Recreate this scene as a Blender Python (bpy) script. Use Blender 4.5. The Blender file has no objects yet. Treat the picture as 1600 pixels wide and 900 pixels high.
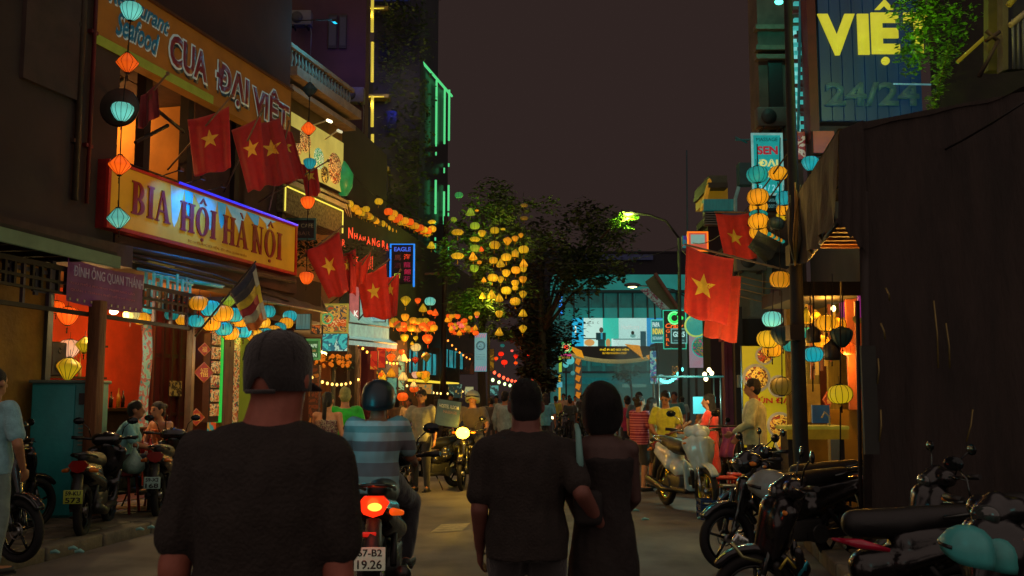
import bpy, bmesh, math, random
from mathutils import Vector, Matrix, noise
R = math.radians; PI = math.pi
random.seed(7)
S = bpy.context.scene
COL = S.collection
# ---------------------------------------------------------------- camera
F = 1556.0; TILT = math.atan(170.0/F); CT, ST = math.cos(TILT), math.sin(TILT); EYE = 1.6
cam = bpy.data.cameras.new('camera'); cam.sensor_width = 36; cam.lens = 36*F/1600; cam.clip_start = .1; cam.clip_end = 2000
co = bpy.data.objects.new('camera', cam); COL.objects.link(co)
co.location = (0, 0, EYE); co.rotation_euler = (PI/2+TILT, 0, 0); S.camera = co
cam.dof.use_dof = True; cam.dof.focus_distance = 17; cam.dof.aperture_fstop = 6.3
# ---------------------------------------------------------------- world: city night sky, brown glow
def lin(h):
    h = h.lstrip('#'); o = []
    for i in (0, 2, 4):
        c = int(h[i:i+2], 16)/255
        o.append(c/12.92 if c <= .04045 else ((c+.055)/1.055)**2.4)
    return o
w = bpy.data.worlds.new('World'); S.world = w; w.use_nodes = True
nt = w.node_tree; bg = nt.nodes['Background']
SUN_EL, SUN_AZ = R(30), R(184)
sky = nt.nodes.new('ShaderNodeTexSky'); sky.sky_type = 'NISHITA'; sky.sun_disc = False
sky.sun_elevation = R(-6); sky.sun_rotation = SUN_AZ
mixw = nt.nodes.new('ShaderNodeMix'); mixw.data_type = 'RGBA'; mixw.blend_type = 'ADD'; mixw.inputs[0].default_value = .04
mixw.inputs[6].default_value = (.0275, .0170, .0153, 1)
nt.links.new(sky.outputs[0], mixw.inputs[7]); nt.links.new(mixw.outputs[2], bg.inputs[0]); bg.inputs[1].default_value = 1.0
# very soft sun added behind the camera as fill for dark surfaces
sl = bpy.data.lights.new('night_fill', 'SUN'); sl.energy = .95; sl.angle = R(150); sl.color = (1, .74, .62)
so = bpy.data.objects.new('night_fill', sl); COL.objects.link(so)
d = Vector((math.sin(SUN_AZ)*math.cos(SUN_EL), math.cos(SUN_AZ)*math.cos(SUN_EL), math.sin(SUN_EL)))
so.rotation_euler = d.to_track_quat('Z', 'Y').to_euler()
S.view_settings.view_transform = 'Standard'; S.view_settings.look = 'None'; S.view_settings.exposure = 0; S.view_settings.gamma = 1
S.cycles.use_denoising = True; S.cycles.max_bounces = 5; S.cycles.diffuse_bounces = 3; S.cycles.glossy_bounces = 3
S.cycles.transparent_max_bounces = 8; S.cycles.sample_clamp_indirect = 3; S.cycles.caustics_reflective = False; S.cycles.caustics_refractive = False
S.cycles.use_light_tree = True
# ---------------------------------------------------------------- photo geometry -> places
def ray(px, py):
    u = (px-800)/F; v = (450-py)/F
    return u, CT-v*ST, ST+v*CT
def P(px, py, Y):
    u, k, z = ray(px, py); s = Y/k
    return Vector((u*s, Y, EYE+z*s))
def G(px, py, z0=0):
    u, k, z = ray(px, py); s = (z0-EYE)/z
    return Vector((u*s, k*s, z0))
def W(px, py, pl):
    x0, y0, b = pl; u, k, z = ray(px, py); s = (x0-b*y0)/(u-b*k)
    return Vector((u*s, k*s, EYE+z*s))
LA = (-5.73, 14.0, .26)           # facade of the beer house
LP = (-5.27, 12.4, .16)           # posts of the pavement roof
def ang(b, right=False): return math.atan2(-1, -b) if right else math.atan2(1, b)
# ---------------------------------------------------------------- materials
MC = {}
def mat(hexc, rough=.6, metal=0, em=0, var=.18, scale=6, bump=.15, hex2=None, coat=0, sheen=0, trans=0, emhex=None, stretch=None, ramp=None):
    key = (hexc, rough, metal, em, var, scale, bump, hex2, coat, sheen, trans, emhex, stretch, ramp)
    if key in MC: return MC[key]
    m = bpy.data.materials.new('m_'+hexc.strip('#')); m.use_nodes = True; n = m.node_tree; b = n.nodes['Principled BSDF']
    tc = n.nodes.new('ShaderNodeTexCoord'); src = tc.outputs['Object']
    if stretch:
        mp = n.nodes.new('ShaderNodeMapping'); mp.inputs[3].default_value = stretch; n.links.new(src, mp.inputs[0]); src = mp.outputs[0]
    nz = n.nodes.new('ShaderNodeTexNoise'); nz.inputs['Scale'].default_value = scale; nz.inputs['Detail'].default_value = 5; nz.inputs['Roughness'].default_value = .6
    n.links.new(src, nz.inputs[0])
    c = lin(hexc); c2 = lin(hex2) if hex2 else [x*(1-var) for x in c]; c1 = c if hex2 else [min(1, x*(1+var)) for x in c]
    rp = n.nodes.new('ShaderNodeValToRGB'); rp.color_ramp.elements[0].position = .36; rp.color_ramp.elements[1].position = .64
    rp.color_ramp.elements[0].color = (*c2, 1); rp.color_ramp.elements[1].color = (*c1, 1)
    n.links.new(nz.outputs[0], rp.inputs[0]); n.links.new(rp.outputs[0], b.inputs['Base Color'])
    b.inputs['Roughness'].default_value = rough; b.inputs['Metallic'].default_value = metal
    if coat: b.inputs['Coat Weight'].default_value = coat; b.inputs['Coat Roughness'].default_value = .08
    if sheen: b.inputs['Sheen Weight'].default_value = sheen; b.inputs['Sheen Roughness'].default_value = .6
    if trans: b.inputs['Transmission Weight'].default_value = trans
    if em:
        if emhex: b.inputs['Emission Color'].default_value = (*lin(emhex), 1)
        else: n.links.new(rp.outputs[0], b.inputs['Emission Color'])
        b.inputs['Emission Strength'].default_value = em
        for e in rp.color_ramp.elements: pass
        if not emhex: # a glowing surface does not need much albedo
            dk = n.nodes.new('ShaderNodeMix'); dk.data_type = 'RGBA'; dk.inputs[0].default_value = .6
            n.links.new(rp.outputs[0], dk.inputs[6]); dk.inputs[7].default_value = (.02, .02, .02, 1); n.links.new(dk.outputs[2], b.inputs['Base Color'])
    if bump:
        bp = n.nodes.new('ShaderNodeBump'); bp.inputs['Strength'].default_value = bump; bp.inputs['Distance'].default_value = .02
        n2 = n.nodes.new('ShaderNodeTexNoise'); n2.inputs['Scale'].default_value = scale*6; n2.inputs['Detail'].default_value = 4
        n.links.new(src, n2.inputs[0]); n.links.new(n2.outputs[0], bp.inputs['Height']); n.links.new(bp.outputs[0], b.inputs['Normal'])
    MC[key] = m; return m
def printmat(cols, em=.5, scale=6, rough=.5):
    """flat print of many colours: food pictures, lettering too small to read"""
    key = ('print', tuple(cols), em, scale)
    if key in MC: return MC[key]
    m = bpy.data.materials.new('m_print'); m.use_nodes = True; n = m.node_tree; b = n.nodes['Principled BSDF']
    tc = n.nodes.new('ShaderNodeTexCoord'); nz = n.nodes.new('ShaderNodeTexNoise'); nz.inputs['Scale'].default_value = scale
    nz.inputs['Detail'].default_value = 3; nz.inputs['Distortion'].default_value = 1.5
    vo = n.nodes.new('ShaderNodeTexVoronoi'); vo.inputs['Scale'].default_value = scale*1.7
    n.links.new(tc.outputs['Object'], nz.inputs[0]); n.links.new(tc.outputs['Object'], vo.inputs['Vector'])
    mx = n.nodes.new('ShaderNodeMath'); mx.operation = 'MULTIPLY_ADD'; mx.inputs[1].default_value = .35
    n.links.new(vo.outputs['Distance'], mx.inputs[0]); n.links.new(nz.outputs[0], mx.inputs[2])
    rp = n.nodes.new('ShaderNodeValToRGB'); rp.color_ramp.interpolation = 'CONSTANT'
    el = rp.color_ramp.elements; k = len(cols)
    while len(el) < k: el.new(.5)
    for i in range(k): el[i].position = 0 if i == 0 else .3+.65*i/k; el[i].color = (*lin(cols[i]), 1)
    n.links.new(mx.outputs[0], rp.inputs[0]); n.links.new(rp.outputs[0], b.inputs['Base Color'])
    b.inputs['Roughness'].default_value = rough
    if em: n.links.new(rp.outputs[0], b.inputs['Emission Color']); b.inputs['Emission Strength'].default_value = em
    MC[key] = m; return m
def cloth(h, **k): return mat(h, rough=.85, sheen=k.pop('sheen', .25), scale=k.pop('scale', 14), bump=k.pop('bump', .35), **k)
def paint(h, **k): return mat(h, rough=k.pop('rough', .3), coat=k.pop('coat', .35), scale=4, bump=.03, **k)
# ---------------------------------------------------------------- mesh builder
class MB:
    def __init__(s): s.v = []; s.f = []; s.sm = []
    def add(s, vs, fs, smooth=False):
        o = len(s.v); s.v += [tuple(v) for v in vs]; s.f += [tuple(i+o for i in f) for f in fs]; s.sm += [smooth]*len(fs); return s
    def box(s, c, d, rz=0, rx=0, ry=0):
        m = Matrix.Rotation(rz, 3, 'Z') @ Matrix.Rotation(ry, 3, 'Y') @ Matrix.Rotation(rx, 3, 'X'); c = Vector(c)
        vs = [c+m @ Vector((x*d[0]/2, y*d[1]/2, z*d[2]/2)) for x in (-1, 1) for y in (-1, 1) for z in (-1, 1)]
        return s.add(vs, [(0, 1, 3, 2), (4, 6, 7, 5), (0, 4, 5, 1), (2, 3, 7, 6), (0, 2, 6, 4), (1, 5, 7, 3)])
    def rbox(s, c, d, r=.01, rz=0):
        """box with chamfered edges"""
        bm = bmesh.new(); bmesh.ops.create_cube(bm, size=1)
        for v in bm.verts: v.co = Vector((v.co.x*d[0], v.co.y*d[1], v.co.z*d[2]))
        bmesh.ops.bevel(bm, geom=bm.edges[:], offset=min(r, min(d)*.45), segments=2, affect='EDGES', profile=.5)
        m = Matrix.Translation(c) @ Matrix.Rotation(rz, 4, 'Z'); bm.verts.index_update()
        s.add([m @ v.co for v in bm.verts], [tuple(v.index for v in f.verts) for f in bm.faces], True); bm.free(); return s
    def bar(s, a, b, ra, rb=None, n=8, smooth=True):
        a = Vector(a); b = Vector(b); rb = ra if rb is None else rb; d = (b-a)
        if d.length < 1e-6: return s
        q = d.to_track_quat('Z', 'Y'); vs = []
        for p, r in ((a, ra), (b, rb)):
            for i in range(n): t = 2*PI*i/n; vs.append(p+q @ Vector((r*math.cos(t), r*math.sin(t), 0)))
        fs = [(i, (i+1) % n, n+(i+1) % n, n+i) for i in range(n)]
        s.add(vs, fs, smooth); o = len(s.v)-2*n
        s.f += [tuple(o+i for i in reversed(range(n))), tuple(o+n+i for i in range(n))]; s.sm += [False, False]; return s
    def tube(s, pts, r, n=7):
        pts = [Vector(p) for p in pts]; k = len(pts); rr = r if isinstance(r, (list, tuple)) else [r]*k; vs = []
        pd = None
        for i, p in enumerate(pts):
            d = (pts[min(i+1, k-1)]-pts[max(i-1, 0)]).normalized()
            if pd is None: q = d.to_track_quat('Z', 'Y')
            else: q = pd.rotation_difference(d) @ q
            pd = d
            for j in range(n): t = 2*PI*j/n; vs.append(p+q @ Vector((rr[i]*math.cos(t), rr[i]*math.sin(t), 0)))
        fs = [(i*n+j, i*n+(j+1) % n, (i+1)*n+(j+1) % n, (i+1)*n+j) for i in range(k-1) for j in range(n)]
        fs += [tuple(reversed(range(n))), tuple((k-1)*n+j for j in range(n))]
        return s.add(vs, fs, True)
    def lathe(s, prof, n=16, c=(0, 0, 0), rib=None, smooth=True, axis=None):
        """prof: list of (r, z)"""
        c = Vector(c); q = axis.to_track_quat('Z', 'Y') if axis is not None else None; vs = []
        for r, z in prof:
            for i in range(n):
                t = 2*PI*i/n; rr = r*(1-(rib*(1-abs(math.cos(t*n/4))) if rib else 0)); v = Vector((rr*math.cos(t), rr*math.sin(t), z))
                vs.append(c+(q @ v if q else v))
        k = len(prof)
        fs = [(i*n+j, i*n+(j+1) % n, (i+1)*n+(j+1) % n, (i+1)*n+j) for i in range(k-1) for j in range(n)]
        fs += [tuple(reversed(range(n))), tuple((k-1)*n+j for j in range(n))]
        return s.add(vs, fs, smooth)
    def ell(s, c, r, n=12, m=8, q=None):
        c = Vector(c); vs = [];
        for i in range(1, m):
            a = PI*i/m
            for j in range(n): t = 2*PI*j/n; v = Vector((r[0]*math.sin(a)*math.cos(t), r[1]*math.sin(a)*math.sin(t), r[2]*math.cos(a))); vs.append(c+(q @ v if q else v))
        for z in (r[2], -r[2]): v = Vector((0, 0, z)); vs.append(c+(q @ v if q else v))
        T = (m-1)*n
        fs = [(i*n+j, (i+1)*n+j, (i+1)*n+(j+1) % n, i*n+(j+1) % n) for i in range(m-2) for j in range(n)]
        fs += [(T, j, (j+1) % n) for j in range(n)] + [(T+1, (m-2)*n+(j+1) % n, (m-2)*n+j) for j in range(n)]
        return s.add(vs, fs, True)
    def cap(s, a, b, ra, rb, n=12, fl=1.0):
        a = Vector(a); b = Vector(b); d = b-a
        if d.length < 1e-5: return s.ell(a, (ra, ra, ra))
        q = d.to_track_quat('Z', 'Y'); L = d.length; prof = []
        for i in range(1, 5): t = PI/2*i/4; prof.append((ra*math.sin(t), -ra*math.cos(t)))
        for i in range(0, 4): t = PI/2*i/4; prof.append((rb*math.cos(t), L+rb*math.sin(t)))
        vs = []
        for r, z in prof:
            for i in range(n): t = 2*PI*i/n; vs.append(a+q @ Vector((r*math.cos(t), r*fl*math.sin(t), z)))
        k = len(prof); fs = [(i*n+j, i*n+(j+1) % n, (i+1)*n+(j+1) % n, (i+1)*n+j) for i in range(k-1) for j in range(n)]
        fs += [tuple(reversed(range(n))), tuple((k-1)*n+j for j in range(n))]
        return s.add(vs, fs, True)
    def loft(s, secs, n=18):
        """secs: (center, rx, ry) horizontal ellipses"""
        vs = []
        for c, rx, ry in secs:
            for i in range(n): t = 2*PI*i/n; vs.append((c[0]+rx*math.cos(t), c[1]+ry*math.sin(t), c[2]))
        k = len(secs); fs = [(i*n+j, i*n+(j+1) % n, (i+1)*n+(j+1) % n, (i+1)*n+j) for i in range(k-1) for j in range(n)]
        fs += [tuple(reversed(range(n))), tuple((k-1)*n+j for j in range(n))]
        return s.add(vs, fs, True)
    def torus(s, c, R0, r, axis='X', n=28, m=8, sx=1.0):
        vs = []
        for i in range(n):
            a = 2*PI*i/n
            for j in range(m):
                t = 2*PI*j/m; rr = R0+r*math.cos(t); h = r*sx*math.sin(t)
                v = (h, rr*math.cos(a), rr*math.sin(a)) if axis == 'X' else ((rr*math.cos(a), h, rr*math.sin(a)) if axis == 'Y' else (rr*math.cos(a), rr*math.sin(a), h))
                vs.append(Vector(c)+Vector(v))
        return s.add(vs, [(i*m+j, ((i+1) % n)*m+j, ((i+1) % n)*m+(j+1) % m, i*m+(j+1) % m) for i in range(n) for j in range(m)], True)
    def poly(s, pts, y0, y1):
        """2D outline in x,z extruded from y0 to y1"""
        n = len(pts); vs = [(x, y0, z) for x, z in pts]+[(x, y1, z) for x, z in pts]
        return s.add(vs, [tuple(range(n)), tuple(reversed(range(n, 2*n)))]+[(i, n+i, n+(i+1) % n, (i+1) % n) for i in range(n)])
    def prism(s, quad, dz):
        n = len(quad); vs = [Vector(p) for p in quad]+[Vector(p)+Vector((0, 0, dz)) for p in quad]
        return s.add(vs, [tuple(reversed(range(n))), tuple(range(n, 2*n))]+[(i, (i+1) % n, n+(i+1) % n, n+i) for i in range(n)])
    def slab(s, a, b, c, d, th):
        """quad a,b,c,d with thickness along its normal"""
        q = [Vector(p) for p in (a, b, c, d)]; nn = (q[1]-q[0]).cross(q[3]-q[0]).normalized()*th
        vs = q+[p+nn for p in q]
        return s.add(vs, [(3, 2, 1, 0), (4, 5, 6, 7)]+[(i, (i+1) % 4, 4+(i+1) % 4, 4+i) for i in range(4)])
    def mesh(s, name):
        me = bpy.data.meshes.new(name); me.from_pydata(s.v, [], s.f); me.polygons.foreach_set('use_smooth', s.sm); me.update(); return me
    def build(s, name, m, parent=None, label=None):
        o = bpy.data.objects.new(name, s.mesh(name)); COL.objects.link(o)
        if m: o.data.materials.append(m)
        if parent is not None: o.parent = parent
        if label: o['label'] = label
        return o
BAKE = []
def blob(mb, name, m, parent, vox=.02, sm=4, folds=0):
    o = mb.build(name, m, parent)
    r = o.modifiers.new('r', 'REMESH'); r.mode = 'VOXEL'; r.voxel_size = vox; r.use_smooth_shade = True
    k = o.modifiers.new('s', 'SMOOTH'); k.factor = .5; k.iterations = sm
    BAKE.append((o, folds)); return o
def bake():
    bpy.context.view_layer.update(); dg = bpy.context.evaluated_depsgraph_get()
    res = [(o, bpy.data.meshes.new_from_object(o.evaluated_get(dg)), f) for o, f in BAKE]
    for o, me, f in res:
        o.modifiers.clear(); o.data = me; me.name = o.name
        if f:
            cs = [v.co+v.normal*f*(noise.noise(Vector((v.co.x*9, v.co.y*9, v.co.z*5)))+.6*noise.noise(Vector((v.co.x*22, v.co.y*22, v.co.z*9)))) for v in me.vertices]
            for v, c in zip(me.vertices, cs): v.co = c
        me.polygons.foreach_set('use_smooth', [True]*len(me.polygons)); me.update()
    BAKE.clear()
def thing(name, label, cat, loc=(0, 0, 0), rz=0, group=None):
    o = bpy.data.objects.new(name, None); o.empty_display_size = .2; COL.objects.link(o); o.location = loc; o.rotation_euler = (0, 0, rz)
    o['label'] = label; o['category'] = cat
    if group: o['group'] = group
    return o
def tag(o, label, cat, group=None, kind=None):
    o['label'] = label; o['category'] = cat
    if group: o['group'] = group
    if kind: o['kind'] = kind
    return o
def struct(name, mb, m):
    o = mb.build(name, m); o['kind'] = 'structure'; return o
def part(name, mb, m, par, label=None): return mb.build(name, m, par, label)
def dup(root, loc=None, rz=None, label=None, group=None, scale=None):
    def cp(o, p):
        c = o.copy(); COL.objects.link(c); c.parent = p
        for ch in o.children: cp(ch, c)
        return c
    r = cp(root, None)
    if loc is not None: r.location = loc
    if rz is not None: r.rotation_euler = (0, 0, rz) if not isinstance(rz, tuple) else rz
    if label: r['label'] = label
    if group: r['group'] = group
    if scale: r.scale = scale if isinstance(scale, tuple) else (scale,)*3
    return r
def lamp(p, e, hexc, r=.06, name='lamp_light', spot=None, aim=None):
    l = bpy.data.lights.new(name, 'SPOT' if spot else 'POINT'); l.energy = e; l.color = lin(hexc); l.shadow_soft_size = r
    o = bpy.data.objects.new(name, l); COL.objects.link(o); o.location = p
    if spot: l.spot_size = R(spot); l.spot_blend = .6; o.rotation_euler = (Vector(aim)-Vector(p)).to_track_quat('-Z', 'Y').to_euler()
    return o
# ---------------------------------------------------------------- lettering
def letters(body, x0, x1, z0, z1, m, par, y=-.02, ext=.008, off=0, shear=0, name='lettering', dx=0, dz=0, arc=0):
    cu = bpy.data.curves.new('t', 'FONT'); cu.body = body; cu.size = 1; cu.offset = off; cu.shear = shear; cu.resolution_u = 3
    t = bpy.data.objects.new('t', cu); me = bpy.data.meshes.new_from_object(t)
    xs = [v.co.x for v in me.vertices]; ys = [v.co.y for v in me.vertices]
    if not xs: return None
    ax, bx, ay, by = min(xs), max(xs), min(ys), max(ys); bpy.data.objects.remove(t)
    bm = bmesh.new(); bm.from_mesh(me)
    for v in bm.verts:
        u = (v.co.x-ax)/(bx-ax); q = (v.co.y-ay)/(by-ay)
        v.co = (x0+u*(x1-x0)+dx, y, z0+q*(z1-z0)+dz+arc*(.25-(u-.5)**2)*4)
    if ext:
        g = bmesh.ops.extrude_face_region(bm, geom=bm.faces[:])
        for v in [e for e in g['geom'] if isinstance(e, bmesh.types.BMVert)]: v.co.y -= ext
    bm.to_mesh(me); bm.free(); me.name = name
    me.materials.clear(); me.materials.append(m)
    o = bpy.data.objects.new(name, me); COL.objects.link(o); o.parent = par; return o
# letters with thick stems, thin bars and slab serifs, unit box .62 x 1
def serif_word(word, x0, x1, z0, z1, m, par, y=-.03, name='lettering'):
    mb = MB(); x = 0; items = []
    def rect(a, b, c, d): items.append([(a, c), (b, c), (b, d), (a, d)])
    def ring(cx, cz, rx, rz, tx, tz, a0=0, a1=360, n=18):
        for i in range(n):
            t, u = R(a0+(a1-a0)*i/n), R(a0+(a1-a0)*(i+1)/n)
            items.append([(cx+rx*math.cos(t), cz+rz*math.sin(t)), (cx+rx*math.cos(u), cz+rz*math.sin(u)),
                          (cx+(rx-tx)*math.cos(u), cz+(rz-tz)*math.sin(u)), (cx+(rx-tx)*math.cos(t), cz+(rz-tz)*math.sin(t))])
    for ch in word:
        if ch == ' ': x += .38; continue
        st = .2
        def stem(a):
            rect(a, a+st, .06, .94); rect(a-.07, a+st+.07, 0, .06); rect(a-.07, a+st+.07, .94, 1)
        if ch == 'I': stem(x+.07); wd = .34
        elif ch in 'IỊ': stem(x+.07); wd = .34; ring(x+.17, -.13, .07, .06, .068, .058)
        elif ch == 'H': stem(x+.07); stem(x+.5); rect(x+.27, x+.5, .46, .54); wd = .77
        elif ch == 'N': stem(x+.07); rect(x+.56, x+.62, .05, 1); rect(x+.48, x+.7, .94, 1); items.append([(x+.07, 1), (x+.25, 1), (x+.62, 0), (x+.5, 0)]); wd = .72
        elif ch == 'B':
            stem(x+.07); ring(x+.27, .72, .3, .28, .19, .06, -90, 90); ring(x+.27, .26, .36, .26, .2, .06, -90, 90); wd = .68
        elif ch in 'AÀ':
            items.append([(x+.32, 1), (x+.4, 1), (x+.14, 0), (x+.06, 0)]); items.append([(x+.3, 1), (x+.42, 1), (x+.74, 0), (x+.52, 0)]); rect(x+.17, x+.56, .3, .37)
            rect(x, x+.22, 0, .05); rect(x+.46, x+.8, 0, .05); wd = .8
            if ch == 'À': items.append([(x+.2, 1.26), (x+.32, 1.26), (x+.44, 1.06), (x+.38, 1.06)])
        elif ch in 'OÔỘ':
            ring(x+.36, .5, .36, .52, .19, .07); wd = .74
            items.append([(x+.16, 1.1), (x+.26, 1.1), (x+.37, 1.24), (x+.37, 1.33)]); items.append([(x+.37, 1.33), (x+.37, 1.24), (x+.48, 1.1), (x+.58, 1.1)])
            if ch == 'Ộ': ring(x+.36, -.14, .07, .06, .068, .058)
        x += wd+.07
    k = (x1-x0)/x
    for i, q in enumerate(items): mb.poly([(x0+a*k, z0+b*(z1-z0)) for a, b in q], y-.0004*(i % 7), y+.012)
    return mb.build(name, m, par)
# ---------------------------------------------------------------- foliage
def leaves(mb, c, r, n, size=.12, droop=.3, shell=.45, rnd=random):
    c = Vector(c)
    for _ in range(n):
        v = Vector((rnd.gauss(0, 1), rnd.gauss(0, 1), rnd.gauss(0, 1))).normalized()*(shell+(1-shell)*rnd.random())
        p = c+Vector((v.x*r[0], v.y*r[1], v.z*r[2])); a = rnd.uniform(0, 2*PI); s = size*rnd.uniform(.6, 1.4)
        d = Vector((math.cos(a), math.sin(a), rnd.uniform(-droop-.5, .4))).normalized(); e = d.cross(Vector((rnd.uniform(-.5, .5), rnd.uniform(-.5, .5), 1))).normalized()*s*.28
        mb.add([p, p+d*s*.5+e, p+d*s, p+d*s*.5-e], [(0, 1, 2, 3)])
    return mb
def tree(name, label, base, h, crown, leafn, leafsize, mleaf, seed=1, trunk_r=.2, lean=0, group=None):
    rnd = random.Random(seed); t = thing(name, label, 'tree', base, 0, group)
    tk = MB(); pts = [(lean*i/6+rnd.uniform(-.08, .08), rnd.uniform(-.08, .08), h*i/6) for i in range(7)]
    tk.tube(pts, [trunk_r*(1-.1*i) for i in range(7)], 9); lf = MB(); br = MB()
    for (x, y, z, rx, ry, rz_) in crown:
        s = Vector(pts[rnd.randint(3, 5)]); e = Vector((x, y, z)); mid = (s+e)/2+Vector((0, 0, .3))
        br.tube([s, mid, e], [trunk_r*.45, trunk_r*.25, .03], 6)
        for k in range(9):
            o = Vector((rnd.uniform(-1, 1)*rx*.75, rnd.uniform(-1, 1)*ry*.75, rnd.uniform(-1, 1)*rz_*.75)); q = rnd.uniform(.3, .55)
            leaves(lf, e+o, (rx*q, ry*q, rz_*q), leafn//9, leafsize, rnd=rnd)
    bark = mat('#3d3226', .9, scale=5, bump=.6, stretch=(1, 1, .3))
    part('trunk', tk, bark, t); part('branches', br, bark, t); part('crown', lf, mleaf, t); return t
# ---------------------------------------------------------------- people
SKIN = {'a': '#8a5a3f', 'b': '#a06a48', 'c': '#b07a58'}
def person(label, loc, rz=0, H=1.68, w=1.0, J=None, skin='b', top=('tee', '#333333'), bottom=('pants', '#22252a'), hair=('short', '#120d0a'), det=0, hyaw=0, hpitch=0,
           face=False, group=None, shoes='#1a1a1a', topmat=None, curl=.5, cat='person', hand_r=None):
    k = H/1.68; t = thing('person', label, cat, loc, rz, group)
    j = dict(pel=(0, 0, .93), che=(0, .005, 1.2), nec=(0, 0, 1.40), hed=(0, .02, 1.555), shL=(-.175, 0, 1.355), shR=(.175, 0, 1.355), elL=(-.24, -.03, 1.09), elR=(.24, -.03, 1.09),
             wrL=(-.25, .05, .86), wrR=(.25, .05, .86), hiL=(-.09, 0, .88), hiR=(.09, 0, .88), knL=(-.1, .03, .49), knR=(.1, .03, .49), anL=(-.1, -.01, .09), anR=(.1, -.01, .09))
    if J: j.update(J)
    ws = (w-1)*.5+1
    neckx = j.pop('neck', 0); V = {a: Vector(b)*k for a, b in j.items()}
    for s in ('L', 'R'):
        V['sh'+s].x *= ws; V['el'+s].x *= (w-1)*.9+1; V['wr'+s].x *= (w-1)*.7+1; V['hi'+s].x *= ws; V['kn'+s].x *= ws; V['an'+s].x *= ws
    q = Matrix.Rotation(R(hyaw), 3, 'Z') @ Matrix.Rotation(R(hpitch), 3, 'X'); hd = V['hed']
    hp = lambda x, y, z: hd+q @ (Vector((x, y, z))*k)
    vox = .009 if det == 2 else (.014 if det == 1 else .019); sm = 3 if det == 2 else 2
    def tors(inf, zlo, wtop=1.0):
        pel, che, nec = V['pel'], V['che'], V['nec']; dn = (che-pel); up = (nec-che)
        rs = [(pel-dn*zlo, .155*w, .115*w), (pel, .158*w, .118*w), (pel+dn*.45, .142*w, .108*w), (che, .158*w, .118*w), (che+up*.45, .165*ws, .115*ws), (che+up*.72, .15*ws, .095), (che+up*.93, .085, .07)]
        return [(c, (a+inf)*k, (b+inf)*k) for c, a, b in rs]
    m = MB(); m.loft(tors(0, .25)); 
    nr = .055+.03*(w-1)+neckx
    m.cap(V['nec']-Vector((0, 0, .05*k)), hd-Vector((0, .01, .05))*k, (nr+.008)*k, nr*k)
    qq = q.to_quaternion()
    m.ell(hp(0, 0, .03), (.076*k, .095*k, .098*k), q=qq); m.ell(hp(0, .028, -.045), (.058*k, .062*k, .068*k), q=qq)
    if det or face:
        m.cap(hp(0, .095, .015), hp(0, .112, -.02), .009*k, .016*k, 8); m.cap(hp(-.03, .082, .032), hp(.03, .082, .032), .013*k, .013*k, 8); m.ell(hp(0, .085, -.062), (.026*k, .018*k, .014*k), q=qq)
    if hair[0] == 'cap': m.ell(hp(0, -.032, -.008), (.074*k, .07*k, .07*k), q=qq)
    for s in (-1, 1): m.ell(hp(.083*s, -.008, -.005), (.013*k, .022*k, .034*k), 8, 6, q=qq)
    for s in ('L', 'R'):
        sx = -1 if s == 'L' else 1; sh, el, wr = V['sh'+s], V['el'+s], V['wr'+s]; g = (w-1)*.03
        m.cap(V['nec']+Vector((sx*.05, 0, -.06))*k, sh, .05*k, (.056+g)*k); m.cap(sh, el, (.05+g)*k, (.04+g)*k); m.cap(el, wr, (.041+g)*k, (.026+g*.4)*k)
        # hand: palm, four fingers, thumb
        dr = (wr-el).normalized(); fw = Vector((0, 1, 0)); sd = dr.cross(fw); sd = sd.normalized() if sd.length > .1 else Vector((1, 0, 0)); nn = sd.cross(dr).normalized()
        # nn ~ points forward (thumb side), sd = back/palm axis towards body
        inn = sd*(-1 if (sd.x*sx > 0) else 1)
        pc = wr+dr*.05*k
        m.cap(wr+dr*.02*k, wr+dr*.075*k+nn*.018*k, .021*k, .019*k); m.cap(wr+dr*.02*k, wr+dr*.072*k-nn*.018*k, .021*k, .018*k)
        fr = .0085 if det == 2 else .0115; cu = curl
        for i, (o, L) in enumerate(((.03, .072), (.011, .08), (-.009, .075), (-.028, .058))):
            a = wr+dr*.085*k+nn*o*k; b = a+(dr*(1-.35*cu)+inn*cu*.5+nn*o*2.0).normalized()*L*.5*k; c = b+(dr*(1-.9*cu)+inn*cu*1.1+nn*o).normalized()*L*.5*k
            m.cap(a, b, (fr+.001)*k, fr*k, 7); m.cap(b, c, fr*k, fr*.82*k, 7)
        a = wr+dr*.03*k+nn*.022*k; b = a+(dr*.7+nn*.7+inn*.2).normalized()*.04*k; c = b+(dr*.9+nn*.15+inn*.35).normalized()*.032*k
        m.cap(a, b, .0125*k, .011*k, 7); m.cap(b, c, .011*k, .009*k, 7)
        hi, kn, an = V['hi'+s], V['kn'+s], V['an'+s]; g = (w-1)*.05
        m.cap(hi, kn, (.083+g)*k, (.055+g)*k); m.cap(kn, an, (.055+g)*k, .036*k)
        fd = Vector((sx*.03, .15, -.045))*k
        m.cap(an-Vector((0, .02, .03))*k, an+fd, .034*k, .026*k)
    blob(m, 'body', mat(SKIN.get(skin, skin), .6, scale=20, bump=.1, var=.1), t, vox, sm)
    # --- top
    tk_, tc = top[0], top[1]; tm = topmat or cloth(tc)
    c = MB(); inf = .02 if w < 1.1 else .028
    hem = {'tee': .42, 'shirt': .4, 'tank': .35, 'long': .42, 'dress': .35, 'tunic': .42}[tk_]
    sc = tors(inf, hem)
    if tk_ in ('tank', 'dress'): sc = sc[:5]
    if tk_ == 'dress':
        pz = V['pel'].z; sc = [((0, .02, .42*k), .24*k*w, .2*k*w), ((0, .01, .6*k), .225*k*w, .185*k*w), ((0, 0, .8*k), .2*k*w, .15*k*w)]+sc[1:]
    if tk_ == 'tunic':
        sc = [((0, .0, .45*k), .19*k, .15*k), ((0, 0, .7*k), .185*k, .14*k)]+sc
    c.loft(sc)
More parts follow.
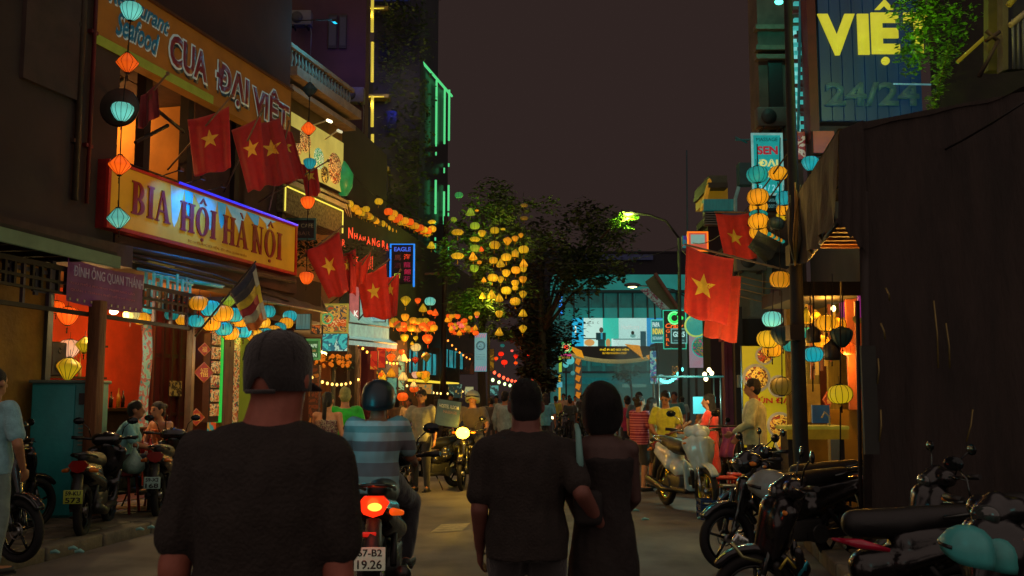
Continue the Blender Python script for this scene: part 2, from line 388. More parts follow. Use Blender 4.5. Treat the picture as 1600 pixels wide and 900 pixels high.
    for s in ('L', 'R'):
        sx = -1 if s == 'L' else 1; sh, el, wr = V['sh'+s], V['el'+s], V['wr'+s]; g = (w-1)*.03
        if tk_ in ('tank', 'dress'): c.cap(V['nec']+Vector((sx*.1, -.01, -.055))*k, V['nec']+Vector((sx*.12, -.01, -.2))*k, .034*k, .05*k); continue
        c.cap(V['nec']+Vector((sx*.06, 0, -.065))*k, sh, .058*k, (.068+g)*k)
        e = sh.lerp(el, .72 if tk_ in ('tee', 'shirt') else 1); c.cap(sh, e, (.071+g)*k, (.067+g)*k)
        if tk_ in ('long', 'tunic'): c.cap(el, el.lerp(wr, .92), (.056+g)*k, (.04+g)*k)
    blob(c, {'tee': 'tshirt', 'shirt': 'shirt', 'tank': 'tank_top', 'long': 'shirt', 'dress': 'dress', 'tunic': 'tunic'}[tk_], tm, t, vox, sm, .013 if det == 2 else (.013 if det else .009))
    # --- bottom
    if tk_ != 'dress':
        b = MB(); bk, bc = bottom; pel = V['pel']
        b.loft([(V['hiL'].lerp(V['hiR'], .5)-Vector((0, 0, .07))*k, .15*w*k, .11*w*k), (pel-Vector((0, 0, .02))*k, .17*w*k, .128*w*k), (pel+Vector((0, 0, .07))*k, .16*w*k, .12*w*k)])
        for s in ('L', 'R'):
            hi, kn, an = V['hi'+s], V['kn'+s], V['an'+s]; g = (w-1)*.05
            if bk == 'shorts': b.cap(hi, hi.lerp(kn, .93), (.1+g)*k, (.085+g)*k)
            else: b.cap(hi, kn, (.1+g)*k, (.072+g)*k); b.cap(kn, kn.lerp(an, .95), (.07+g)*k, (.056+g*.5)*k)
        blob(b, 'shorts' if bk == 'shorts' else 'trousers', cloth(bc), t, vox, sm, .012 if det else .008)
    # --- shoes
    for s in ('L', 'R'):
        an = V['an'+s]; sx = -1 if s == 'L' else 1
        if an.z > .5*k and False: continue
        f = MB(); f.cap(an-Vector((0, .035, .05))*k, an+Vector((sx*.03, .16, -.055))*k, .04*k, .032*k, 10); f.box(an+Vector((sx*.015, .065, -.08))*k, (.075*k, .26*k, .02*k))
        part('shoe', f, mat(shoes, .6), t)
    # --- hair or headwear
    hk, hc = hair; hm = mat(hc, .6, scale=40, bump=.8, stretch=(3, 3, .5), var=.4)
    h = MB()
    if hk in ('short', 'bun', 'ponytail', 'long', 'bob'):
        h.ell(hp(0, -.012, .045), (.085*k, .102*k, .095*k), q=qq); h.ell(hp(0, -.045, -.01), (.08*k, .07*k, .085*k), q=qq)
    if hk == 'bun': h.ell(hp(0, -.12, .06), (.045*k, .04*k, .045*k), q=qq)
    if hk == 'ponytail': h.tube([hp(0, -.1, .05), hp(.01, -.15, -.02), hp(0, -.14, -.2), hp(0, -.12, -.33)], [.03*k, .04*k, .035*k, .012*k])
    if hk == 'long': h.loft([(hp(0, -.07, -.36), .075*k, .03*k), (hp(0, -.08, -.22), .1*k, .045*k), (hp(0, -.055, -.05), .098*k, .065*k), (hp(0, -.03, .03), .09*k, .08*k)], 14)
    if hk == 'bob':
        h.ell(hp(0, -.02, .02), (.108*k, .115*k, .13*k), q=qq)
        h.loft([(hp(0, -.03, -.13), .06*k, .055*k), (hp(0, -.03, -.105), .09*k, .075*k), (hp(0, -.03, -.05), .108*k, .092*k), (hp(0, -.025, .02), .11*k, .098*k)], 18)
    if hk in ('short', 'bun', 'ponytail', 'long', 'bob'):
        if det or face:
            o = blob(h, 'hair', hm, t, .012, 2, .006)
            if det == 2:
                st_ = MB(); rr_ = random.Random(3)
                for _ in range(1500):
                    th = rr_.uniform(0, 2*PI); ph = rr_.uniform(-.75 if hk == 'bob' else -.5, 1.0); ce = math.sqrt(max(0, 1-ph*ph)); R0_ = (.108, .113, .128) if hk == 'bob' else (.086, .1, .094); cz = .02 if hk == 'bob' else .04
                    if hk == 'short' and math.sin(th) > .5 and ph < .3: continue
                    v = Vector((R0_[0]*ce*math.cos(th), R0_[1]*ce*math.sin(th)-.015, cz+R0_[2]*ph)); o2 = Vector((math.cos(th)*ce, math.sin(th)*ce, ph*.6-(.9 if hk == 'bob' else .3)))+Vector([rr_.uniform(-.35, .35) for _ in range(3)]); L_ = rr_.uniform(.02, .05) if hk == 'bob' else rr_.uniform(.008, .02); e_ = Vector((-math.sin(th), math.cos(th), 0))*.0014
                    a_, b_2 = hp(*(v-e_)), hp(*(v+e_)); tip = hp(*(v+o2.normalized()*L_)); st_.add([a_, b_2, tip], [(0, 1, 2)])
                so_ = part('hair_strands', st_, hm, t); so_['kind'] = 'stuff'
        else: part('hair', h, hm, t)
    if hk == 'cap':
        pr = [(.09*k, -.035*k), (.092*k, .01*k), (.092*k, .05*k), (.085*k, .088*k), (.064*k, .118*k), (.032*k, .133*k), (.004, .136*k)]
        vs = MB(); n = 36; zc = hp(0, 0, 0)
        for i, (r, z) in enumerate(pr):
            for a in range(n):
                th = 2*PI*a/n; zz = z
                if i == 0:
                    da = abs(((th-1.5*PI+PI) % (2*PI))-PI); zz = z-.032*k*math.sin(th)*-0+( .04*k*max(0, 1-(da/.38)**2) if da < .38 else 0)
                if i == 1:
                    da = abs(((th-1.5*PI+PI) % (2*PI))-PI); zz = z+(.014*k*max(0, 1-(da/.38)**2) if da < .38 else 0)
                vs.v.append(tuple(zc+q @ Vector((r*math.cos(th), r*1.12*math.sin(th)-.01*k, zz))))
        kk = len(pr); vs.f = [(i*n+a, i*n+(a+1) % n, (i+1)*n+(a+1) % n, (i+1)*n+a) for i in range(kk-1) for a in range(n)]+[tuple((kk-1)*n+a for a in range(n))]; vs.sm = [True]*len(vs.f)
        co_ = part('cap_crown', vs, cloth(hc), t)
        sf = co_.modifiers.new('s', 'SOLIDIFY'); sf.thickness = .004
        st = MB(); st.tube([zc+q @ Vector((.09*k*math.cos(th), .101*k*math.sin(th)-.01*k, -.036*k)) for th in [R(270+x) for x in range(-30, 31, 6)]], .006*k); part('strap', st, cloth(hc), t)
        for a_ in range(6):
            sm2 = MB(); th = R(30+60*a_); sm2.tube([zc+q @ Vector(((r+.001)*math.cos(th), (r+.001)*1.12*math.sin(th)-.01*k, z+.001)) for r, z in pr[2:]], .0022*k, 5); part('seam', sm2, cloth(hc), t)
        bt = MB(); bt.ell(hp(0, -.01, .136), (.011*k, .011*k, .006*k)); part('button', bt, cloth(hc), t)
        br = MB(); pts = []
        for i in range(9):
            th = R(90-52+13*i); pts.append((.088*k*math.cos(th), .1*k*math.sin(th)))
        out = [(x*1.05, y+.075*k*(1-(x/(.09*k))**2*.6)) for x, y in pts]
        vv = [zc+q @ Vector((x, y, -.015*k)) for x, y in pts]+[zc+q @ Vector((x, y, -.035*k)) for x, y in out]
        br.add(vv, [(i, i+1, 10+i, 9+i) for i in range(8)]); bo = part('brim', br, cloth(hc), t); sf = bo.modifiers.new('s', 'SOLIDIFY'); sf.thickness = .006
    if hk == 'sunhat':
        h.ell(hp(0, 0, .06), (.1*k, .11*k, .085*k), q=qq); h.lathe([(.09*k, .0), (.17*k, -.03*k), (.17*k, -.036*k), (.09*k, -.01*k)], 20, hp(0, 0, .04)); part('hat', h, cloth(hc), t)
    if hk == 'helmet': helmet_parts(hp, k, qq, hc, t)
    if face:
        for sx in (-1, 1):
            e = MB(); e.ell(hp(.03*sx, .088, .012), (.0155*k, .008*k, .008*k), q=qq); part('eye', e, mat('#0c0806', .3), t)
            e = MB(); e.cap(hp(.016*sx, .1, .034), hp(.046*sx, .088, .034), .005*k, .0035*k, 6); part('eyebrow', e, mat('#100c0a', .8), t)
        e = MB(); e.ell(hp(0, .1, -.058), (.024*k, .009*k, .0065*k), q=qq); part('mouth', e, mat('#6b2f28', .6), t)
    return t
def helmet_parts(hp, k, qq, hc, t):
    s = MB(); pr = [(.128, -.06), (.136, -.02), (.136, .03), (.122, .085), (.09, .125), (.045, .148), (.005, .153)]
    n = 30; c = hp(0, -.01, .0)
    for r, z in pr:
        for i in range(n):
            th = 2*PI*i/n; fr = math.sin(th); zz = z+(.075*max(0, fr)**1.5*(1 if z < -.01 else (.45 if z < .04 else 0)))-(.03*max(0, -fr)*(1 if z < 0 else 0))
            s.v.append(tuple(c+qq @ (Vector((r*math.cos(th)*.96, r*1.1*math.sin(th), zz))*k)))
    kk = len(pr); s.f = [(i*n+a, i*n+(a+1) % n, (i+1)*n+(a+1) % n, (i+1)*n+a) for i in range(kk-1) for a in range(n)]+[tuple((kk-1)*n+a for a in range(n))]; s.sm = [True]*len(s.f)
    o = part('helmet_shell', s, paint(hc, rough=.42, coat=.15), t); f = o.modifiers.new('s', 'SOLIDIFY'); f.thickness = .014
    v = MB(); v.tube([c+qq @ (Vector((.13*math.cos(R(a)), .145*math.sin(R(a)), .055-.02*abs(a-90)/60))*k) for a in range(25, 156, 13)], .012*k); part('helmet_peak', v, mat('#0c0d10', .3), t)
# ---------------------------------------------------------------- two-wheelers: forward is +Y, wheels on z=0
def wheel(par, y, r, wd=.05, spokes=5, rim='#9aa0a0', x=0):
    t = MB(); t.torus((x, y, r), r-wd*.85, wd*.85, 'X', 32, 10, 1.05); tyre = part('tyre', t, mat('#0b0b0c', .8, scale=30), par)
    m = MB(); m.torus((x, y, r), r-wd*1.9, .014, 'X', 32, 8, 1.8)
    for i in range(spokes):
        a = 2*PI*i/spokes+.3; m.bar((x, y, r), (x, y+math.cos(a)*(r-wd*1.9), r+math.sin(a)*(r-wd*1.9)), .016, .012, 6)
    part('rim', m, mat(rim, .25, .85), tyre)
    h = MB(); h.bar((x-.05, y, r), (x+.05, y, r), .04, n=14); h.torus((x+.035, y, r), .075, .006, 'X', 20, 6, .4); part('brake_disc', h, mat('#8a8a88', .3, .9), tyre)
    return tyre
def scooter(label, loc, rz, col='#101214', rough=.25, seatc='#0d0d0e', steer=0, head=0, tail=0, plate=None, name='scooter', group=None, underbone=False, top=None, rim='#2a2d2d', platec='#c9cfc6', big=1.0, mirrors=True, lightc='#ffe2a0', chc='#4a4e4c'):
    t = thing(name, label, 'motorcycle' if underbone else 'scooter', loc, rz, group)
    pm = paint(col, rough=rough); dk = mat('#0e0f10', .55, scale=10); ch = mat(chc, .2, .9, bump=0)
    fr = .29; yf, yr = .66, -.60
    wheel(t, yf, fr, .045, 5, rim); wheel(t, yr, fr*.98, .05, 5, rim)
    fk = MB()
    for s in (-1, 1):
        fk.bar((s*.075, yf, fr), (s*.075, yf-.13, .74), .018, .022); fk.bar((s*.075, yf, fr), (s*.075, yf-.05, .45), .026, .026)
        o = part('fork', fk, ch, t); fk = MB()
    f = MB()
    for i in range(7):
        a = R(42+i*16); a2 = R(42+(i+1)*16); r0 = fr+.03
        p = (0, yf-.0+math.cos(a)*r0, fr+math.sin(a)*r0); p2 = (0, yf+math.cos(a2)*r0, fr+math.sin(a2)*r0); f.cap((-.025, p[1], p[2]), (-.025, p2[1], p2[2]), .03, .03, 8); f.cap((.025, p[1], p[2]), (.025, p2[1], p2[2]), .03, .03, 8)
    blob(f, 'front_fender', pm, t, .014, 3)
    if not underbone:
        b = MB() # leg shield and nose
        b.cap((0, .52, .86), (0, .62, .60), .11, .05); b.cap((-.17, .44, .86), (-.09, .54, .56), .055, .035); b.cap((.17, .44, .86), (.09, .54, .56), .055, .035); b.cap((-.09, .47, .88), (-.05, .58, .6), .08, .04); b.cap((.09, .47, .88), (.05, .58, .6), .08, .04)
        b.ell((0, .5, .76), (.19, .1, .2)); b.cap((-.16, .40, .62), (-.12, .34, .3), .035, .03); b.cap((.16, .40, .62), (.12, .34, .3), .035, .03); b.cap((0, .44, .93), (0, .52, .74), .1, .11)
        b.cap((-.1, .36, .5), (.1, .36, .5), .05, .05); b.cap((-.1, .34, .3), (.1, .34, .3), .045, .045)
        blob(b, 'leg_shield', pm, t, .014, 11)
        lo = MB(); lo.cap((-.05, .60, .50), (.05, .60, .50), .035, .035); lo.cap((-.13, .53, .52), (-.1, .5, .33), .03, .02); lo.cap((.13, .53, .52), (.1, .5, .33), .03, .02); blob(lo, 'nose_grille', dk, t, .014, 2)
        fl = MB(); fl.rbox((0, .12, .27), (.32, .5, .06), .02); part('floorboard', fl, dk, t)
    else:
        b = MB(); b.cap((0, .46, .78), (0, .5, .55), .08, .06); b.cap((-.13, .4, .72), (-.15, .3, .35), .05, .04); b.cap((.13, .4, .72), (.15, .3, .35), .05, .04); b.cap((0, .4, .6), (0, -.05, .55), .07, .075)
        b.cap((-.14, .36, .5), (-.06, .42, .62), .03, .04); b.cap((.14, .36, .5), (.06, .42, .62), .03, .04)
        blob(b, 'leg_shield', pm, t, .016, 4)
    hcowl = MB(); hcowl.cap((-.1, .40, 1.0), (.1, .40, 1.0), .075, .075); hcowl.cap((0, .46, .97), (0, .42, 1.03), .1, .07); blob(hcowl, 'handlebar_cowl', pm, t, .014, 8)
    hl = MB(); hl.ell((0, .53, .975), (.085, .035, .055), 16, 8); part('headlight', hl, mat('#dfe6dc' if head or rim == '#c8b030' else '#2c3230', .08, 0, em=head, emhex=lightc if head else None, bump=0, coat=1), t)
    for s in (-1, 1):
        g = MB(); g.bar((s*.1, .38, 1.0), (s*.36, .3, 1.03), .014, .014); g.bar((s*.24, .335, 1.02), (s*.37, .295, 1.03), .02, .02, 10); part('handlebar', g, mat('#0a0a0a', .5), t)
        lv = MB(); lv.bar((s*.18, .42, 1.02), (s*.34, .36, 1.0), .007, .005); part('brake_lever', lv, ch, t)
        if mirrors:
            q = MB(); q.tube([(s*.17, .37, 1.03), (s*.2, .35, 1.14), (s*.27, .32, 1.2)], .006); mi = part('mirror_stem', q, ch, t)
            q = MB(); q.ell((s*.3, .31, 1.22), (.065, .016, .042), 14, 6); part('mirror', q, mat('#23282a', .12, .6, bump=0), mi)
        bl = MB(); bl.ell((s*.17, .47, .86 if not underbone else .98), (.05, .025, .022), 10, 6); part('turn_signal', bl, mat('#d07a22', .2, bump=0), t)
    tl = MB(); tl.cap((0, -.05, .5), (0, -.5, .6), .13, .1); tl.cap((0, -.3, .66), (0, -.82, .76), .13, .07); tl.cap((-.1, -.25, .55), (-.07, -.75, .7), .07, .045); tl.cap((.1, -.25, .55), (.07, -.75, .7), .07, .045)
    blob(tl, 'rear_body', pm, t, .016, 5)
    st = MB(); st.cap((0, .02, .78), (0, -.3, .79), .095, .105, 14, 1); st.cap((0, -.3, .8), (0, -.66, .85), .1, .07); o = blob(st, 'seat', mat(seatc, .5, scale=30), t, .016, 6)
    gr = MB(); gr.tube([(-.1, -.5, .84), (-.11, -.75, .88), (-.06, -.9, .9), (.06, -.9, .9), (.11, -.75, .88), (.1, -.5, .84)], .013); part('grab_rail', gr, ch, t)
    tlm = MB(); tlm.poly([(-.1, .78), (-.06, .83), (.06, .83), (.1, .79), (.06, .72), (0, .7), (-.06, .72)], -.9, -.84); tl_o = part('tail_light', tlm, mat('#7a0f08', .2, 0, em=tail*.3, emhex='#ff2c08' if tail else None, bump=0, coat=1), t)
    if tail:
        c_o = MB(); c_o.ell((.01, -.9, .765), (.045, .02, .026), 16, 8); part('lamp_core', c_o, mat('#ff7a30', .2, 0, em=tail*1.5, emhex='#ff6a20', bump=0), tl_o)
        c_o = MB(); c_o.rbox((-.02, -.93, .6), (.09, .02, .03), .005); part('reflector', c_o, mat('#c82010', .2, em=.5), tl_o)
    for s in (-1, 1):
        bl = MB(); bl.cap((s*.12, -.84, .73), (s*.17, -.8, .72), .025, .018); part('turn_signal', bl, mat('#c46a1c', .25, em=tail*.12, emhex='#ff5a10' if tail else None, bump=0), t)
    rf = MB(); rf.tube([(0, -.85, .68), (0, -.93, .5), (0, -.97, .34)], [.05, .06, .055]); part('rear_fender', rf, dk, t)
    if plate is not None:
        pl = MB(); pl.rbox((0, -1.05, .47), (.19, .006, .14), .004); pl.box((0, -1.0, .52), (.04, .09, .02)); po = part('number_plate', pl, mat(platec, .4, scale=30, var=.08, em=.16 if tail else 0), t)
        if plate:
            a, b_ = plate; e = bpy.data.objects.new('tmp', None)
            for tx, z0, z1 in ((a, .485, .53), (b_, .41, .465)):
                l = letters(tx, -.075, .075, z0, z1, mat('#14161a', .5), po, y=-1.056, ext=.001, off=.02)
    ex = MB(); ex.tube([(.13, .05, .25), (.16, -.3, .25), (.18, -.8, .34)], [.02, .045, .05], 12); part('exhaust', ex, mat('#3a3c3a', .35, .8), t)
    en = MB(); en.rbox((0, -.12, .34), (.22, .45, .22), .04); en.bar((-.13, -.3, .3), (.13, -.3, .3), .09, n=14); part('engine', en, mat('#3a3b3a', .5, .6), t)
    sw = MB(); sw.box((-.1, -.4, .3), (.05, .5, .08), rx=R(-3)); sw.bar((.1, -.55, .35), (.09, -.35, .62), .022); sw.bar((-.1, -.55, .35), (-.09, -.35, .62), .022); part('swingarm', sw, dk, t)
    kk = MB(); kk.bar((-.12, .0, .24), (-.22, -.05, .02), .012); kk.bar((-.2, -.07, .012), (-.25, -.02, .012), .012); part('kickstand', kk, ch, t)
    if big != 1: t.scale = (big,)*3
    return t
# ---------------------------------------------------------------- lanterns
LC = {'orange': ('#fa5c10', 1.0), 'amber': ('#ea9a14', .85), 'yellow': ('#d8b418', .75), 'lime': ('#9cbc2c', .65), 'green': ('#3fae5a', .6), 'cyan': ('#6fd8c8', .8), 'teal': ('#0fa4a0', .5), 'cream': ('#e2cc78', .8),
      'blue': ('#18a8b4', .75), 'white': ('#f2b890', .85), 'red': ('#ff2c10', 1.1), 'darkteal': ('#0a3a40', .05), 'dim': ('#8a6a1c', .35), 'brown': ('#2a1a10', .04), 'darkred': ('#8a1c14', .3), 'gold': ('#d8a618', .78), 'pink': ('#ff7060', .9)}
PROTO = {}
PROF = {'round': [(.12, -.36), (.3, -.33), (.42, -.22), (.48, -.08), (.49, .05), (.44, .2), (.32, .32), (.13, .37)],
        'diamond': [(.07, -.5), (.18, -.36), (.35, -.12), (.47, .06), (.49, .14), (.42, .26), (.25, .4), (.09, .47)],
        'bicone': [(.08, -.46), (.25, -.3), (.46, -.06), (.49, .0), (.45, .08), (.25, .3), (.09, .45)],
        'onion': [(.1, -.42), (.2, -.36), (.3, -.26), (.42, -.06), (.48, .12), (.46, .26), (.34, .37), (.12, .42)],
        'drop': [(.1, -.5), (.42, -.4), (.48, -.28), (.4, -.1), (.22, .2), (.1, .42), (.06, .5)],
        'cone': [(.12, -.42), (.45, -.36), (.49, -.26), (.3, .1), (.14, .4)],
        'flat': [(.15, -.24), (.36, -.18), (.5, -.02), (.5, .04), (.36, .18), (.15, .24)],
        'drum': [(.4, -.45), (.46, -.36), (.46, .3), (.3, .42), (.1, .6), (.05, .68)]}
def lantern_mat(hexc, em):
    key = ('lan', hexc, em)
    if key in MC: return MC[key]
    m = bpy.data.materials.new('m_lantern'); m.use_nodes = True; n = m.node_tree; b = n.nodes['Principled BSDF']; c = lin(hexc)
    b.inputs['Base Color'].default_value = (*[min(.8, x*.7+.01) for x in c], 1); b.inputs['Roughness'].default_value = .55
    tc = n.nodes.new('ShaderNodeTexCoord'); sp = n.nodes.new('ShaderNodeVectorMath'); sp.operation = 'LENGTH'
    mp = n.nodes.new('ShaderNodeMapping'); mp.inputs[1].default_value = (0, 0, .06); mp.inputs[3].default_value = (1, 1, 1.25)
    n.links.new(tc.outputs['Object'], mp.inputs[0]); n.links.new(mp.outputs[0], sp.inputs[0])
    nz = n.nodes.new('ShaderNodeTexNoise'); nz.inputs['Scale'].default_value = 3; n.links.new(tc.outputs['Object'], nz.inputs[0])
    ma = n.nodes.new('ShaderNodeMath'); ma.operation = 'MULTIPLY_ADD'; ma.inputs[1].default_value = .12; n.links.new(nz.outputs[0], ma.inputs[0]); n.links.new(sp.outputs['Value'], ma.inputs[2])
    rp = n.nodes.new('ShaderNodeValToRGB'); e = rp.color_ramp.elements; e[0].position = .3; e[1].position = .62
    hot = [min(1.0, x*1.12) for x in c]; e[0].color = (*hot, 1); e[1].color = (*[x*.55 for x in c], 1)  # bulb light put into the shade colour, brightest at the middle
    n.links.new(ma.outputs[0], rp.inputs[0]); n.links.new(rp.outputs[0], b.inputs['Emission Color']); oi = n.nodes.new('ShaderNodeObjectInfo'); mr_ = n.nodes.new('ShaderNodeMapRange'); mr_.inputs[3].default_value = em*.72; mr_.inputs[4].default_value = em*1.45; n.links.new(oi.outputs['Random'], mr_.inputs[0]); n.links.new(mr_.outputs[0], b.inputs['Emission Strength'])
    w_ = n.nodes.new('ShaderNodeTexWave'); w_.inputs['Scale'].default_value = 30; bp = n.nodes.new('ShaderNodeBump'); bp.inputs['Strength'].default_value = .1
    n.links.new(tc.outputs['Object'], w_.inputs[0]); n.links.new(w_.outputs[0], bp.inputs['Height']); n.links.new(bp.outputs[0], b.inputs['Normal'])
    MC[key] = m; return m
def lantern(px, py, d, colr, shape, Y, label, group, cord=.3, tilt=None, near=False, gain=1.0, pos=None):
    """d: diameter in photo pixels"""
    key = (colr, shape, near, gain)
    p = pos if pos is not None else P(px, py, Y); D = d*Y/F
    if key not in PROTO:
        t = thing('lantern', label, 'lantern', (0, 0, 0)); pr = PROF[shape]; h, e = LC[colr]; nn = 24 if near else 12
        s = MB(); s.lathe(pr, nn, rib=.05 if near else None); part('shade', s, lantern_mat(h, e*gain), t)
        r = MB(); nr = 12 if near else 8; wr = .0105 if near else .011
        for i in range(nr):
            a = 2*PI*i/nr; r.tube([((rr+.006)*math.cos(a), (rr+.006)*math.sin(a), z) for rr, z in pr], wr, 4 if not near else 5)
        part('ribs', r, mat('#150f0b', .7), t)
        c = MB(); z1 = pr[-1][1]; z0 = pr[0][1]; c.lathe([(pr[-1][0]+.02, z1-.02), (pr[-1][0]+.02, z1+.03), (.03, z1+.06)], 10); c.lathe([(pr[0][0]+.02, z0-.03), (pr[0][0]+.02, z0+.02)], 10); c.bar((0, 0, z1), (0, 0, z1+cord/ .3*.35), .012, n=5); part('cap', c, mat('#120d0a', .7), t)
        if colr != 'x':
            ts = MB(); ts.lathe([(.02, z0-.38), (.035, z0-.36), (.025, z0-.2), (.045, z0-.14), (.012, z0-.1), (.01, z0)], 6); part('tassel', ts, mat('#2b1408' if near else h, .8), t)
        PROTO[key] = t; o = t
    else: o = dup(PROTO[key])
    o.location = p; o.scale = (D, D, D); o['label'] = label; o['group'] = group
    r_ = random.Random(int(px*31+py*7)); o.rotation_euler = (R(r_.uniform(-4, 4))+(tilt[0] if tilt else 0), R(r_.uniform(-4, 4))+(tilt[1] if tilt else 0), r_.uniform(0, PI))
    return o
# ---------------------------------------------------------------- cloth flags given by corner points
def flagsurf(c, amp, fr, ph, out=Vector((0, -1, 0))):
    TL, TR, BR, BL = c
    def S_(u, v):
        p = (TL*(1-u)+TR*u)*(1-v)+(BL*(1-u)+BR*u)*v
        k = amp*(.25+.75*v)*(math.sin(fr*u*2*PI+ph+v*1.3)+.35*math.sin(fr*2.3*u*2*PI+ph*2-v*2))
        sag = -.06*math.sin(PI*u)*(TL-TR).length
        return p+out*k+Vector((0, 0, sag*(1-.3*v)+.02*math.sin(9*u+ph)*v))
    return S_
def sheet(mb, S_, u0, u1, v0, v1, nu, nv, off=0):
    vs = [S_(u0+(u1-u0)*i/nu, v0+(v1-v0)*j/nv)+Vector((0, off, 0)) for j in range(nv+1) for i in range(nu+1)]
    mb.add(vs, [(j*(nu+1)+i, j*(nu+1)+i+1, (j+1)*(nu+1)+i+1, (j+1)*(nu+1)+i) for j in range(nv) for i in range(nu)], True)
def vn_flag(label, pts, Y, star, pole, group, col='#b3170c', Y2=None, amp=.04, fr=1.6, seed=0, srot=0, starc='#e3c33a', ssize=None, sx=1.0, tr=.0):
    """pts: four photo corners (top left, top right, bottom right, bottom left)"""
    Y2 = Y2 or Y; c = [P(pts[0][0], pts[0][1], Y), P(pts[1][0], pts[1][1], Y2), P(pts[2][0], pts[2][1], Y2), P(pts[3][0], pts[3][1], Y)]
    o = (c[0]+c[1]+c[2]+c[3])/4; t = thing('flag', label, 'flag', o, 0, group); c = [x-o for x in c]
    S_ = flagsurf(c, amp, fr, seed*1.7)
    m = MB(); sheet(m, S_, 0, 1, 0, 1, 24, 20); cm = mat(col, .7, scale=10, bump=.2, var=.12, sheen=.2)
    ob = part('cloth', m, cm, t); sf = ob.modifiers.new('s', 'SOLIDIFY'); sf.thickness = .004
    if star:
        u0, v0, r = star; W_, H_ = (c[1]-c[0]).length, (c[3]-c[0]).length; sm = MB(); pts2 = []
        for i in range(10):
            a = PI/2+PI*i/5+srot; rr = r if i % 2 == 0 else r*.4; pts2.append((u0+rr*math.cos(a)*sx*H_/W_*1.0, v0-rr*math.sin(a)))
        for side in (-.006, .008):
            for i in range(10):
                a, b = pts2[i], pts2[(i+1) % 10]; N = 4; g = []
                for s_ in range(N+1):
                    for q_ in range(N+1-s_):
                        k1, k2 = s_/N, q_/N; u = u0*(1-k1-k2)+a[0]*k1+b[0]*k2; v = v0*(1-k1-k2)+a[1]*k1+b[1]*k2
                        u = min(1, max(0, u)); v = min(1, max(0, v)); g.append(S_(u, v)+Vector((0, side, 0)))
                ix = lambda s_, q_: sum(N+1-x for x in range(s_))+q_; fs = []
                for s_ in range(N):
                    for q_ in range(N-s_):
                        fs.append((ix(s_, q_), ix(s_+1, q_), ix(s_, q_+1)))
                        if q_ < N-s_-1: fs.append((ix(s_+1, q_), ix(s_+1, q_+1), ix(s_, q_+1)))
                sm.add(g, fs, True)
        part('star', sm, mat(starc, .7, scale=12, bump=.2, var=.1), t)
    if pole:
        (ax, ay, aY), (bx, by, bY) = pole; pm = MB(); pm.bar(P(ax, ay, aY)-o, P(bx, by, bY)-o, .016, .014); pm.ell(P(bx, by, bY)-o, (.03, .03, .03)); part('pole', pm, mat('#6b5a44', .6), t)
    return t
# ---------------------------------------------------------------- generic lit sign on a facade frame
def sign(name, label, o, rz, W_, H_, dep, face, frame=None, fw=.04, group=None, cat='sign', fname='sign_face', emframe=0):
    """origin is the lower left front corner, x to the reader's right"""
    t = thing(name, label, cat, o, rz, group)
    b = MB(); b.box((W_/2, dep/2+.002, H_/2), (W_, dep, H_)); part('sign_box', b, mat('#1c1714', .6), t)
    f = MB(); f.box((W_/2, -.006, H_/2), (W_-.02, .012, H_-.02)); part(fname, f, face, t)
    if frame:
        for nm, c, d in (('a', (W_/2, -.02, H_), (W_+fw, .05, fw)), ('b', (W_/2, -.02, 0), (W_+fw, .05, fw)), ('c', (0, -.02, H_/2), (fw, .046, H_-fw)), ('d', (W_, -.02, H_/2), (fw, .046, H_-fw))):
            q = MB(); q.box(c, d); part('frame', q, frame, t)
    return t
def span(pl, xl, yb, xr, right=False):
    a = W(xl, yb, pl); b = W(xr, yb, pl); return a, b
# ================================================================ THE SETTING
asph = mat('#5e5b58', .78, scale=1.3, var=.3, bump=.5, hex2='#42403f')
an = asph.node_tree; bs = an.nodes['Principled BSDF']
n1 = an.nodes.new('ShaderNodeTexNoise'); n1.inputs['Scale'].default_value = 240; n1.inputs['Detail'].default_value = 2
n2 = an.nodes.new('ShaderNodeTexNoise'); n2.inputs['Scale'].default_value = 1.1; n2.inputs['Detail'].default_value = 6
tcx = an.nodes.new('ShaderNodeTexCoord'); mp = an.nodes.new('ShaderNodeMapping'); mp.inputs[3].default_value = (1, .35, 1)
an.links.new(tcx.outputs['Object'], n1.inputs[0]); an.links.new(tcx.outputs['Object'], mp.inputs[0]); an.links.new(mp.outputs[0], n2.inputs[0])
rr = an.nodes.new('ShaderNodeMapRange'); rr.inputs[1].default_value = .35; rr.inputs[2].default_value = .65; rr.inputs[3].default_value = .55; rr.inputs[4].default_value = .9
an.links.new(n2.outputs[0], rr.inputs[0]); an.links.new(rr.outputs[0], bs.inputs['Roughness'])
bpn = an.nodes.new('ShaderNodeBump'); bpn.inputs['Strength'].default_value = .7; bpn.inputs['Distance'].default_value = .006
an.links.new(n1.outputs[0], bpn.inputs['Height']); an.links.new(bpn.outputs[0], bs.inputs['Normal'])
mxc = an.nodes.new('ShaderNodeMix'); mxc.data_type = 'RGBA'; mxc.blend_type = 'MULTIPLY'; mxc.inputs[0].default_value = .8
rpn = an.nodes.new('ShaderNodeMapRange'); rpn.inputs[1].default_value = .3; rpn.inputs[2].default_value = .7; rpn.inputs[3].default_value = .3; rpn.inputs[4].default_value = 2.0
an.links.new(n1.outputs[0], rpn.inputs[0]); src = bs.inputs['Base Color'].links[0].from_socket
an.links.new(src, mxc.inputs[6]); an.links.new(rpn.outputs[0], mxc.inputs[7]); an.links.new(mxc.outputs[2], bs.inputs['Base Color'])
concrete = mat('#6a6458', .85, scale=2.5, var=.25, bump=.5)
g = MB(); g.add([(-400, -60, -.14), (400, -60, -.14), (400, 800, -.14), (-400, 800, -.14)], [(0, 1, 2, 3)]); struct('ground', g, mat('#2b2622', .9))
def XL(Y): return -6.1+.155*Y if Y < 19 else -3.155+.123*(Y-19)     # left kerb
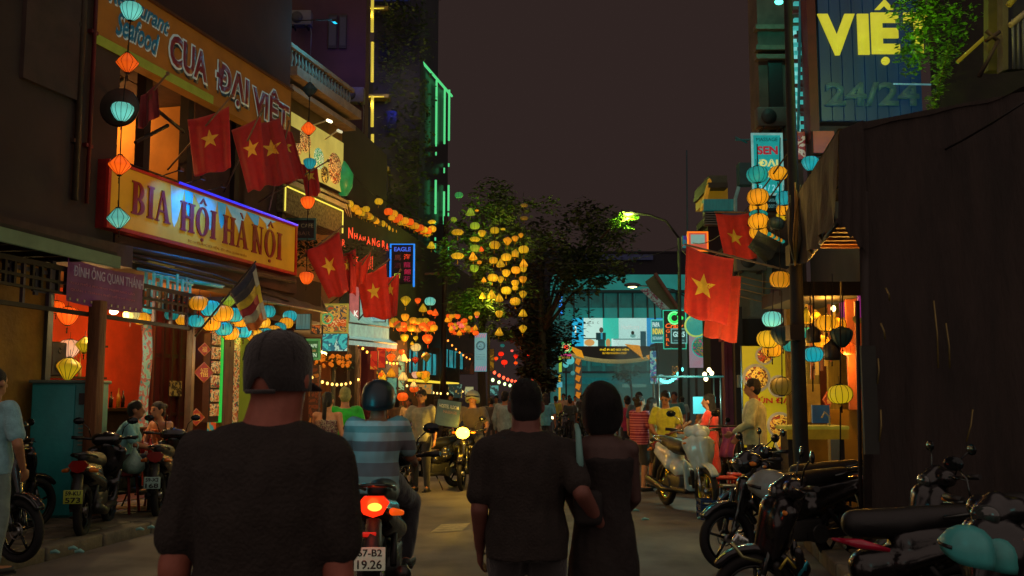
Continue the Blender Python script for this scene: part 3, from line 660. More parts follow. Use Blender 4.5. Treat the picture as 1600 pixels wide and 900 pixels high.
def XR(Y): return 1.5+.15*Y if Y < 12 else 3.3+.122*(Y-12)           # right kerb
ys = [-12, 0, 6, 12, 19, 30, 45, 60, 84]
g = MB(); vs = []
for y in ys: vs += [(XL(y), y, 0), (XR(y), y, 0)]
g.add(vs, [(2*i, 2*i+1, 2*i+3, 2*i+2) for i in range(len(ys)-1)]); struct('road', g, asph)
g = MB(); g.add([(-80, 84, -.004), (110, 84, -.004), (110, 98, -.004), (-80, 98, -.004)], [(0, 1, 2, 3)]); struct('cross_road', g, asph)
mk = mat('#8a8468', .7, scale=9, var=.35); lm = MB()
for a, b, c, d in (((672, 832), (722, 829), (735, 817), (690, 819)), ((740, 797), (768, 790), (768, 786), (745, 789))):
    q = [G(*p, .004) for p in (a, b, c, d)]; lm.add(q, [(0, 1, 2, 3)])
struct('road_marking', lm, mk)
# pavements with kerb stones and slabs
for nm, XX, sd in (('pavement_left', XL, -1), ('pavement_right', XR, 1)):
    m = MB(); v = []
    for y in ys: v += [(XX(y)+sd*.26, y, .1), (XX(y)+sd*9, y, .1)]
    m.add(v, [(2*i, 2*i+1, 2*i+3, 2*i+2) if sd > 0 else (2*i+1, 2*i, 2*i+2, 2*i+3) for i in range(len(ys)-1)])
    pv = struct(nm, m, mat('#3e3a32', .9, scale=3)); pm = None; rnd = random.Random(3)
    y = 5.0; first = None; kmat = mat('#5f5a4c', .85, scale=6, var=.25, bump=.5)
    while y < 60:
        L = .98; x = XX(y); dx = XX(y+1)-x; a = math.atan2(1, dx)-PI/2
        if first is None:
            k = MB(); k.rbox((0, 0, 0), (.24, .985, .18), .02); first = part('kerb_stone', k, kmat, pv); o = first
        else: o = first.copy(); COL.objects.link(o)
        o.location = (x+dx/2+sd*.13, y+.5, .045+rnd.uniform(-.004, .004)); o.rotation_euler = (0, 0, a); y += 1.0
    first = None; cnt = 0
    for i in range(26):
        for j in range(5):
            yy = 6.2+i*.62; xx = XX(yy)+sd*(.58+j*.6)
            if first is None:
                k = MB(); k.rbox((0, 0, 0), (.575, .595, .05), .008); first = part('paving_slab', k, mat('#6b6553', .85, scale=3.5, var=.3, bump=.6, hex2='#4a4538'), pv); o = first
            else: o = first.copy(); COL.objects.link(o)
            o.location = (xx, yy, .105+rnd.uniform(-.005, .006)); o.rotation_euler = (rnd.uniform(-.01, .01), rnd.uniform(-.01, .01), math.atan2(1, .155)-PI/2)
# ---------------------------------------------------------------- the beer house on the left
OA = Vector((LA[0], LA[1], 0)); rzA = ang(LA[2]); dA = Vector((math.cos(rzA), math.sin(rzA), 0))
def back(pl, d): return (pl[0]-d*math.sqrt(1+pl[2]**2), pl[1], pl[2])
class FR:
    def __init__(s, pl, right=False):
        s.pl = pl; s.O = Vector((pl[0], pl[1], 0)); s.rz = ang(pl[2], right); s.d = Vector((math.cos(s.rz), math.sin(s.rz), 0)); s.r = right
    def l(s, px, py, dep=0):
        pl = back(s.pl, dep if not s.r else -dep); p = W(px, py, pl); return Vector(((p-s.O).dot(s.d), dep, p.z))
    def w(s, x, y, z):
        n = Vector((-s.d.y, s.d.x, 0)); return s.O+s.d*x+n*y+Vector((0, 0, z))
A = FR(LA)
plaster_dark = mat('#4a332a', .9, scale=1.6, var=.3, bump=.4)
orangewall = mat('#b0782c', .85, scale=1.2, var=.2)
house = thing('beer_house', 'dark three storey restaurant house with an open lit upper room behind yellow signs', 'building', OA, rzA)
def hp_(name, c, d, m, label=None, par=None):
    b = MB(); b.box(c, d); return part(name, b, m, par or house, label)
xe = A.l(455, 500).x; x0 = 0.0; xw = xe-x0
# upper room: floor, ceiling, back wall, side walls
hp_('floor_slab', (xw/2, 2.2, 3.75), (xw, 4.6, .3), plaster_dark)
hp_('ceiling', (xw/2, 2.2, 6.75), (xw, 4.6, .25), mat('#4a3322', .9))
hp_('back_wall', (xw/2, 4.2, 5.25), (xw-.02, .2, 2.7), orangewall)
hp_('side_wall', (xw-.1, 2.2, 5.25), (.2, 4, 2.7), plaster_dark); hp_('side_wall', (-.05, 2.2, 5.25), (.15, 4, 2.7), mat('#5a2018', .9))
hp_('upper_wall', (xw/2, .4, 9.6), (xw, .5, 5.4), mat('#402622', .9, scale=1)); hp_('partition_wall', (A.l(300, 240).x+.8, 2.3, 5.25), (.2, 3.4, 2.7), orangewall)
for px in (165, 222, 290, 365, 440):
    x = A.l(px, 240, .25).x; hp_('column', (x, .25, 5.25), (.16, .16, 2.72), mat('#1d1512', .8))
hp_('wall_panel', (A.l(342, 240, .3).x, .3, 5.25), (1.7, .08, 2.7), plaster_dark); hp_('wall_panel', (A.l(402, 240, .3).x, .3, 5.25), (1.6, .08, 2.7), plaster_dark)
rl = MB()
for z in (4.55, 4.85, 5.05): rl.bar((0.05, .12, z), (A.l(290, 240).x, .12, z), .016, n=6)
part('railing', rl, mat('#16110f', .6), house)
for a, b in (((147, 200), (178, 178)), ((172, 145), (205, 122)), ((225, 222), (275, 195)), ((245, 160), (300, 205))):
    pa, pb = A.l(*a, .0), A.l(*b, .0); s_ = MB(); s_.bar((pa.x, .15, pa.z), (pb.x, .15, pb.z), .03, n=6); part('brace', s_, mat('#16110f', .6), house)
pc = MB(); c_ = A.l(213, 225, 4.0); pc.box((c_.x, 4.05, c_.z), (.5, .04, .5)); part('wall_picture', pc, printmat(['#20140c', '#3a2a18', '#6a5030'], 0, 5), house)
fl = MB(); c_ = A.l(170, 158, 2.5); fl.lathe([(.05, .05), (.3, 0), (.32, -.04), (.05, -.05)], 16, (c_.x, 2.0, 6.4)); part('ceiling_lamp', fl, mat('#ffcf60', .4, em=1.6), house)
for x in (.9, 2.0): lamp(A.w(x, 2.0, 6.2), 60, '#ffb868', .15)
lantern(150, 132, 15, 'orange', 'round', 15.2, 'small orange lantern at the ceiling of the open upper room', 'lanterns in the upper room')
lantern(148, 148, 9, 'amber', 'round', 15.6, 'tiny amber lantern below the orange one in the upper room', 'lanterns in the upper room')
# round dark sign disc
c_ = A.w(A.l(187, 168, -.4).x, -.5, 0); q = W(187, 168, back(LA, -.5)); dsc = thing('disc_sign', 'round dark disc sign on a bracket behind a cyan lantern', 'sign', q, 0)
b = MB(); b.lathe([(.25, -.05), (.26, 0), (.25, .05)], 32, axis=Vector((0, 1, 0))); part('disc', b, mat('#3a322a', .6, scale=8), dsc); b = MB(); b.torus((0, 0, 0), .25, .025, 'Y', 36, 8); part('rim', b, mat('#15110e', .4), dsc)
b = MB(); b.bar((0, 0, .25), (-.6, .7, .35), .02); part('bracket', b, mat('#15110e', .4), dsc)
# --- CUA DAI VIET
def place(fr, pxl, pyb, pxr, pyt, dep=0):
    a = fr.l(pxl, pyb, dep); b = fr.l(pxr, pyb, dep); t = fr.l(pxl, pyt, dep); return a, b.x-a.x, t.z-a.z
a, b_, t_ = A.l(147, 66, -.12), A.l(448, 222, -.12), 0
Wc = A.l(454, 222, -.12).x-a.x; Hc = 1.06; zb = (a.z+b_.z)/2
cs = thing('restaurant_sign', 'long orange yellow sign with red outlined letters above the open upper room', 'sign', A.w(a.x, -.12, zb), rzA)
b = MB(); b.box((Wc/2, .12, Hc/2), (Wc, .22, Hc)); part('sign_box', b, mat('#b87018', .6, scale=2, var=.14, em=.1), cs)  # faint glow put into the sign colours in place of street light
b = MB(); b.box((Wc*.26, -.006, .06), (Wc*.52, .012, .14)); part('lower_band', b, mat('#9aa22c', .6, var=.1, em=.15), cs)
b = MB(); b.box((Wc/2, .1, Hc+.02), (Wc+.04, .28, .04)); part('top_rail', b, mat('#5a3414', .6), cs)
f_red = mat('#8c1420', .5, var=.06, bump=0, em=.08); f_wh = mat('#b8c8b8', .5, var=.05, bump=0, em=.2); f_nv = mat('#0b3040', .5, bump=0); f_tl = mat('#06586a', .5, bump=0, em=.25)
def outlined(word, u0, u1, v0, v1, off=.03):
    X0, X1, Z0, Z1 = Wc*u0, Wc*u1, Hc*v0, Hc*v1; g = .035
    letters(word, X0-g, X1+g, Z0-g, Z1+g, f_nv, cs, y=-.012, ext=.004, off=off+.03, dx=.04, dz=-.05, name='letter_shadow')
    letters(word, X0-g, X1+g, Z0-g, Z1+g, f_wh, cs, y=-.02, ext=.004, off=off+.035, name='letter_outline'); letters(word, X0, X1, Z0, Z1, f_red, cs, y=-.028, ext=.005, off=off)
lx = lambda px, py: (A.l(px, py, -.12).x-a.x)/Wc
outlined('CUA', lx(263, 80), lx(322, 100), .25, .72, .035); outlined('ĐẠI', lx(336, 120), lx(386, 150), .16, .72, .035); outlined('VIỆT', lx(393, 150), lx(449, 190), .08, .80, .035)
for word, u0, u1, v0, v1 in (('Restaurant', lx(166, 20), lx(262, 50), .64, .90), ('Seafood', lx(178, 60), lx(246, 80), .24, .58)):
    letters(word, Wc*u0, Wc*u1, Hc*v0, Hc*v1, f_wh, cs, y=-.014, ext=.003, off=.03, shear=.35, dx=.025, dz=-.02, name='letter_outline', arc=.03)
    letters(word, Wc*u0, Wc*u1, Hc*v0, Hc*v1, f_tl, cs, y=-.022, ext=.004, off=.025, shear=.35, arc=.03)
# --- BIA HOI HA NOI
a1 = A.l(163, 355, -.25); Wb = A.l(461, 430, -.25).x-a1.x; Hb = A.l(163, 246, -.25).z-a1.z
bs_ = thing('beer_sign', 'yellow light box sign with dark red serif letters washed by blue light', 'sign', A.w(a1.x, -.25, a1.z), rzA)
b = MB(); b.box((Wb/2, .14, Hb/2), (Wb, .26, Hb)); part('sign_box', b, mat('#7a1512', .5), bs_)
b = MB(); b.box((Wb/2, -.004, Hb/2+.01), (Wb-.1, .012, Hb-.1)); part('sign_face', b, mat('#d89a12', .5, em=.2, scale=1.5, var=.16, bump=.05), bs_)
for c, d in (((Wb/2, -.012, .025), (Wb, .05, .05)), ((Wb/2, -.012, Hb-.02), (Wb, .05, .04)), ((.03, -.012, Hb/2), (.06, .046, Hb-.09)), ((Wb-.03, -.012, Hb/2), (.06, .046, Hb-.09))):
    b = MB(); b.box(c, d); part('border', b, mat('#a01a10', .5), bs_)
bl = lambda px, py: A.l(px, py, -.25).x-a1.x
fr_ = mat('#7a1020', .45, var=.05, bump=0)
serif_word('BIA', bl(203, 310), bl(267, 310), Hb*.30, Hb*.80, fr_, bs_, y=-.035); serif_word('HỘI', bl(279, 340), bl(338, 340), Hb*.26, Hb*.74, fr_, bs_, y=-.035); serif_word('HÀ', bl(346, 350), bl(388, 360), Hb*.24, Hb*.74, fr_, bs_, y=-.035); serif_word('NỘI', bl(391, 370), bl(440, 380), Hb*.22, Hb*.74, fr_, bs_, y=-.035)
letters('ĐC: 54 ĐƯỜNG BÙI VIỆN - ĐT: 0914 QUÁN NHẬU', bl(292, 380), bl(384, 400), Hb*.09, Hb*.16, mat('#8c4a10', .5, bump=0), bs_, y=-.016, ext=.002)
bpm = mat('#28a0c8', .45, em=.3, scale=1.2, var=.25, bump=0); bpw = mat('#a8c8c8', .45, em=.32, scale=2, var=.15, bump=0, hex2='#4aa8c0')  # glowing blue wedges stand in for the blue light wash
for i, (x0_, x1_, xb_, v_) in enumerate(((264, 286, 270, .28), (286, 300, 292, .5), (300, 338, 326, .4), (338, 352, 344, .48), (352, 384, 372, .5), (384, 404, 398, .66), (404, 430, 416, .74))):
    q = MB(); u0, u1, ub = bl(x0_, 340), bl(x1_, 350), bl(xb_, 380); q.poly([(u0, Hb-.06), (u1-.01, Hb-.06), (ub+.08, Hb*(v_+.12)), (ub, Hb*v_), (ub-.06, Hb*(v_+.1))], -.013-.001*i, -.008); part('blue_wash_wedge', q, bpm if i % 2 else bpw, bs_)
q = MB(); q.bar((bl(275, 330), -.05, Hb+.01), (Wb-.05, -.05, Hb+.01), .02); part('led_strip', q, mat('#3030e8', .4, em=1.2, var=0), bs_)
for px, e in ((283, 26), (318, 60), (350, 30)):
    p = A.l(px, 255, -.55); f = thing('floodlight', {283: 'small blue flood lamp above the letter H of the yellow sign', 318: 'middle blue flood lamp above the yellow sign', 350: 'small blue flood lamp nearest the end of the yellow sign'}[px], 'lamp', A.w(p.x, -.55, a1.z+Hb+.12), rzA, 'flood lamps over the yellow sign')
    b = MB(); b.box((0, 0, 0), (.1, .05, .05)); part('housing', b, mat('#101010', .4), f); b = MB(); b.bar((0, 0, 0), (0, .4, -.1), .01); part('arm', b, mat('#101010', .4), f)
    lamp(A.w(p.x, -.75, a1.z+Hb+.1), e*2.0, '#109cff', .03, spot=95, aim=A.w(p.x, -.2, a1.z+.1))
# --- dark building nearest on the left
nb = thing('corner_house', 'dark unlit house filling the upper left corner with a drainpipe on its wall', 'building', OA, rzA)
hp_('front_wall', (-4.5, .15, 8.1), (8.9, .5, 9.4), mat('#3d332e', .9, scale=1.2, var=.15), par=nb)
for px in (118, 137):
    x = A.l(px, 200, -.12).x; q = MB(); q.bar((x, -.16, 4.2), (x, -.16, 12), .045 if px == 118 else .03, n=10)
    for z in (5.0, 6.6, 8.2): q.box((x, -.12, z), (.14, .1, .05))
    part('drainpipe', q, mat('#3a2d22' if px == 118 else '#5a1218', .5), nb)
hp_('ledge', (-4.4, -.15, 3.55), (8.8, .5, .3), mat('#40322c', .8), par=nb)
ww = MB()
for x in (-3.2, -1.5): hp_('shutter', (x, -.13, 6.4), (1.0, .06, 1.7), mat('#44352f', .7, scale=3), par=nb)
# --- pavement roof, lattice, posts
PK = FR((-6.72+.16*9.7-.0, 9.7, .16)) if False else None
pr0 = (-6.62+.16*10, 10.0, .16); K = FR(pr0); rzK = K.rz
ra = K.l(-40, 346); rb = K.l(186, 400)
rf = thing('pavement_roof', 'flat tin pavement roof with a pale green edge strip above the lattice', 'canopy', K.w(0, 0, 0), rzK)
L0, L1 = ra.x-1.5, rb.x
q = MB(); q.box(((L0+L1)/2, .0, 3.2), (L1-L0, .05, .14)); part('edge_strip', q, mat('#7f9a6c', .6, em=.05, scale=2, stretch=(1, 1, 1)), rf)
q = MB(); q.box(((L0+L1)/2, 1.0, 3.3), (L1-L0, 1.95, .05)); part('roof_sheet', q, mat('#2a221c', .8), rf)
for i in range(9):
    q = MB(); q.box((L0+.3+i*(L1-L0-.4)/8, 1.0, 3.24), (.06, 1.9, .06)); part('rafter', q, mat('#3a2d20', .8), rf)
wood = mat('#70482a', .75, scale=3, var=.3, bump=.5, stretch=(3, 3, .4)); dark = mat('#241a16', .7, scale=5)
PF = FR(LP)
def post(px0, py0, px1, py1, Y0, label, r, m, foot=True):
    p = P(px0, py0, Y0); g_ = P(px1, py1, Y0); t = thing('post', label, 'post', (g_.x, Y0, .1), rzK, 'posts of the pavement roof')
    b = MB(); b.rbox((0, 0, (p.z-.1)/2), (r, r, p.z-.1), .01); part('shaft', b, m, t)
    if foot: b = MB(); b.rbox((0, 0, .03), (r*2, r*2, .06), .01); part('foot', b, dark, t)
    return t
post(150, 470, 138, 815, 12.4, 'thick brown post nearest the camera under the banner', .16, wood); post(300, 480, 293, 700, 15.0, 'slender grey post beside the red door, farther from the camera', .1, mat('#5c4a3c', .5, scale=4))
# rail beam + lattice at the post line
lt = thing('lattice_screen', 'dark wooden lattice screen hanging under the pavement roof', 'screen', PF.w(0, 0, 0), PF.rz)
xa, xb = PF.l(-60, 470).x, PF.l(302, 500).x; zt, zb_ = 3.12, 2.62
for z, h in ((zt, .06), (zb_, .05), (2.95, .035), (2.86-.03, .03)):
    q = MB(); q.box(((xa+xb)/2, 0, z), (xb-xa, .05, h)); part('rail', q, dark, lt)
x = xa; i = 0; first = None
while x < xb:
    if not (PF.l(104, 440).x < x < PF.l(222, 440).x):
        q = MB(); hh = zt-zb_ if i % 3 == 0 else .3; q.box((x, .004, zt-hh/2), (.04, .04, hh)); part('lattice_bar', q, dark if i % 3 else mat('#4c3a4a', .5), lt)
    x += .16; i += 1
# hanging fret pieces near the yellow wall and teal slats
for (u, v, w_, h_) in ((45, 420, 60, 6), (60, 440, 5, 40), (20, 425, 5, 40), (86, 430, 5, 44), (70, 455, 30, 5)):
    p = PF.l(u, v, .0); q = MB(); q.box((p.x, .03, p.z), (w_*12.0/F*1.6, .03, h_*12.0/F)); part('fret', q, mat('#39304a', .5, scale=3), lt)
for i, (u, v, h_) in enumerate([(228, 440, 30), (234, 450, 26), (240, 445, 40), (247, 452, 24), (252, 440, 22), (262, 448, 36), (270, 455, 26), (277, 442, 30), (285, 450, 30), (291, 444, 24), (297, 452, 34), (236, 480, 16), (256, 476, 18)]):
    p = PF.l(u, v, .25); q = MB(); q.box((p.x, .25, p.z), (.055, .02, h_*14.0/F)); part('slat', q, mat('#1ea0a8', .4, em=.35 if i % 3 else .12, var=.3), lt)
# banner
a = PF.l(103, 470, -.06); Wn = PF.l(223, 480, -.06).x-a.x; Hn = PF.l(103, 402, -.06).z-a.z
bn = thing('cloth_banner', 'faded purple banner with white capital letters hung on the lattice', 'banner', PF.w(a.x, -.06, a.z), PF.rz)
q = MB(); S_ = lambda u, v: Vector((u*Wn, .012*math.sin(u*14)*math.sin(v*3), v*Hn-.03*math.sin(PI*u))); sheet(q, S_, 0, 1, 0, 1, 30, 8); part('cloth', q, mat('#84386c', .7, scale=2.5, var=.22, hex2='#6a284c', em=.1), bn)
letters('ĐÌNH ÔNG QUAN THÁNH', .08, Wn-.06, Hn*.56, Hn*.9, mat('#b8a8b0', .6, bump=0, em=.08), bn, y=-.03, ext=.004, off=.006)
for i, tx in enumerate(('KHU PHỐ 2 PHƯỜNG PHẠM NGŨ LÃO', 'QUẬN 1 THÀNH PHỐ HỒ CHÍ MINH')): letters(tx, .05, Wn-.25, Hn*(.4-.16*i), Hn*(.49-.16*i), mat('#a85a72', .6, bump=0), bn, y=-.018, ext=.002)
for i in range(12): q = MB(); q.box((.06+i*(Wn-.1)/11, -.01, .03), (.03, .01, .03)); part('eyelet', q, mat('#b8b48a', .5), bn)
# --- ground floor of the beer house
G0 = A.l(60, 560).x; G1 = A.l(300, 560).x; G2 = A.l(455, 560).x
redw = mat('#c2401a', .8, scale=1.5, var=.2); maroon = mat('#5a1414', .7, scale=1.5, var=.2); yel = mat('#a07a24', .85, scale=2, var=.25, hex2='#7d5c1a', bump=.4)
hp_('wall_yellow', (G0-2.4, .05, 1.95), (4.8, .25, 3.4), yel, 'yellow rendered ground floor wall')
hp_('door_jamb', (G0+.03, .02, 1.9), (.1, .3, 3.4), mat('#3d4038', .6))
bw = A.l(70, 560, 3.5).x-.6; hp_('shop_back_wall', ((G0+G2)/2-.3, 3.6, 1.95), (G2-G0+6, .15, 3.5), redw)
hp_('shop_side_wall', (G0+.1, 2.0, 1.95), (.12, 3.4, 3.5), redw); hp_('shop_floor', ((G0+G2)/2, 1.9, .12), (G2-G0, 4.2, .06), mat('#4a2a1c', .6)); hp_('shop_ceiling', ((G0+G2)/2, 1.9, 3.62), (G2-G0, 3.9, .05), mat('#5a3a20', .9))
xm = A.l(243, 560, .9).x; xn = A.l(296, 560, .9).x
hp_('red_doors', ((xm+xn)/2+.05, 1.0, 1.7), (xn-xm+.2, .08, 3.1), maroon, 'dark maroon folding doors')
for i in range(5):
    hp_('door_stile', (xm+i*(xn-xm)/4, .93, 1.7), (.05, .05, 3.1), mat('#3a0d0d', .6))
for z in (.5, 1.3, 2.3): hp_('door_rail', ((xm+xn)/2, .945, z), (xn-xm, .03, .06), mat('#3a0d0d', .6))
pn = MB(); p = A.l(276, 607, .85); pn.box((p.x, .87, p.z), (.34, .02, .26)); part('notice', pn, printmat(['#8a7440', '#3a2a18', '#b09a5a'], .06, 9), house)
# bar counter and shelves with bottles inside
bc = thing('bar_counter', 'dark bar counter with bottles and white bowls in the red room', 'counter', OA, rzA)
c = A.l(185, 620, 2.2); cx = c.x; q = MB(); q.box((cx, 2.2, .75), (1.9, .5, 1.2)); part('counter_body', q, mat('#1c1210', .6), bc); q = MB(); q.box((cx, 2.15, 1.38), (2.0, .62, .05)); part('counter_top', q, mat('#2a1a12', .3), bc)
q = MB(); q.box((cx+.1, 3.3, 1.95), (1.7, .28, .04)); part('shelf', q, mat('#1c1210', .6), bc); q = MB(); q.box((cx+.1, 3.3, 2.55), (1.7, .28, .04)); part('shelf', q, mat('#1c1210', .6), bc)
def bottle(p, h, hexc, label, r=.035):
    t = MB(); t.lathe([(r, 0), (r, h*.55), (r*.9, h*.62), (r*.35, h*.75), (r*.33, h*.96), (r*.4, h), (.001, h)], 12); o = t.build('bottle', mat(hexc, .12, scale=4, bump=0, coat=.5)); o.location = p; tag(o, label, 'bottle', 'bottles at the bar'); return o
for i, (dx, h, c_, z, y_, lb) in enumerate([(-.62, .3, '#12201a', 1.41, 2.2, 'dark green bottle at the left end of the bar'), (-.5, .36, '#8a6a20', 1.41, 2.25, 'tall amber bottle second on the bar'), (-.34, .28, '#10180f', 1.41, 2.1, 'short black bottle on the bar'), (.0, .34, '#a88428', 1.41, 2.2, 'tall gold bottle in the middle of the bar'), (.2, .3, '#16120e', 1.41, 2.25, 'black bottle beside the gold one on the bar'),
        (-.5, .33, '#3a2a16', 1.97, 3.3, 'brown bottle on the lower shelf, leftmost'), (-.3, .33, '#b0903a', 1.97, 3.3, 'pale gold bottle on the lower shelf'), (-.1, .33, '#20301c', 1.97, 3.3, 'green bottle on the lower shelf'), (.1, .33, '#5a1c10', 1.97, 3.3, 'dark red bottle on the lower shelf'), (.35, .33, '#c8b070', 1.97, 3.3, 'cream bottle on the lower shelf, rightmost')]):
    bottle(A.w(cx+dx, y_, z), h, c_, lb)
for i in range(6):
    t = MB(); t.lathe([(.03, 0), (.07, .05), (.085, .08), (.075, .08), (.03, .02)], 12); o = t.build('bowl', mat('#b8b07a', .3, em=.05)); o.location = A.w(cx+.25+.1*i, 1.98+(i % 2)*.08, 1.41+.03*(i % 3)); tag(o, ['first', 'second', 'third', 'fourth', 'fifth', 'last'][i]+' cream bowl of the row on the bar counter', 'bowl', 'bowls on the bar')
gl = MB()
for i in range(9): gl.lathe([(.03, 0), (.006, .02), (.006, .08), (.035, .1), (.03, .17)], 8, (cx-.35+i*.1, 3.3, 2.3))
tag(gl.build('glass_rack', mat('#b89048', .15, scale=5)), 'rack of hanging wine glasses over the bar', 'glasses').matrix_world = Matrix.Translation(OA) @ Matrix.Rotation(rzA, 4, 'Z')
# red room light, bare bulb
for x, y_, e in ((G0+1.2, 2.3, 16), (G0+2.3, 2.6, 16), (G0+3.2, .5, 7), (G2-1.6, 1.6, 30)): lamp(A.w(x, y_, 2.9), e*3.2, '#ffae50', .12)
bb = thing('bare_bulb', 'bright bare light bulb under the banner', 'lamp', PF.w(PF.l(178, 486, .5).x, .5, PF.l(178, 486, .5).z)); q = MB(); q.ell((0, 0, 0), (.06, .06, .05)); part('bulb', q, mat('#fff0b0', .3, em=7, var=0), bb); q = MB(); q.bar((0, 0, .04), (0, 0, .14), .025); part('socket', q, dark, bb)
lamp(Vector(bb.location)+Vector((0, -.1, -.12)), 60, '#ffd890', .06)
# speaker, fan
sp = thing('speaker', 'black loudspeaker fixed on the wall behind the lanterns', 'speaker', A.w(A.l(83, 540, 1.2).x, 1.2, 2.15), rzA); q = MB(); q.rbox((0, 0, 0), (.3, .25, .5), .02); part('cabinet', q, mat('#141010', .6), sp)
for z, r in ((-.1, .1), (.13, .05)): q = MB(); q.lathe([(r, 0), (r*.9, .01), (r*.3, -.01)], 18, (0, -.13, z), axis=Vector((0, -1, 0))); part('cone', q, mat('#26201e', .7), sp)
# teal cabinet
a = P(49, 690, 12.3); cb = thing('metal_cabinet', 'teal metal cabinet with one flat door and side vents on the pavement', 'cabinet', (P(49, 600, 12.3).x, 12.3, .13), R(8)); cw = (140-49)*12.3/F; 
tealm = mat('#1c8a8c', .5, scale=3, var=.12); chh = P(90, 598, 12.3).z-.13
q = MB(); q.rbox((cw/2, .4, chh/2), (cw, .75, chh), .015); part('body', q, mat('#2f7f7c', .5, scale=4), cb)
q = MB(); q.rbox((cw*.37, .01, chh/2), (cw*.7, .03, chh-.06), .01); part('door', q, tealm, cb); q = MB(); q.rbox((cw*.06, -.02, chh*.55), (.025, .03, .12), .005); part('handle', q, dark, cb)
q = MB(); q.rbox((cw/2, .4, chh+.015), (cw+.06, .82, .04), .01); part('lid', q, mat('#5a6a5c', .5), cb)
for i in range(7): q = MB(); q.box((cw*.87, .015, chh*.72-i*.05), (.11, .015, .015)); part('vent_slat', q, mat('#86806a', .5), cb)
q = MB(); q.box((cw*.87, .015, chh*.88), (.13, .012, .14)); part('control_panel', q, mat('#241812', .5), cb)
# scroll tapestry, hanging fortune signs
sc = thing('scroll_painting', 'long pale blue green scroll printed with birds and flowers beside the red doors', 'scroll', A.w(A.l(222, 530, -.1).x, -.1, 0), rzA)
z1 = A.l(230, 505, -.1).z; z0 = A.l(232, 668, -.1).z; q = MB(); S_ = lambda u, v: Vector((u*.24, .02*math.sin(v*7), z0+(z1-z0)*v)); sheet(q, S_, 0, 1, 0, 1, 4, 16); part('paper', q, printmat(['#4f8f86', '#6fae9a', '#8ab09a', '#b05a4a', '#3f7f80'], .12, 7), sc)
for z in (z0, z1): q = MB(); q.bar((-.02, 0, z), (.26, 0, z), .015); part('roller', q, wood, sc)
def fu(px, py, d, Y, lab, pk=FR(LA)):
    p = P(px, py, Y); t = thing('fortune_sign', lab, 'ornament', p, R(40), 'red paper diamond ornaments'); s = d*Y/F/2; q = MB(); q.poly([(0, s), (s, 0), (0, -s), (-s, 0)], -.012, .012); part('diamond', q, mat('#c2281a', .6, em=.12), t)
    q = MB(); s2 = s*1.02
    for i in range(4): u = [(0, s2), (s2, 0), (0, -s2), (-s2, 0)]; q.bar((u[i][0], -.014, u[i][1]), (u[(i+1) % 4][0], -.014, u[(i+1) % 4][1]), .008, n=5)
    part('border', q, mat('#e07a28', .5, em=.1), t)
    letters('福', -s*.42, s*.42, -s*.45, s*.45, mat('#f0b040', .5, em=.3, bump=0), t, y=-.016, ext=.003); return t
fu(318, 582, 31, 16.2, 'big red diamond sign with a gold character by the slender post'); fu(319, 546, 20, 16.3, 'small red diamond sign just above the big one'); fu(306, 652, 26, 15.6, 'red diamond sign low beside the slender post'); fu(1293, 625, 26, 14.2, 'red diamond sign behind the yellow lantern of the right shop')
# poster columns right of the doors
def column(px0, px1, pyt, pyb, m, label, kind='poster_column', dep=-.1, pl=A, cat='column', thick=.12):
    a = pl.l(px0, pyb, dep); b = pl.l(px1, pyb, dep); t = pl.l(px0, pyt, dep); z0 = max(.1, a.z); o = thing(kind, label, cat, pl.w(a.x, dep, z0), pl.rz); q = MB(); w_ = max(.04, b.x-a.x); q.box((w_/2, thick/2, (t.z-z0)/2), (w_, thick, t.z-z0)); part('panel', q, m, o); return o
food = printmat(['#2a1810', '#7a3a18', '#c0602a', '#d8b070', '#40503a', '#b03020'], .22, 9)
cc = column(325, 341, 520, 660, mat('#3c2414', .6), 'narrow hanging strip of food pictures left of the green light tube', 'menu_strip', cat='menu')
a = A.l(325, 660, -.1); w_ = A.l(341, 660, -.1).x-a.x
for i in range(7): q = MB(); q.rbox((w_/2, -.015, .2+i*.235), (w_*.85, .02, .2), .01); part('food_picture', q, food, cc)
column(343, 346, 520, 660, mat('#28c040', .4, em=.75, var=0), 'green light tube beside the wooden pillar', 'light_tube', cat='light')
column(347, 362, 515, 680, wood, 'wooden pillar between two strips of food pictures', 'pillar')
cc = column(363, 372, 520, 660, food, 'second strip of food pictures right of the wooden pillar', 'menu_strip', cat='menu')
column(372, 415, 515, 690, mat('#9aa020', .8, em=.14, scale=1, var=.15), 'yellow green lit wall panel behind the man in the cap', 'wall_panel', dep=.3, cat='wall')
for x0_, x1_ in ((300, 323), (415, 455)): column(x0_, x1_, 505, 690, maroon, 'dark red wall panel %s' % ('beside the slender post' if x0_ == 300 else 'right of the yellow green wall'), 'wall_panel', dep=.35, cat='wall')
lamp(A.w(A.l(385, 560).x, -.3, 2.6), 9, '#d8e040', .08)
# utility beams beneath the big sign
ub = thing('service_rails', 'bundle of dark metal rails and cable trays under the yellow sign', 'rails', OA, rzA)
for (xa_, ya_, xb_, yb_, r, m) in ((190, 395, 330, 430, .035, dark), (200, 405, 400, 455, .03, dark), (230, 408, 312, 425, .028, mat('#a8923c', .5, em=.1)), (215, 420, 350, 447, .02, mat('#13708a', .4, em=.15)), (300, 440, 347, 448, .03, mat('#17a0a0', .4, em=.2)), (330, 428, 450, 470, .02, dark), (180, 385, 460, 440, .05, dark), (240, 430, 300, 444, .03, mat('#1a8f98', .4, em=.2))):
    p, q_ = A.l(xa_, ya_, -.3), A.l(xb_, yb_, -.3); q = MB(); q.bar((p.x, -.3, p.z), (q_.x, -.3, q_.z), r, n=6); part('rail', q, m, ub)
ms = MB(); p = A.l(205, 400, 0); ms.box((p.x+2.6, .3, 3.72), (7.6, .6, .5)); part('fascia', ms, mat('#2a1d16', .8), ub)
ft = mat('#8a8a4a', .4, em=.25)
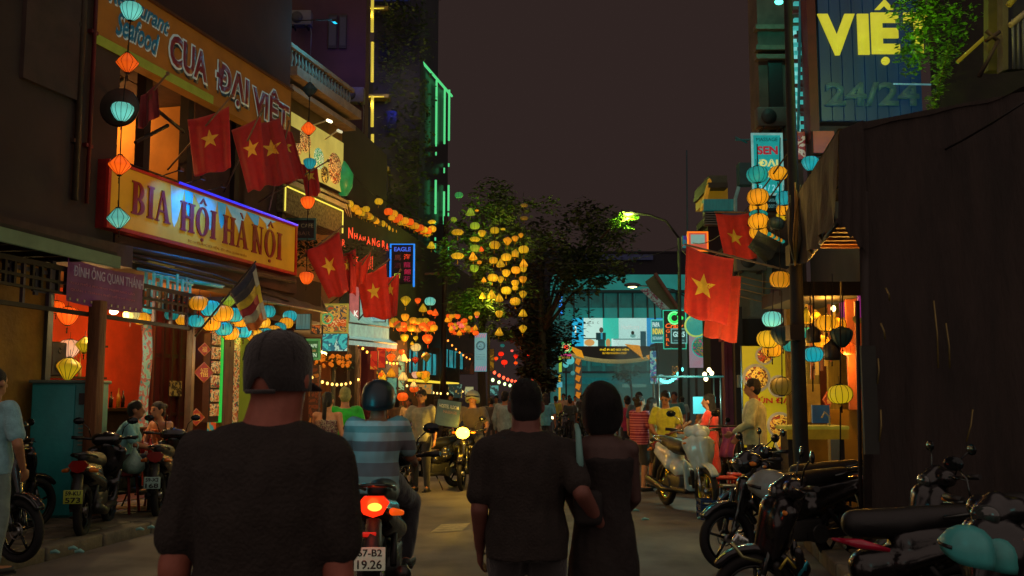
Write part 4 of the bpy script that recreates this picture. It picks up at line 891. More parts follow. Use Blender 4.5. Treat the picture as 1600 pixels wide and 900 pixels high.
for px in (428, 436): pass
# ================================================================ building B with balustrade
LB = (-4.74, 20.5, .25); B = FR(LB); Bt = thing('balcony_house', 'house with a stone balustrade terrace beside the orange sign', 'building', B.w(0, 0, 0), B.rz)
bL = B.l(545, 300).x; stone = mat('#8a7766', .8, scale=4, var=.2)
def bp_(name, c, d, m, label=None): q = MB(); q.box(c, d); return part(name, q, m, Bt, label)
ochre = mat('#8a6a3c', .85, scale=1.5, var=.2)
zt_ = B.l(446, 66).z; zb0 = B.l(441, 98).z
bp_('front_wall', (bL/2, .6, (zb0+3.3)/2+.0), (bL, .8, zb0-3.3), ochre); bp_('cornice', (bL/2, .0, zb0-.12), (bL+.2, .5, .2), stone); bp_('cornice', (bL/2, .02, zb0-.45), (bL+.1, .3, .12), stone)
bp_('handrail', (bL/2, 0, zt_), (bL+.1, .16, .09), stone); bp_('plinth', (bL/2, 0, zb0+.0), (bL+.1, .16, .08), stone)
bp_('terrace_wall', (bL/2, 3.2, zb0+1.6), (bL, .2, 3.6), mat('#241a1a', .9, scale=1))
bp_('handrail', (-.0, 1.7, zt_), (.14, 3.4, .09), stone); bp_('side_wall', (-.03, 2.4, (zb0+3)/2+1), (.2, 3.6, zb0-5), mat('#2c211b', .9))
balm = None; hB = zt_-zb0-.08
def baluster():
    q = MB(); q.lathe([(.035, 0), (.035, .04*hB/.4), (.02, .1*hB/.4), (.05, .2*hB/.4), (.02, .32*hB/.4), (.03, .36*hB/.4), (.035, hB)], 8); return q
n = 19
for i in range(n):
    if balm is None: o = balm = part('baluster', baluster(), stone, Bt)
    else: o = balm.copy(); COL.objects.link(o)
    o.location = (.12+i*(bL-.2)/(n-1), 0, zb0+.04)
for i in range(8): o = balm.copy(); COL.objects.link(o); o.location = (0, .3+i*.42, zb0+.04)
q = B.w(bL*.25, -1.2, 8.6); lamp(B.w(.5, -.85, zt_+.3), 50, '#10b0d8', .05); 
tl_ = thing('teal_floodlight', 'small teal flood lamp over the corner of the balustrade', 'lamp', B.w(.3, -.9, zt_+.55), B.rz); q = MB(); q.box((0, 0, 0), (.14, .08, .06)); part('housing', q, dark, tl_); q = MB(); q.bar((0, .05, .05), (0, .9, .1), .012); part('arm', q, mat('#0a0808', .8), tl_)
lamp(B.w(1.2, -1.6, 5.9), 60, '#ffb04a', .1)
# lit food sign
a = B.l(452, 282, -.35); Wf = B.l(535, 300, -.35).x-a.x; Hf = 1.18; a.z = B.l(535, 302, -.35).z
fs = sign('food_sign', 'yellow lit sign with pictures of noodle dishes below the balustrade', B.w(a.x, -.35, a.z), B.rz, Wf, Hf, .15, mat('#d8c860', .5, em=.5, scale=1.5, var=.15))
for (u, v, r, cols) in ((.5, .42, .2, 1), (.24, .62, .22, 0), (.82, .4, .3, 0), (.62, .18, .16, 2), (.12, .4, .12, 0)):
    c3 = [['#e08a28', '#a8501c', '#e8c070', '#4a3010', '#c04a1a'], ['#2a9a58', '#c8e0c0', '#2a9a58', '#e8e8c0'], ['#20130c', '#c8b050', '#20130c', '#8a6a2a']][cols]
    q = MB(); q.lathe([(r*Hf, 0), (r*Hf*.96, .02), (.01, .022)], 22, (u*Wf, -.014, v*Hf), axis=Vector((0, -1, 0))); part('dish_picture', q, printmat(c3, .45, 12), fs)
q = MB(); q.lathe([(.09, -.4), (.2, -.2), (.22, .1), (.1, .3), (.02, .4)], 12, (Wf+.02, -.02, Hf*.3)); part('chilli_shape', q, mat('#1f9a50', .4, em=.35), fs)
# grey panel with neon outline
a = B.l(441, 372, -.55); Wg = B.l(534, 372, -.55).x-a.x; zg = B.l(441, 285, -.55).z; z0 = B.l(534, 366, -.55).z
gp = thing('stone_fascia', 'grey pebbled shop fascia with a yellow neon outline under the food sign', 'fascia', B.w(a.x, -.55, z0), B.rz); hg = zg-z0
q = MB(); q.box((Wg/2, .25, hg/2), (Wg, .5, hg)); part('panel', q, mat('#76745a', .9, scale=16, var=.5, bump=1.0, hex2='#3c3a2a'), gp); q = MB(); q.box((Wg/2, .22, hg+.06), (Wg+.1, .6, .1)); part('cap_moulding', q, mat('#8a8878', .8), gp); q = MB(); q.box((Wg/2, .22, hg+.16), (Wg+.2, .7, .06)); part('cap_moulding', q, mat('#6a685a', .8), gp)
q = MB(); q.tube([(.03, -.03, .02), (.03, -.03, hg-.05), (Wg-.03, -.03, hg-.05), (Wg-.03, -.03, .02)], .016); part('neon_tube', q, mat('#e0d050', .3, em=1.3, var=0), gp)
q = MB(); q.box((-.25, .35, hg*.42), (.5, .3, hg*1.1)); part('side_box', q, mat('#5a5a4a', .6, scale=2), gp)
for i in range(6): q = MB(); q.tube([(Wg-.25+.07*i, -.01-.02*i, hg+.2), (Wg+.15+.05*i, -.05, hg-.12)], .012); part('cable', q, mat('#b0a890', .5) if i % 2 else dark, gp)
lamp(B.w(a.x+Wg*.5, -1.0, z0+hg+.2), 6, '#ffe070', .05)
# dark cafe sign, facing the camera
p = P(447, 374, 20); s_ = sign('cafe_sign', 'small dark sign with pale cafe lettering behind the end of the yellow sign', p, 0, 46*20/F, 32*20/F, .1, mat('#241c1c', .5), mat('#3c6a6a', .5)); W_ = 46*20/F
letters('TÂM CAFE', .04, W_-.04, .24, .34, mat('#a8986a', .5, bump=0, em=.1), s_, ext=.003); letters('& BAR', .1, W_-.1, .08, .16, mat('#8a6a4a', .5, bump=0, em=.05), s_, ext=.003)
# two arm lamps at the building edge
for (x0_, y0_, x1_, y1_, lb) in ((488, 196, 512, 188, 'upper white tube arm lamp over the food sign'), (508, 218, 528, 204, 'lower pale arm lamp over the food sign')):
    p, q_ = P(x0_, y0_, 20.4), P(x1_, y1_, 20.0); t = thing('arm_lamp', lb, 'lamp', p, 0, 'arm lamps over the food sign'); m = MB(); m.bar((0, 0, 0), q_-p, .015); part('arm', m, mat('#c8c0a0', .5), t)
    m = MB(); m.cap(q_-p, q_-p+Vector((.07, 0, -.03)), .03, .03); part('tube', m, mat('#fff4c0', .3, em=3.5 if y0_ < 200 else .6, var=0), t)
# ---------------------------------------------------------------- maroon block behind + tall planted tower
def block(name, label, x0_, x1_, y0_, y1_, z1, m, wins=None, wm=None, cat='building', z0=0):
    t = thing(name, label, cat, ((x0_+x1_)/2, y0_, z0)); w_ = x1_-x0_; q = MB(); q.box((0, (y1_-y0_)/2, (z1-z0)/2), (w_, y1_-y0_, z1-z0)); part('wall', q, m, t)
    q = MB(); q.box((0, (y1_-y0_)/2, z1-z0+.1), (w_+.2, y1_-y0_+.2, .2)); part('parapet', q, m, t)
    for (px, py, pw, ph) in (wins or []):
        p = P(px, py, y0_-.02); q = MB(); dw, dh = pw*y0_/F, ph*y0_/F; q.box((p.x-t.location.x, -.03, p.z-z0), (dw, .06, dh)); f = part('window', q, mat('#1a1412', .6), t)
        q = MB(); q.box((p.x-t.location.x, -.066, p.z-z0), (dw*.8, .012, dh*.85)); part('pane', q, wm or mat('#10131c', .1, bump=0), f)
    return t
X = lambda px, Y: (px-800)/F*Y
block('maroon_block', 'tall dark maroon apartment block behind the orange sign', X(345, 27), X(564, 27), 27, 27.7, 22, mat('#4a2c2c', .9, scale=.6, var=.2), [(400, 40, 30, 50), (520, 50, 14, 56), (536, 50, 12, 56)], mat('#141a3a', .2, em=.03))
tw = block('planted_tower', 'tall planted tower with yellow and green light strips', X(577, 33), X(652, 33), 33, 41, 18.5, mat('#2c2c3a', .8, scale=.8, var=.3), [(600, 80, 16, 40), (612, 190, 20, 40), (600, 290, 16, 40)], mat('#1c2250', .2, em=.05))
ybar = mat('#d8c040', .4, em=.8, var=0); gbar = mat('#5ae088', .4, em=.9, var=.0); ctw = Vector(tw.location)
def stripe(px0, py0, px1, py1, Y, m, r=.035, name='light_strip'):
    a, b = P(px0, py0, Y), P(px1, py1, Y); q = MB(); q.bar(a-ctw, b-ctw, r, n=6); return part(name, q, m, tw)
for y0_, y1_ in ((0, 50), (66, 128), (150, 198), (210, 262)): stripe(582, y0_, 581.5, y1_, 32.3, ybar, .055)
for y_ in (10, 148, 262):
    p = P(590, y_, 32.4)-ctw; q = MB(); q.box((p.x, .2, p.z), (34*33/F, 1.4, .12)); part('ledge', q, mat('#6a5c34', .7), tw); stripe(576, y_+3, 600, y_+3, 32.3, ybar, .025)
    lamp(P(580, y_+12, 32.2), 14, '#ffd84a', .05)
stripe(577, 0, 640, 0, 32.9, mat('#202a6a', .4, em=.3)); lamp(P(548, 70, 25.6), 26, '#2a3cff', .3); lamp(P(598, 120, 31.2), 30, '#2a3cff', .3)
PC = (X(651, 34), 34.0, .2); C = FR(PC); ts = thing('glass_annex', 'glass annex outlined by green light strips', 'building', C.w(0, 0, 0), C.rz); cL = C.l(704, 200).x; zc = C.l(652, 90).z
q = MB(); q.box((cL/2, 2, zc/2), (cL, 3.8, zc)); part('wall', q, mat('#141a20', .3, scale=.7), ts)
def st2(x0_, z0_, x1_, z1_, m, r=.035): q = MB(); q.bar((x0_, -.04, z0_), (x1_, -.04, z1_), r, n=6); part('light_strip', q, m, ts)
st2(0, zc, cL, zc, gbar, .05); st2(0, zc, 0, C.l(651, 175).z, gbar, .045); st2(0, C.l(651, 290).z, 0, C.l(651, 400).z, gbar, .05)
for px, segs in ((680, ((125, 225), (282, 335))), (693, ((138, 225), (300, 345))), (700, ((140, 220), (290, 330), (385, 400)))):
    x = C.l(px, 200).x
    for s0, s1 in segs: st2(x, C.l(px, s0).z, x, C.l(px, s1).z, gbar, .04)
rnd = random.Random(5)
for i in range(26):
    px = rnd.choice((651, 680, 693, 700)); y0_ = rnd.uniform(180, 400); x = C.l(px, 200).x; st2(x, C.l(px, y0_).z, x, C.l(px, y0_+rnd.uniform(3, 9)).z, gbar, .03)
leafm = mat('#3a4a22', .7, scale=3, var=.4); leafd = mat('#33401f', .75, scale=3, var=.35)
vt = thing('climbing_plants', 'dense hanging climbing plants on the front of the tower', 'plants', ctw)
lf = MB(); rnd = random.Random(11)
for i in range(70):
    px, py = rnd.uniform(603, 664), rnd.uniform(-10, 420); p = P(px, py, 32.6)-ctw; leaves(lf, p, (.5, .25, .8), 34, .16, rnd=rnd)
part('foliage', lf, leafm, vt)
for i in range(9):
    p = P(rnd.uniform(615, 650), rnd.uniform(60, 340), 31.9); lamp(p, 4.5, '#ffe060', .03)
# lower dark buildings along the left, far part
LD = (-3.9, 23.8, .13); D_ = FR(LD)
row = thing('shop_row', 'dark two storey shop row with lit glass fronts beyond the balcony house', 'building', D_.w(0, 0, 0), D_.rz); xe_ = D_.l(700, 500).x; x7 = D_.l(620, 500).x
q = MB(); q.box((x7/2, 1.6, 5.9), (x7, 2.5, 5.4)); part('upper_wall', q, mat('#3c302a', .9, scale=1), row); q = MB(); q.box(((x7+xe_)/2+4, 1.6, 5.0), (xe_-x7+8, 2.4, 3.6)); part('upper_wall', q, mat('#362b26', .9, scale=1), row)
q = MB(); q.box((x7*.5+6, 3.4, 1.8), (x7+16, .2, 3.4)); part('shop_back_wall', q, printmat(['#8a4a18', '#5a2c14', '#b8802a', '#3c8a80', '#c04820', '#d8a040'], .5, 1.3), row)  # wall colours glow in place of lit shop interiors
for px in (548, 560, 590, 640, 662, 690, 720):
    x = D_.l(px, 560).x; q = MB(); q.box((x, .3, 1.7), (.25, .5, 3.2)); part('pillar', q, mat('#5a1824' if px == 590 else '#4a3a2c', .7), row)
for (px0, px1, y0_, y1_) in ((641, 682, 546, 582), (690, 722, 544, 572)):
    a, b = D_.l(px0, y1_, .2), D_.l(px1, y1_, .2); t = D_.l(px0, y0_, .2); q = MB(); q.box(((a.x+b.x)/2, .2, (a.z+t.z)/2), (b.x-a.x, .06, t.z-a.z)); wn = part('window', q, mat('#38a8b0', .3, em=.5, scale=3, var=.4), row)
    for i in range(5): q = MB(); q.box((a.x+(b.x-a.x)*i/4, .15, (a.z+t.z)/2), (.06, .05, t.z-a.z)); part('mullion', q, dark, wn)
q = MB(); pa, pb = D_.l(638, 594, .0), D_.l(716, 594, 0); q.bar((pa.x, 0, pa.z), (pb.x, 0, pa.z), .04); part('light_strip', q, mat('#e8c838', .4, em=1.2, var=0), row)
for px, e, c_ in ((520, 90, '#ffd080'), (560, 110, '#ffb860'), (600, 120, '#ffa850'), (640, 150, '#ffc070'), (690, 180, '#ffc860'), (735, 120, '#ff9050')): p = D_.l(px, 560, .6); lamp(D_.w(p.x, .8, 2.7), e, c_, .12)
# ================================================================ FAR END: teal lit building, screen, gate
FE = 96.0
def PX(px, py, Y): return P(px, py, Y)
tb = thing('teal_building', 'wide teal lit building closing the end of the street with a row of windows', 'building', (X(965, FE), FE, 0))
def bx(par, name, px0, py0, px1, py1, Y, dep, m, label=None, zmin=None):
    a, b = P(px0, py1, Y), P(px1, py0, Y); z0 = a.z if zmin is None else zmin; q = MB(); o = par.location
    q.box(((a.x+b.x)/2-o.x, Y+dep/2-o.y, (z0+b.z)/2-o.z), (b.x-a.x, dep, b.z-z0)); return part(name, q, m, par, label)
tealw = mat('#2a9a90', .8, em=.36, scale=.25, var=.2); teald = mat('#0f6a62', .4, em=.22, scale=1, var=.3); tealf = mat('#3f8a82', .8, em=.25, scale=.3, var=.2)  # wall colours glow in place of teal light on the building
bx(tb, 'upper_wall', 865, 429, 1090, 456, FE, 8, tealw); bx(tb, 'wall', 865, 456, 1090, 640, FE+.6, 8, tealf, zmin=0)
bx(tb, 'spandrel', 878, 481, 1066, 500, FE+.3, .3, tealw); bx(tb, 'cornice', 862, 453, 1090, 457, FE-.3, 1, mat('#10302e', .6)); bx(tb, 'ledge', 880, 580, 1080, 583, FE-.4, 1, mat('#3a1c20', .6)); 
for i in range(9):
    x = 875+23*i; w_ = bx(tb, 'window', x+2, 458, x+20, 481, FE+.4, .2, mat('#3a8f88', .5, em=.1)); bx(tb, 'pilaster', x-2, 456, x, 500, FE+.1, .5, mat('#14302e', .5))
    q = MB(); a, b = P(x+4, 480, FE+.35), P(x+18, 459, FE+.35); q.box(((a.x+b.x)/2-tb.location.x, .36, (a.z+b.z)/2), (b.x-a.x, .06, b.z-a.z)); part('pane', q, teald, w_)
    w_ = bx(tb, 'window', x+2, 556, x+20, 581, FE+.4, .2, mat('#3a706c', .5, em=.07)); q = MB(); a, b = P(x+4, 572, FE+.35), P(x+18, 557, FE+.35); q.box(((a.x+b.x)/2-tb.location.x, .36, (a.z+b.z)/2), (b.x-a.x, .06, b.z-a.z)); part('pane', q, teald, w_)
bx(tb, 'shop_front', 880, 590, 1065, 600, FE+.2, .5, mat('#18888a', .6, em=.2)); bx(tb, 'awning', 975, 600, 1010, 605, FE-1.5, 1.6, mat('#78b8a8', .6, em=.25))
nb2 = block('night_block', 'faint dark tower block with a blue band behind the teal building', X(820, 130), X(1120, 130), 130, 140, P(900, 395, 130).z, mat('#1c1a22', .9)); q = MB(); a = P(900, 402, 129.8); b = P(1020, 395, 129.8); q.box(((a.x+b.x)/2-nb2.location.x, -.3, a.z), (b.x-a.x, .2, .7)); part('blue_band', q, mat('#1c2c5a', .5, em=.12), nb2)
# LED screen
SY = 93; sp_ = P(894, 543, SY); sc_ = thing('led_screen', 'large bright advertising screen with a man in a dark suit and a reception desk', 'screen', sp_); Wd = (1040-894)*SY/F; Hd = P(894, 497, SY).z-sp_.z
def spn(name, u0, v0, u1, v1, hexc, em=1.0, y=-.02, ell=False):
    q = MB()
    if ell: q.poly([((u0+u1)/2*Wd+(u1-u0)/2*Wd*math.cos(R(a)), (v0+v1)/2*Hd+(v1-v0)/2*Hd*math.sin(R(a))) for a in range(0, 360, 24)], y-.02, y)
    else: q.box(((u0+u1)/2*Wd, y-.01, (v0+v1)/2*Hd), ((u1-u0)*Wd, .02, (v1-v0)*Hd))
    return part(name, q, mat(hexc, .4, em=em, var=.04, scale=.6, bump=0), sc_)
spn('screen_panel', 0, 0, 1, 1, '#2aa8b0', y=.06); spn('screen_picture', 0, 0, .125, 1, '#18a0c8'); spn('screen_picture', .125, .02, .33, 1, '#b4d4c8'); spn('screen_picture', .33, .0, .5, 1, '#2ab09a'); spn('screen_picture', .5, 0, .8, 1, '#a8d0c8'); spn('screen_picture', .8, 0, 1, 1, '#1c84b8')
spn('screen_picture', .13, .05, .24, .28, '#c08848', y=-.05, ell=True); spn('screen_picture', .36, .02, .41, .3, '#b07840', y=-.05, ell=True); spn('screen_picture', .125, .28, .33, .32, '#506058', .4, y=-.05); spn('screen_picture', .03, .45, .045, .75, '#e8f0d0', 1.0, y=-.05)
spn('man_picture', .275, .02, .35, .5, '#0c3038', .2, y=-.1); spn('man_picture', .255, .25, .36, .5, '#0c3840', .2, y=-.12); spn('man_picture', .29, .5, .335, .68, '#6a4030', .4, y=-.14, ell=True); spn('man_picture', .305, .28, .325, .5, '#2a98b0', .6, y=-.16)
spn('desk_picture', .42, .0, .78, .3, '#c0ddd4', y=-.06); spn('desk_picture', .44, .26, .76, .3, '#6a9a98', .6, y=-.08); spn('woman_picture', .62, .33, .68, .46, '#78b8b0', .6, y=-.1, ell=True); spn('woman_picture', .63, .43, .665, .56, '#1c1414', .2, y=-.12, ell=True); spn('wall_picture', .73, .0, .79, .55, '#14606c', .4, y=-.09)
letters('Healthcare', .53*Wd, .72*Wd, .62*Hd, .78*Hd, mat('#d8e0d8', .4, em=.7, bump=0), sc_, y=-.04, ext=.01); letters('A · B · C', .16*Wd, .29*Wd, .8*Hd, .88*Hd, mat('#8a9890', .4, em=.4, bump=0), sc_, y=-.04, ext=.01)
lamp(P(960, 560, 90), 420, '#30c8c0', 2.0); lamp(P(960, 470, 86), 300, '#20b0a8', 2.0)
# gate of the walking street
GY = 78; gt = thing('street_gate', 'archway gate over the street with yellow street name and orange leaf ornaments', 'gate', (X(953, GY), GY, 0)); gx = lambda px: X(px, GY)-X(953, GY); gz = lambda py: P(953, py, GY).z
gm = mat('#3a2c20', .6, em=.03); q = MB(); q.poly([(gx(886), gz(541)), (gx(1040), gz(541)), (gx(1040), gz(556))]+[(gx(886+154*(1-i/12)), gz(556+10*(1-((i/6)-1)**2))) for i in range(13)], -.15, .15); part('name_board', q, mat('#241c16', .5, em=.02), gt)
q = MB(); q.tube([(gx(886+154*i/14), -.2, gz(553+12*(1-((i/7)-1)**2))) for i in range(15)], .16, 8); part('rope_moulding', q, mat('#b8b070', .5, em=.32, scale=12, var=.35), gt)
for px in (903, 1024):
    q = MB(); q.box((gx(px), 0, gz(560)/2), (.55, .4, gz(560))); part('pillar', q, mat('#7a8478', .6, em=.08), gt)
    for i in range(5):
        z = gz(560+i*13); q = MB(); q.poly([(gx(px)-.15, z), (gx(px)+.2, z-.1), (gx(px)+.05, z-.55), (gx(px)-.25, z-.35)], -.3, -.2); part('leaf_ornament', q, mat('#e88a18', .5, em=.55), gt)
om = mat('#f0a018', .5, em=.7, var=.1)
for pts in ([(975, 538), (998, 540), (1004, 562), (998, 556)], [(888, 540), (908, 548), (912, 560), (900, 556)], [(1008, 556), (1022, 552), (1026, 560), (1012, 562)]): q = MB(); q.poly([(gx(a), gz(b)) for a, b in pts], -.45, -.3); part('corner_ornament', q, om, gt)
letters('PHỐ ĐI BỘ BÙI VIỆN', gx(937), gx(982), gz(549), gz(543.5), mat('#f0c818', .4, em=.95, bump=0), gt, y=-.2, ext=.04, off=.02); letters('BUI VIEN WALKING STREET', gx(941), gx(979), gz(553.5), gz(550.5), mat('#e0b018', .4, em=.8, bump=0), gt, y=-.2, ext=.04, off=.02)
# signs around the end of the street. (name,label,px0,py0,px1,py1,Y,face)
def fsign(name, label, px0, py0, px1, py1, Y, face, frame=None, cat='sign', dep=.15, post=False, fw=None):
    a = P(px0, py1, Y); W_ = (px1-px0)*Y/F; H_ = P(px0, py0, Y).z-a.z; t = sign(name, label, a, 0, W_, H_, dep, face, frame, fw=fw or max(.04, 1.3*Y/F), cat=cat)
    if post: q = MB(); q.bar((W_/2, .1, -a.z), (W_/2, .1, 0), .05); part('post', q, dark, t)
    return t, W_, H_
E = lambda h, e=.8, **k: mat(h, .4, em=e, bump=0, var=k.get('var', .05))
t, W_, H_ = fsign('round_neon_sign', 'round green and red neon sign over a pink word left of the gate', 876, 552, 893, 561, 60, E('#2a1018', .1), post=True)
letters('The Sunset', .0, W_, H_*.5, H_*.95, E('#ff50a0', 1.2), t, ext=.02, y=-.03); letters('BAR & PUB', .1, W_-.1, H_*.05, H_*.4, E('#c8a040', .8), t, ext=.02, y=-.03)
for r, c_ in ((.33, '#40c860'), (.22, '#d8e090')): q = MB(); q.torus((W_/2, -.03, H_+.36), r, .035, 'Y', 28, 6); part('neon_ring', q, E(c_, 1.1), t)
q = MB(); q.ell((W_/2, -.03, H_+.36), (.14, .03, .13)); part('neon_heart', q, E('#ff4020', 1.2), t)
t, W_, H_ = fsign('restaurant_sign', 'teal sign reading PAPA INDIAN RESTAURANT beside the green neon sign', 1018, 500, 1037, 535, 52, E('#1a8a90', .5), E('#5ad8d0', .8))
letters('PAPA', .06, W_-.2, H_*.68, H_*.9, E('#c8e8e0', .9), t, ext=.02, off=.03); letters('INDIAN', .06, W_-.04, H_*.36, H_*.62, E('#f0d850', .9), t, ext=.02, off=.03); letters('RESTAURANT', .06, W_-.04, H_*.12, H_*.26, E('#a8e0e0', .8), t, ext=.02, off=.02)
t, W_, H_ = fsign('neon_sign', 'tall dark sign with a green neon swirl and orange neon letters in cyan border', 1037, 485, 1072, 545, 50, E('#082c2a', .12), E('#20c8a0', .9))
for r, c_ in ((.3, '#70ff90'), (.2, '#30e060')):
    q = MB(); q.tube([(W_*.5+r*math.cos(R(a)), -.04, H_*.8+r*math.sin(R(a))) for a in range(60, 400, 24)], .04); part('neon_swirl', q, E(c_, 1.5), t)
q = MB(); q.ell((W_*.82, -.03, H_*.8), (.09, .03, .09)); part('neon_dot', q, E('#30e060', 1.4), t); letters('Crazy', .1, W_*.9, H_*.5, H_*.66, E('#ff6820', 1.2), t, ext=.02, shear=.2, off=.02); letters('G\nI\nR\nL', .12, .32, H_*.08, H_*.5, E('#ff6820', 1.1), t, ext=.02, off=.02)
t, W_, H_ = fsign('shop_sign', 'dark teal convenience store sign with pale letters GS25 in front of the neon sign', 1049, 514, 1073, 536, 47, E('#0e5a5a', .35), E('#8ae0d8', .6))
letters('GS25', .08, W_-.08, H_*.42, H_*.82, E('#b0e8e0', .9), t, ext=.02, off=.04); letters('convenience', .12, W_-.12, H_*.14, H_*.26, E('#90d0d0', .7), t, ext=.01)
t = thing('round_lit_sign', 'round pale green disc sign right of the shop sign', 'sign', P(1087, 509, 37)); r = 15.5*37/F
q = MB(); q.lathe([(r, .1), (r, 0), (.01, -.01)], 32, axis=Vector((0, -1, 0))); part('disc', q, E('#3fae9e', .6), t); q = MB(); q.torus((0, -.02, 0), r, .06, 'Y', 32, 6); part('rim', q, E('#b8d868', .8), t)
t = thing('round_picture_sign', 'round sign printed with flowers in front of the pink banner', 'sign', P(1097, 542, 38)); r = 15*38/F
q = MB(); q.lathe([(r, .1), (r, 0), (.01, -.01)], 32, axis=Vector((0, -1, 0))); part('disc', q, printmat(['#1a5a4a', '#c84a90', '#208a7a', '#b89048', '#0f4040'], .35, 4), t); q = MB(); q.torus((0, -.02, 0), r, .04, 'Y', 32, 6); part('rim', q, E('#2ab8a8', .7), t)
t, W_, H_ = fsign('banner_sign', 'tall pale pink and blue banner on a pole behind the round flower sign', 1077, 520, 1100, 575, 39, mat('#98b0c0', .6, em=.5, scale=.8, var=.2, hex2='#c08898'), post=True, cat='banner')
t, W_, H_ = fsign('led_sign', 'small blue and orange led sign at the right edge of the round disc', 1088, 490, 1100, 510, 43, E('#d84818', .9), E('#3060e0', 1.1))
t, W_, H_ = fsign('small_orange_sign', 'small orange and black sign over a pink plate in the smoke', 1050, 572, 1062, 586, 55, printmat(['#e88818', '#101010', '#f0b030'], .8, 4)); t, W_, H_ = fsign('pink_plate_sign', 'small pink plate sign under the orange sign', 1053, 587, 1061, 594, 55, E('#b880b0', .6))
t, W_, H_ = fsign('vertical_sign', 'narrow vertical sign of pink and cyan pictures left of the dark doorway', 1016, 548, 1026, 600, 56, printmat(['#68b8c0', '#b860a0', '#2a6a9a', '#88c8c0', '#e09830'], .55, 2), post=False)
t = thing('white_disc_sign', 'small white disc sign at the foot of the vertical sign', 'sign', P(1033, 593, 55)); q = MB(); q.lathe([(.26, .06), (.26, 0), (.01, -.01)], 24, axis=Vector((0, -1, 0))); part('disc', q, E('#98d0c8', .7), t); q = MB(); q.torus((0, -.01, 0), .26, .03, 'Y', 24, 6); part('rim', q, E('#4aa0a0', .5), t)
t, W_, H_ = fsign('vertical_letter_sign', 'vertical cream sign with orange letters beside the maroon pillar', 1112, 548, 1122, 625, 32, E('#c8b878', .4), dep=.1)
for i, ch in enumerate('MISLAND'): letters(ch, .04, W_-.04, H_*(.88-.135*i), H_*(.97-.135*i), E('#e07020', .7), t, ext=.01, off=.02)
t, W_, H_ = fsign('blue_led_sign', 'crowd side blue led sign low under the tree on the left of the gate', 873, 452, 879, 492, 58, printmat(['#0c2030', '#2a90ff', '#0c2030', '#60c0ff'], 1.0, 3))
# teal balloon-like lamps
for i, (px, py, d, Y) in enumerate(((891, 549-10+24, 13, 62), (884, 577-7, 9, 60), (895, 583, 7, 60))):
    o = MB().ell((0, 0, 0), (d*Y/F/2,)*3, 16, 10); ob = o.build('globe_lamp', E('#5ac8c8', .7 if i < 2 else .3)); ob.location = P(px, py, Y); tag(ob, ['large pale cyan globe lamp beside the gate', 'small cyan globe lamp under the large one', 'dim grey globe lamp nearest the gate pillar'][i], 'lamp', 'globe lamps beside the gate')
yp = thing('yellow_pole', 'thin yellow lit pole standing left of the gate', 'pole', (X(874, 56), 56, 0)); q = MB(); q.bar((0, 0, 0), (0, 0, P(874, 585, 56).z), .06); part('shaft', q, E('#d8a820', .7), yp); q = MB(); q.box((0, -.05, P(874, 601, 56).z), (.3, .05, .3)); part('plate', q, E('#60c0d0', .6), yp)
yg = fsign('green_sign', 'narrow lime green sign above the yellow pole', 873, 557, 878, 582, 56, E('#a8d040', .7))
# right hand buildings near the end
def rblock(name, label, px0, py0, px1, Y, dep, m, bottom=None): return block(name, label, X(px0, Y), X(px1, Y), Y, Y+dep, P(px0, py0, Y).z, m)
rblock('grey_shop', 'smoke stained teal grey house behind the neon signs', 1030, 540, 1150, 58, 3, mat('#34605a', .8, em=.03, scale=.4, var=.3))
rk = rblock('corner_block', 'dark house with a yellow shed roof behind the upper flag', 1110, 350, 1240, 30, 1.2, mat('#1e1a1c', .9, scale=.6, var=.3))
rk2 = rblock('shuttered_house', 'dark house with grey shutters and cables behind the big flag', 1150, 395, 1260, 20.5, 1, mat('#2a2522', .9, scale=.8, var=.3))
bx(rk2, 'shutter', 1156, 418, 1206, 500, 20.4, .08, mat('#6a7066', .8, scale=3, var=.2)); bx(rk2, 'shutter_frame', 1154, 415, 1208, 418, 20.35, .1, mat('#8a9088', .6)); bx(rk2, 'dark_window', 1160, 498, 1238, 538, 20.3, .1, mat('#171210', .6)); bx(rk2, 'brick_wall', 1206, 440, 1240, 500, 20.35, .1, mat('#5a3a44', .8, scale=8, var=.4))
for z in (430, 440, 450, 462): a, b = P(1150, z, 20.2), P(1240, z+12, 20.2); q = MB(); q.tube([a-rk2.location, (a+b)/2-rk2.location-Vector((0, 0, .06)), b-rk2.location], .012); part('cable', q, mat('#8a6a3a', .6), rk2)
yr = thing('yellow_shed', 'yellow walled rooftop shed with a corrugated teal sheet below it', 'shed', P(1100, 330, 29.5)); bx(yr, 'wall', 1106, 292, 1137, 312, 29.5, 2, mat('#b88a18', .7, em=.2, scale=2)); bx(yr, 'roof_sheet', 1108, 274, 1136, 286, 29.2, 2.4, mat('#5a6242', .7, em=.03)); bx(yr, 'roof_slab', 1107, 285, 1137, 293, 29.0, 2.4, mat('#3c4428', .7, em=.02))
bx(yr, 'teal_sheet', 1100, 311, 1146, 328, 29.0, .3, mat('#238c86', .6, em=.16, scale=3, stretch=(4, 1, .5))); bx(yr, 'louvre', 1101, 330, 1128, 352, 29.1, .2, mat('#303c38', .7)); bx(yr, 'side_wall', 1156, 254, 1176, 288, 28, .4, mat('#1c5e5c', .7, em=.04))
a, b, c, d = P(1093, 330, 29.4), P(1098, 330, 29.4), P(1109, 285, 29.3), P(1106, 280, 29.3); q = MB(); q.slab(*[v-yr.location for v in (a, b, c, d)], .3); part('bargeboard', q, mat('#d89a20', .6, em=.3), yr)
for i in range(6): bx(yr, 'louvre_slat', 1101, 331+i*3.6, 1128, 332.6+i*3.6, 28.98, .1, mat('#56645c', .6))
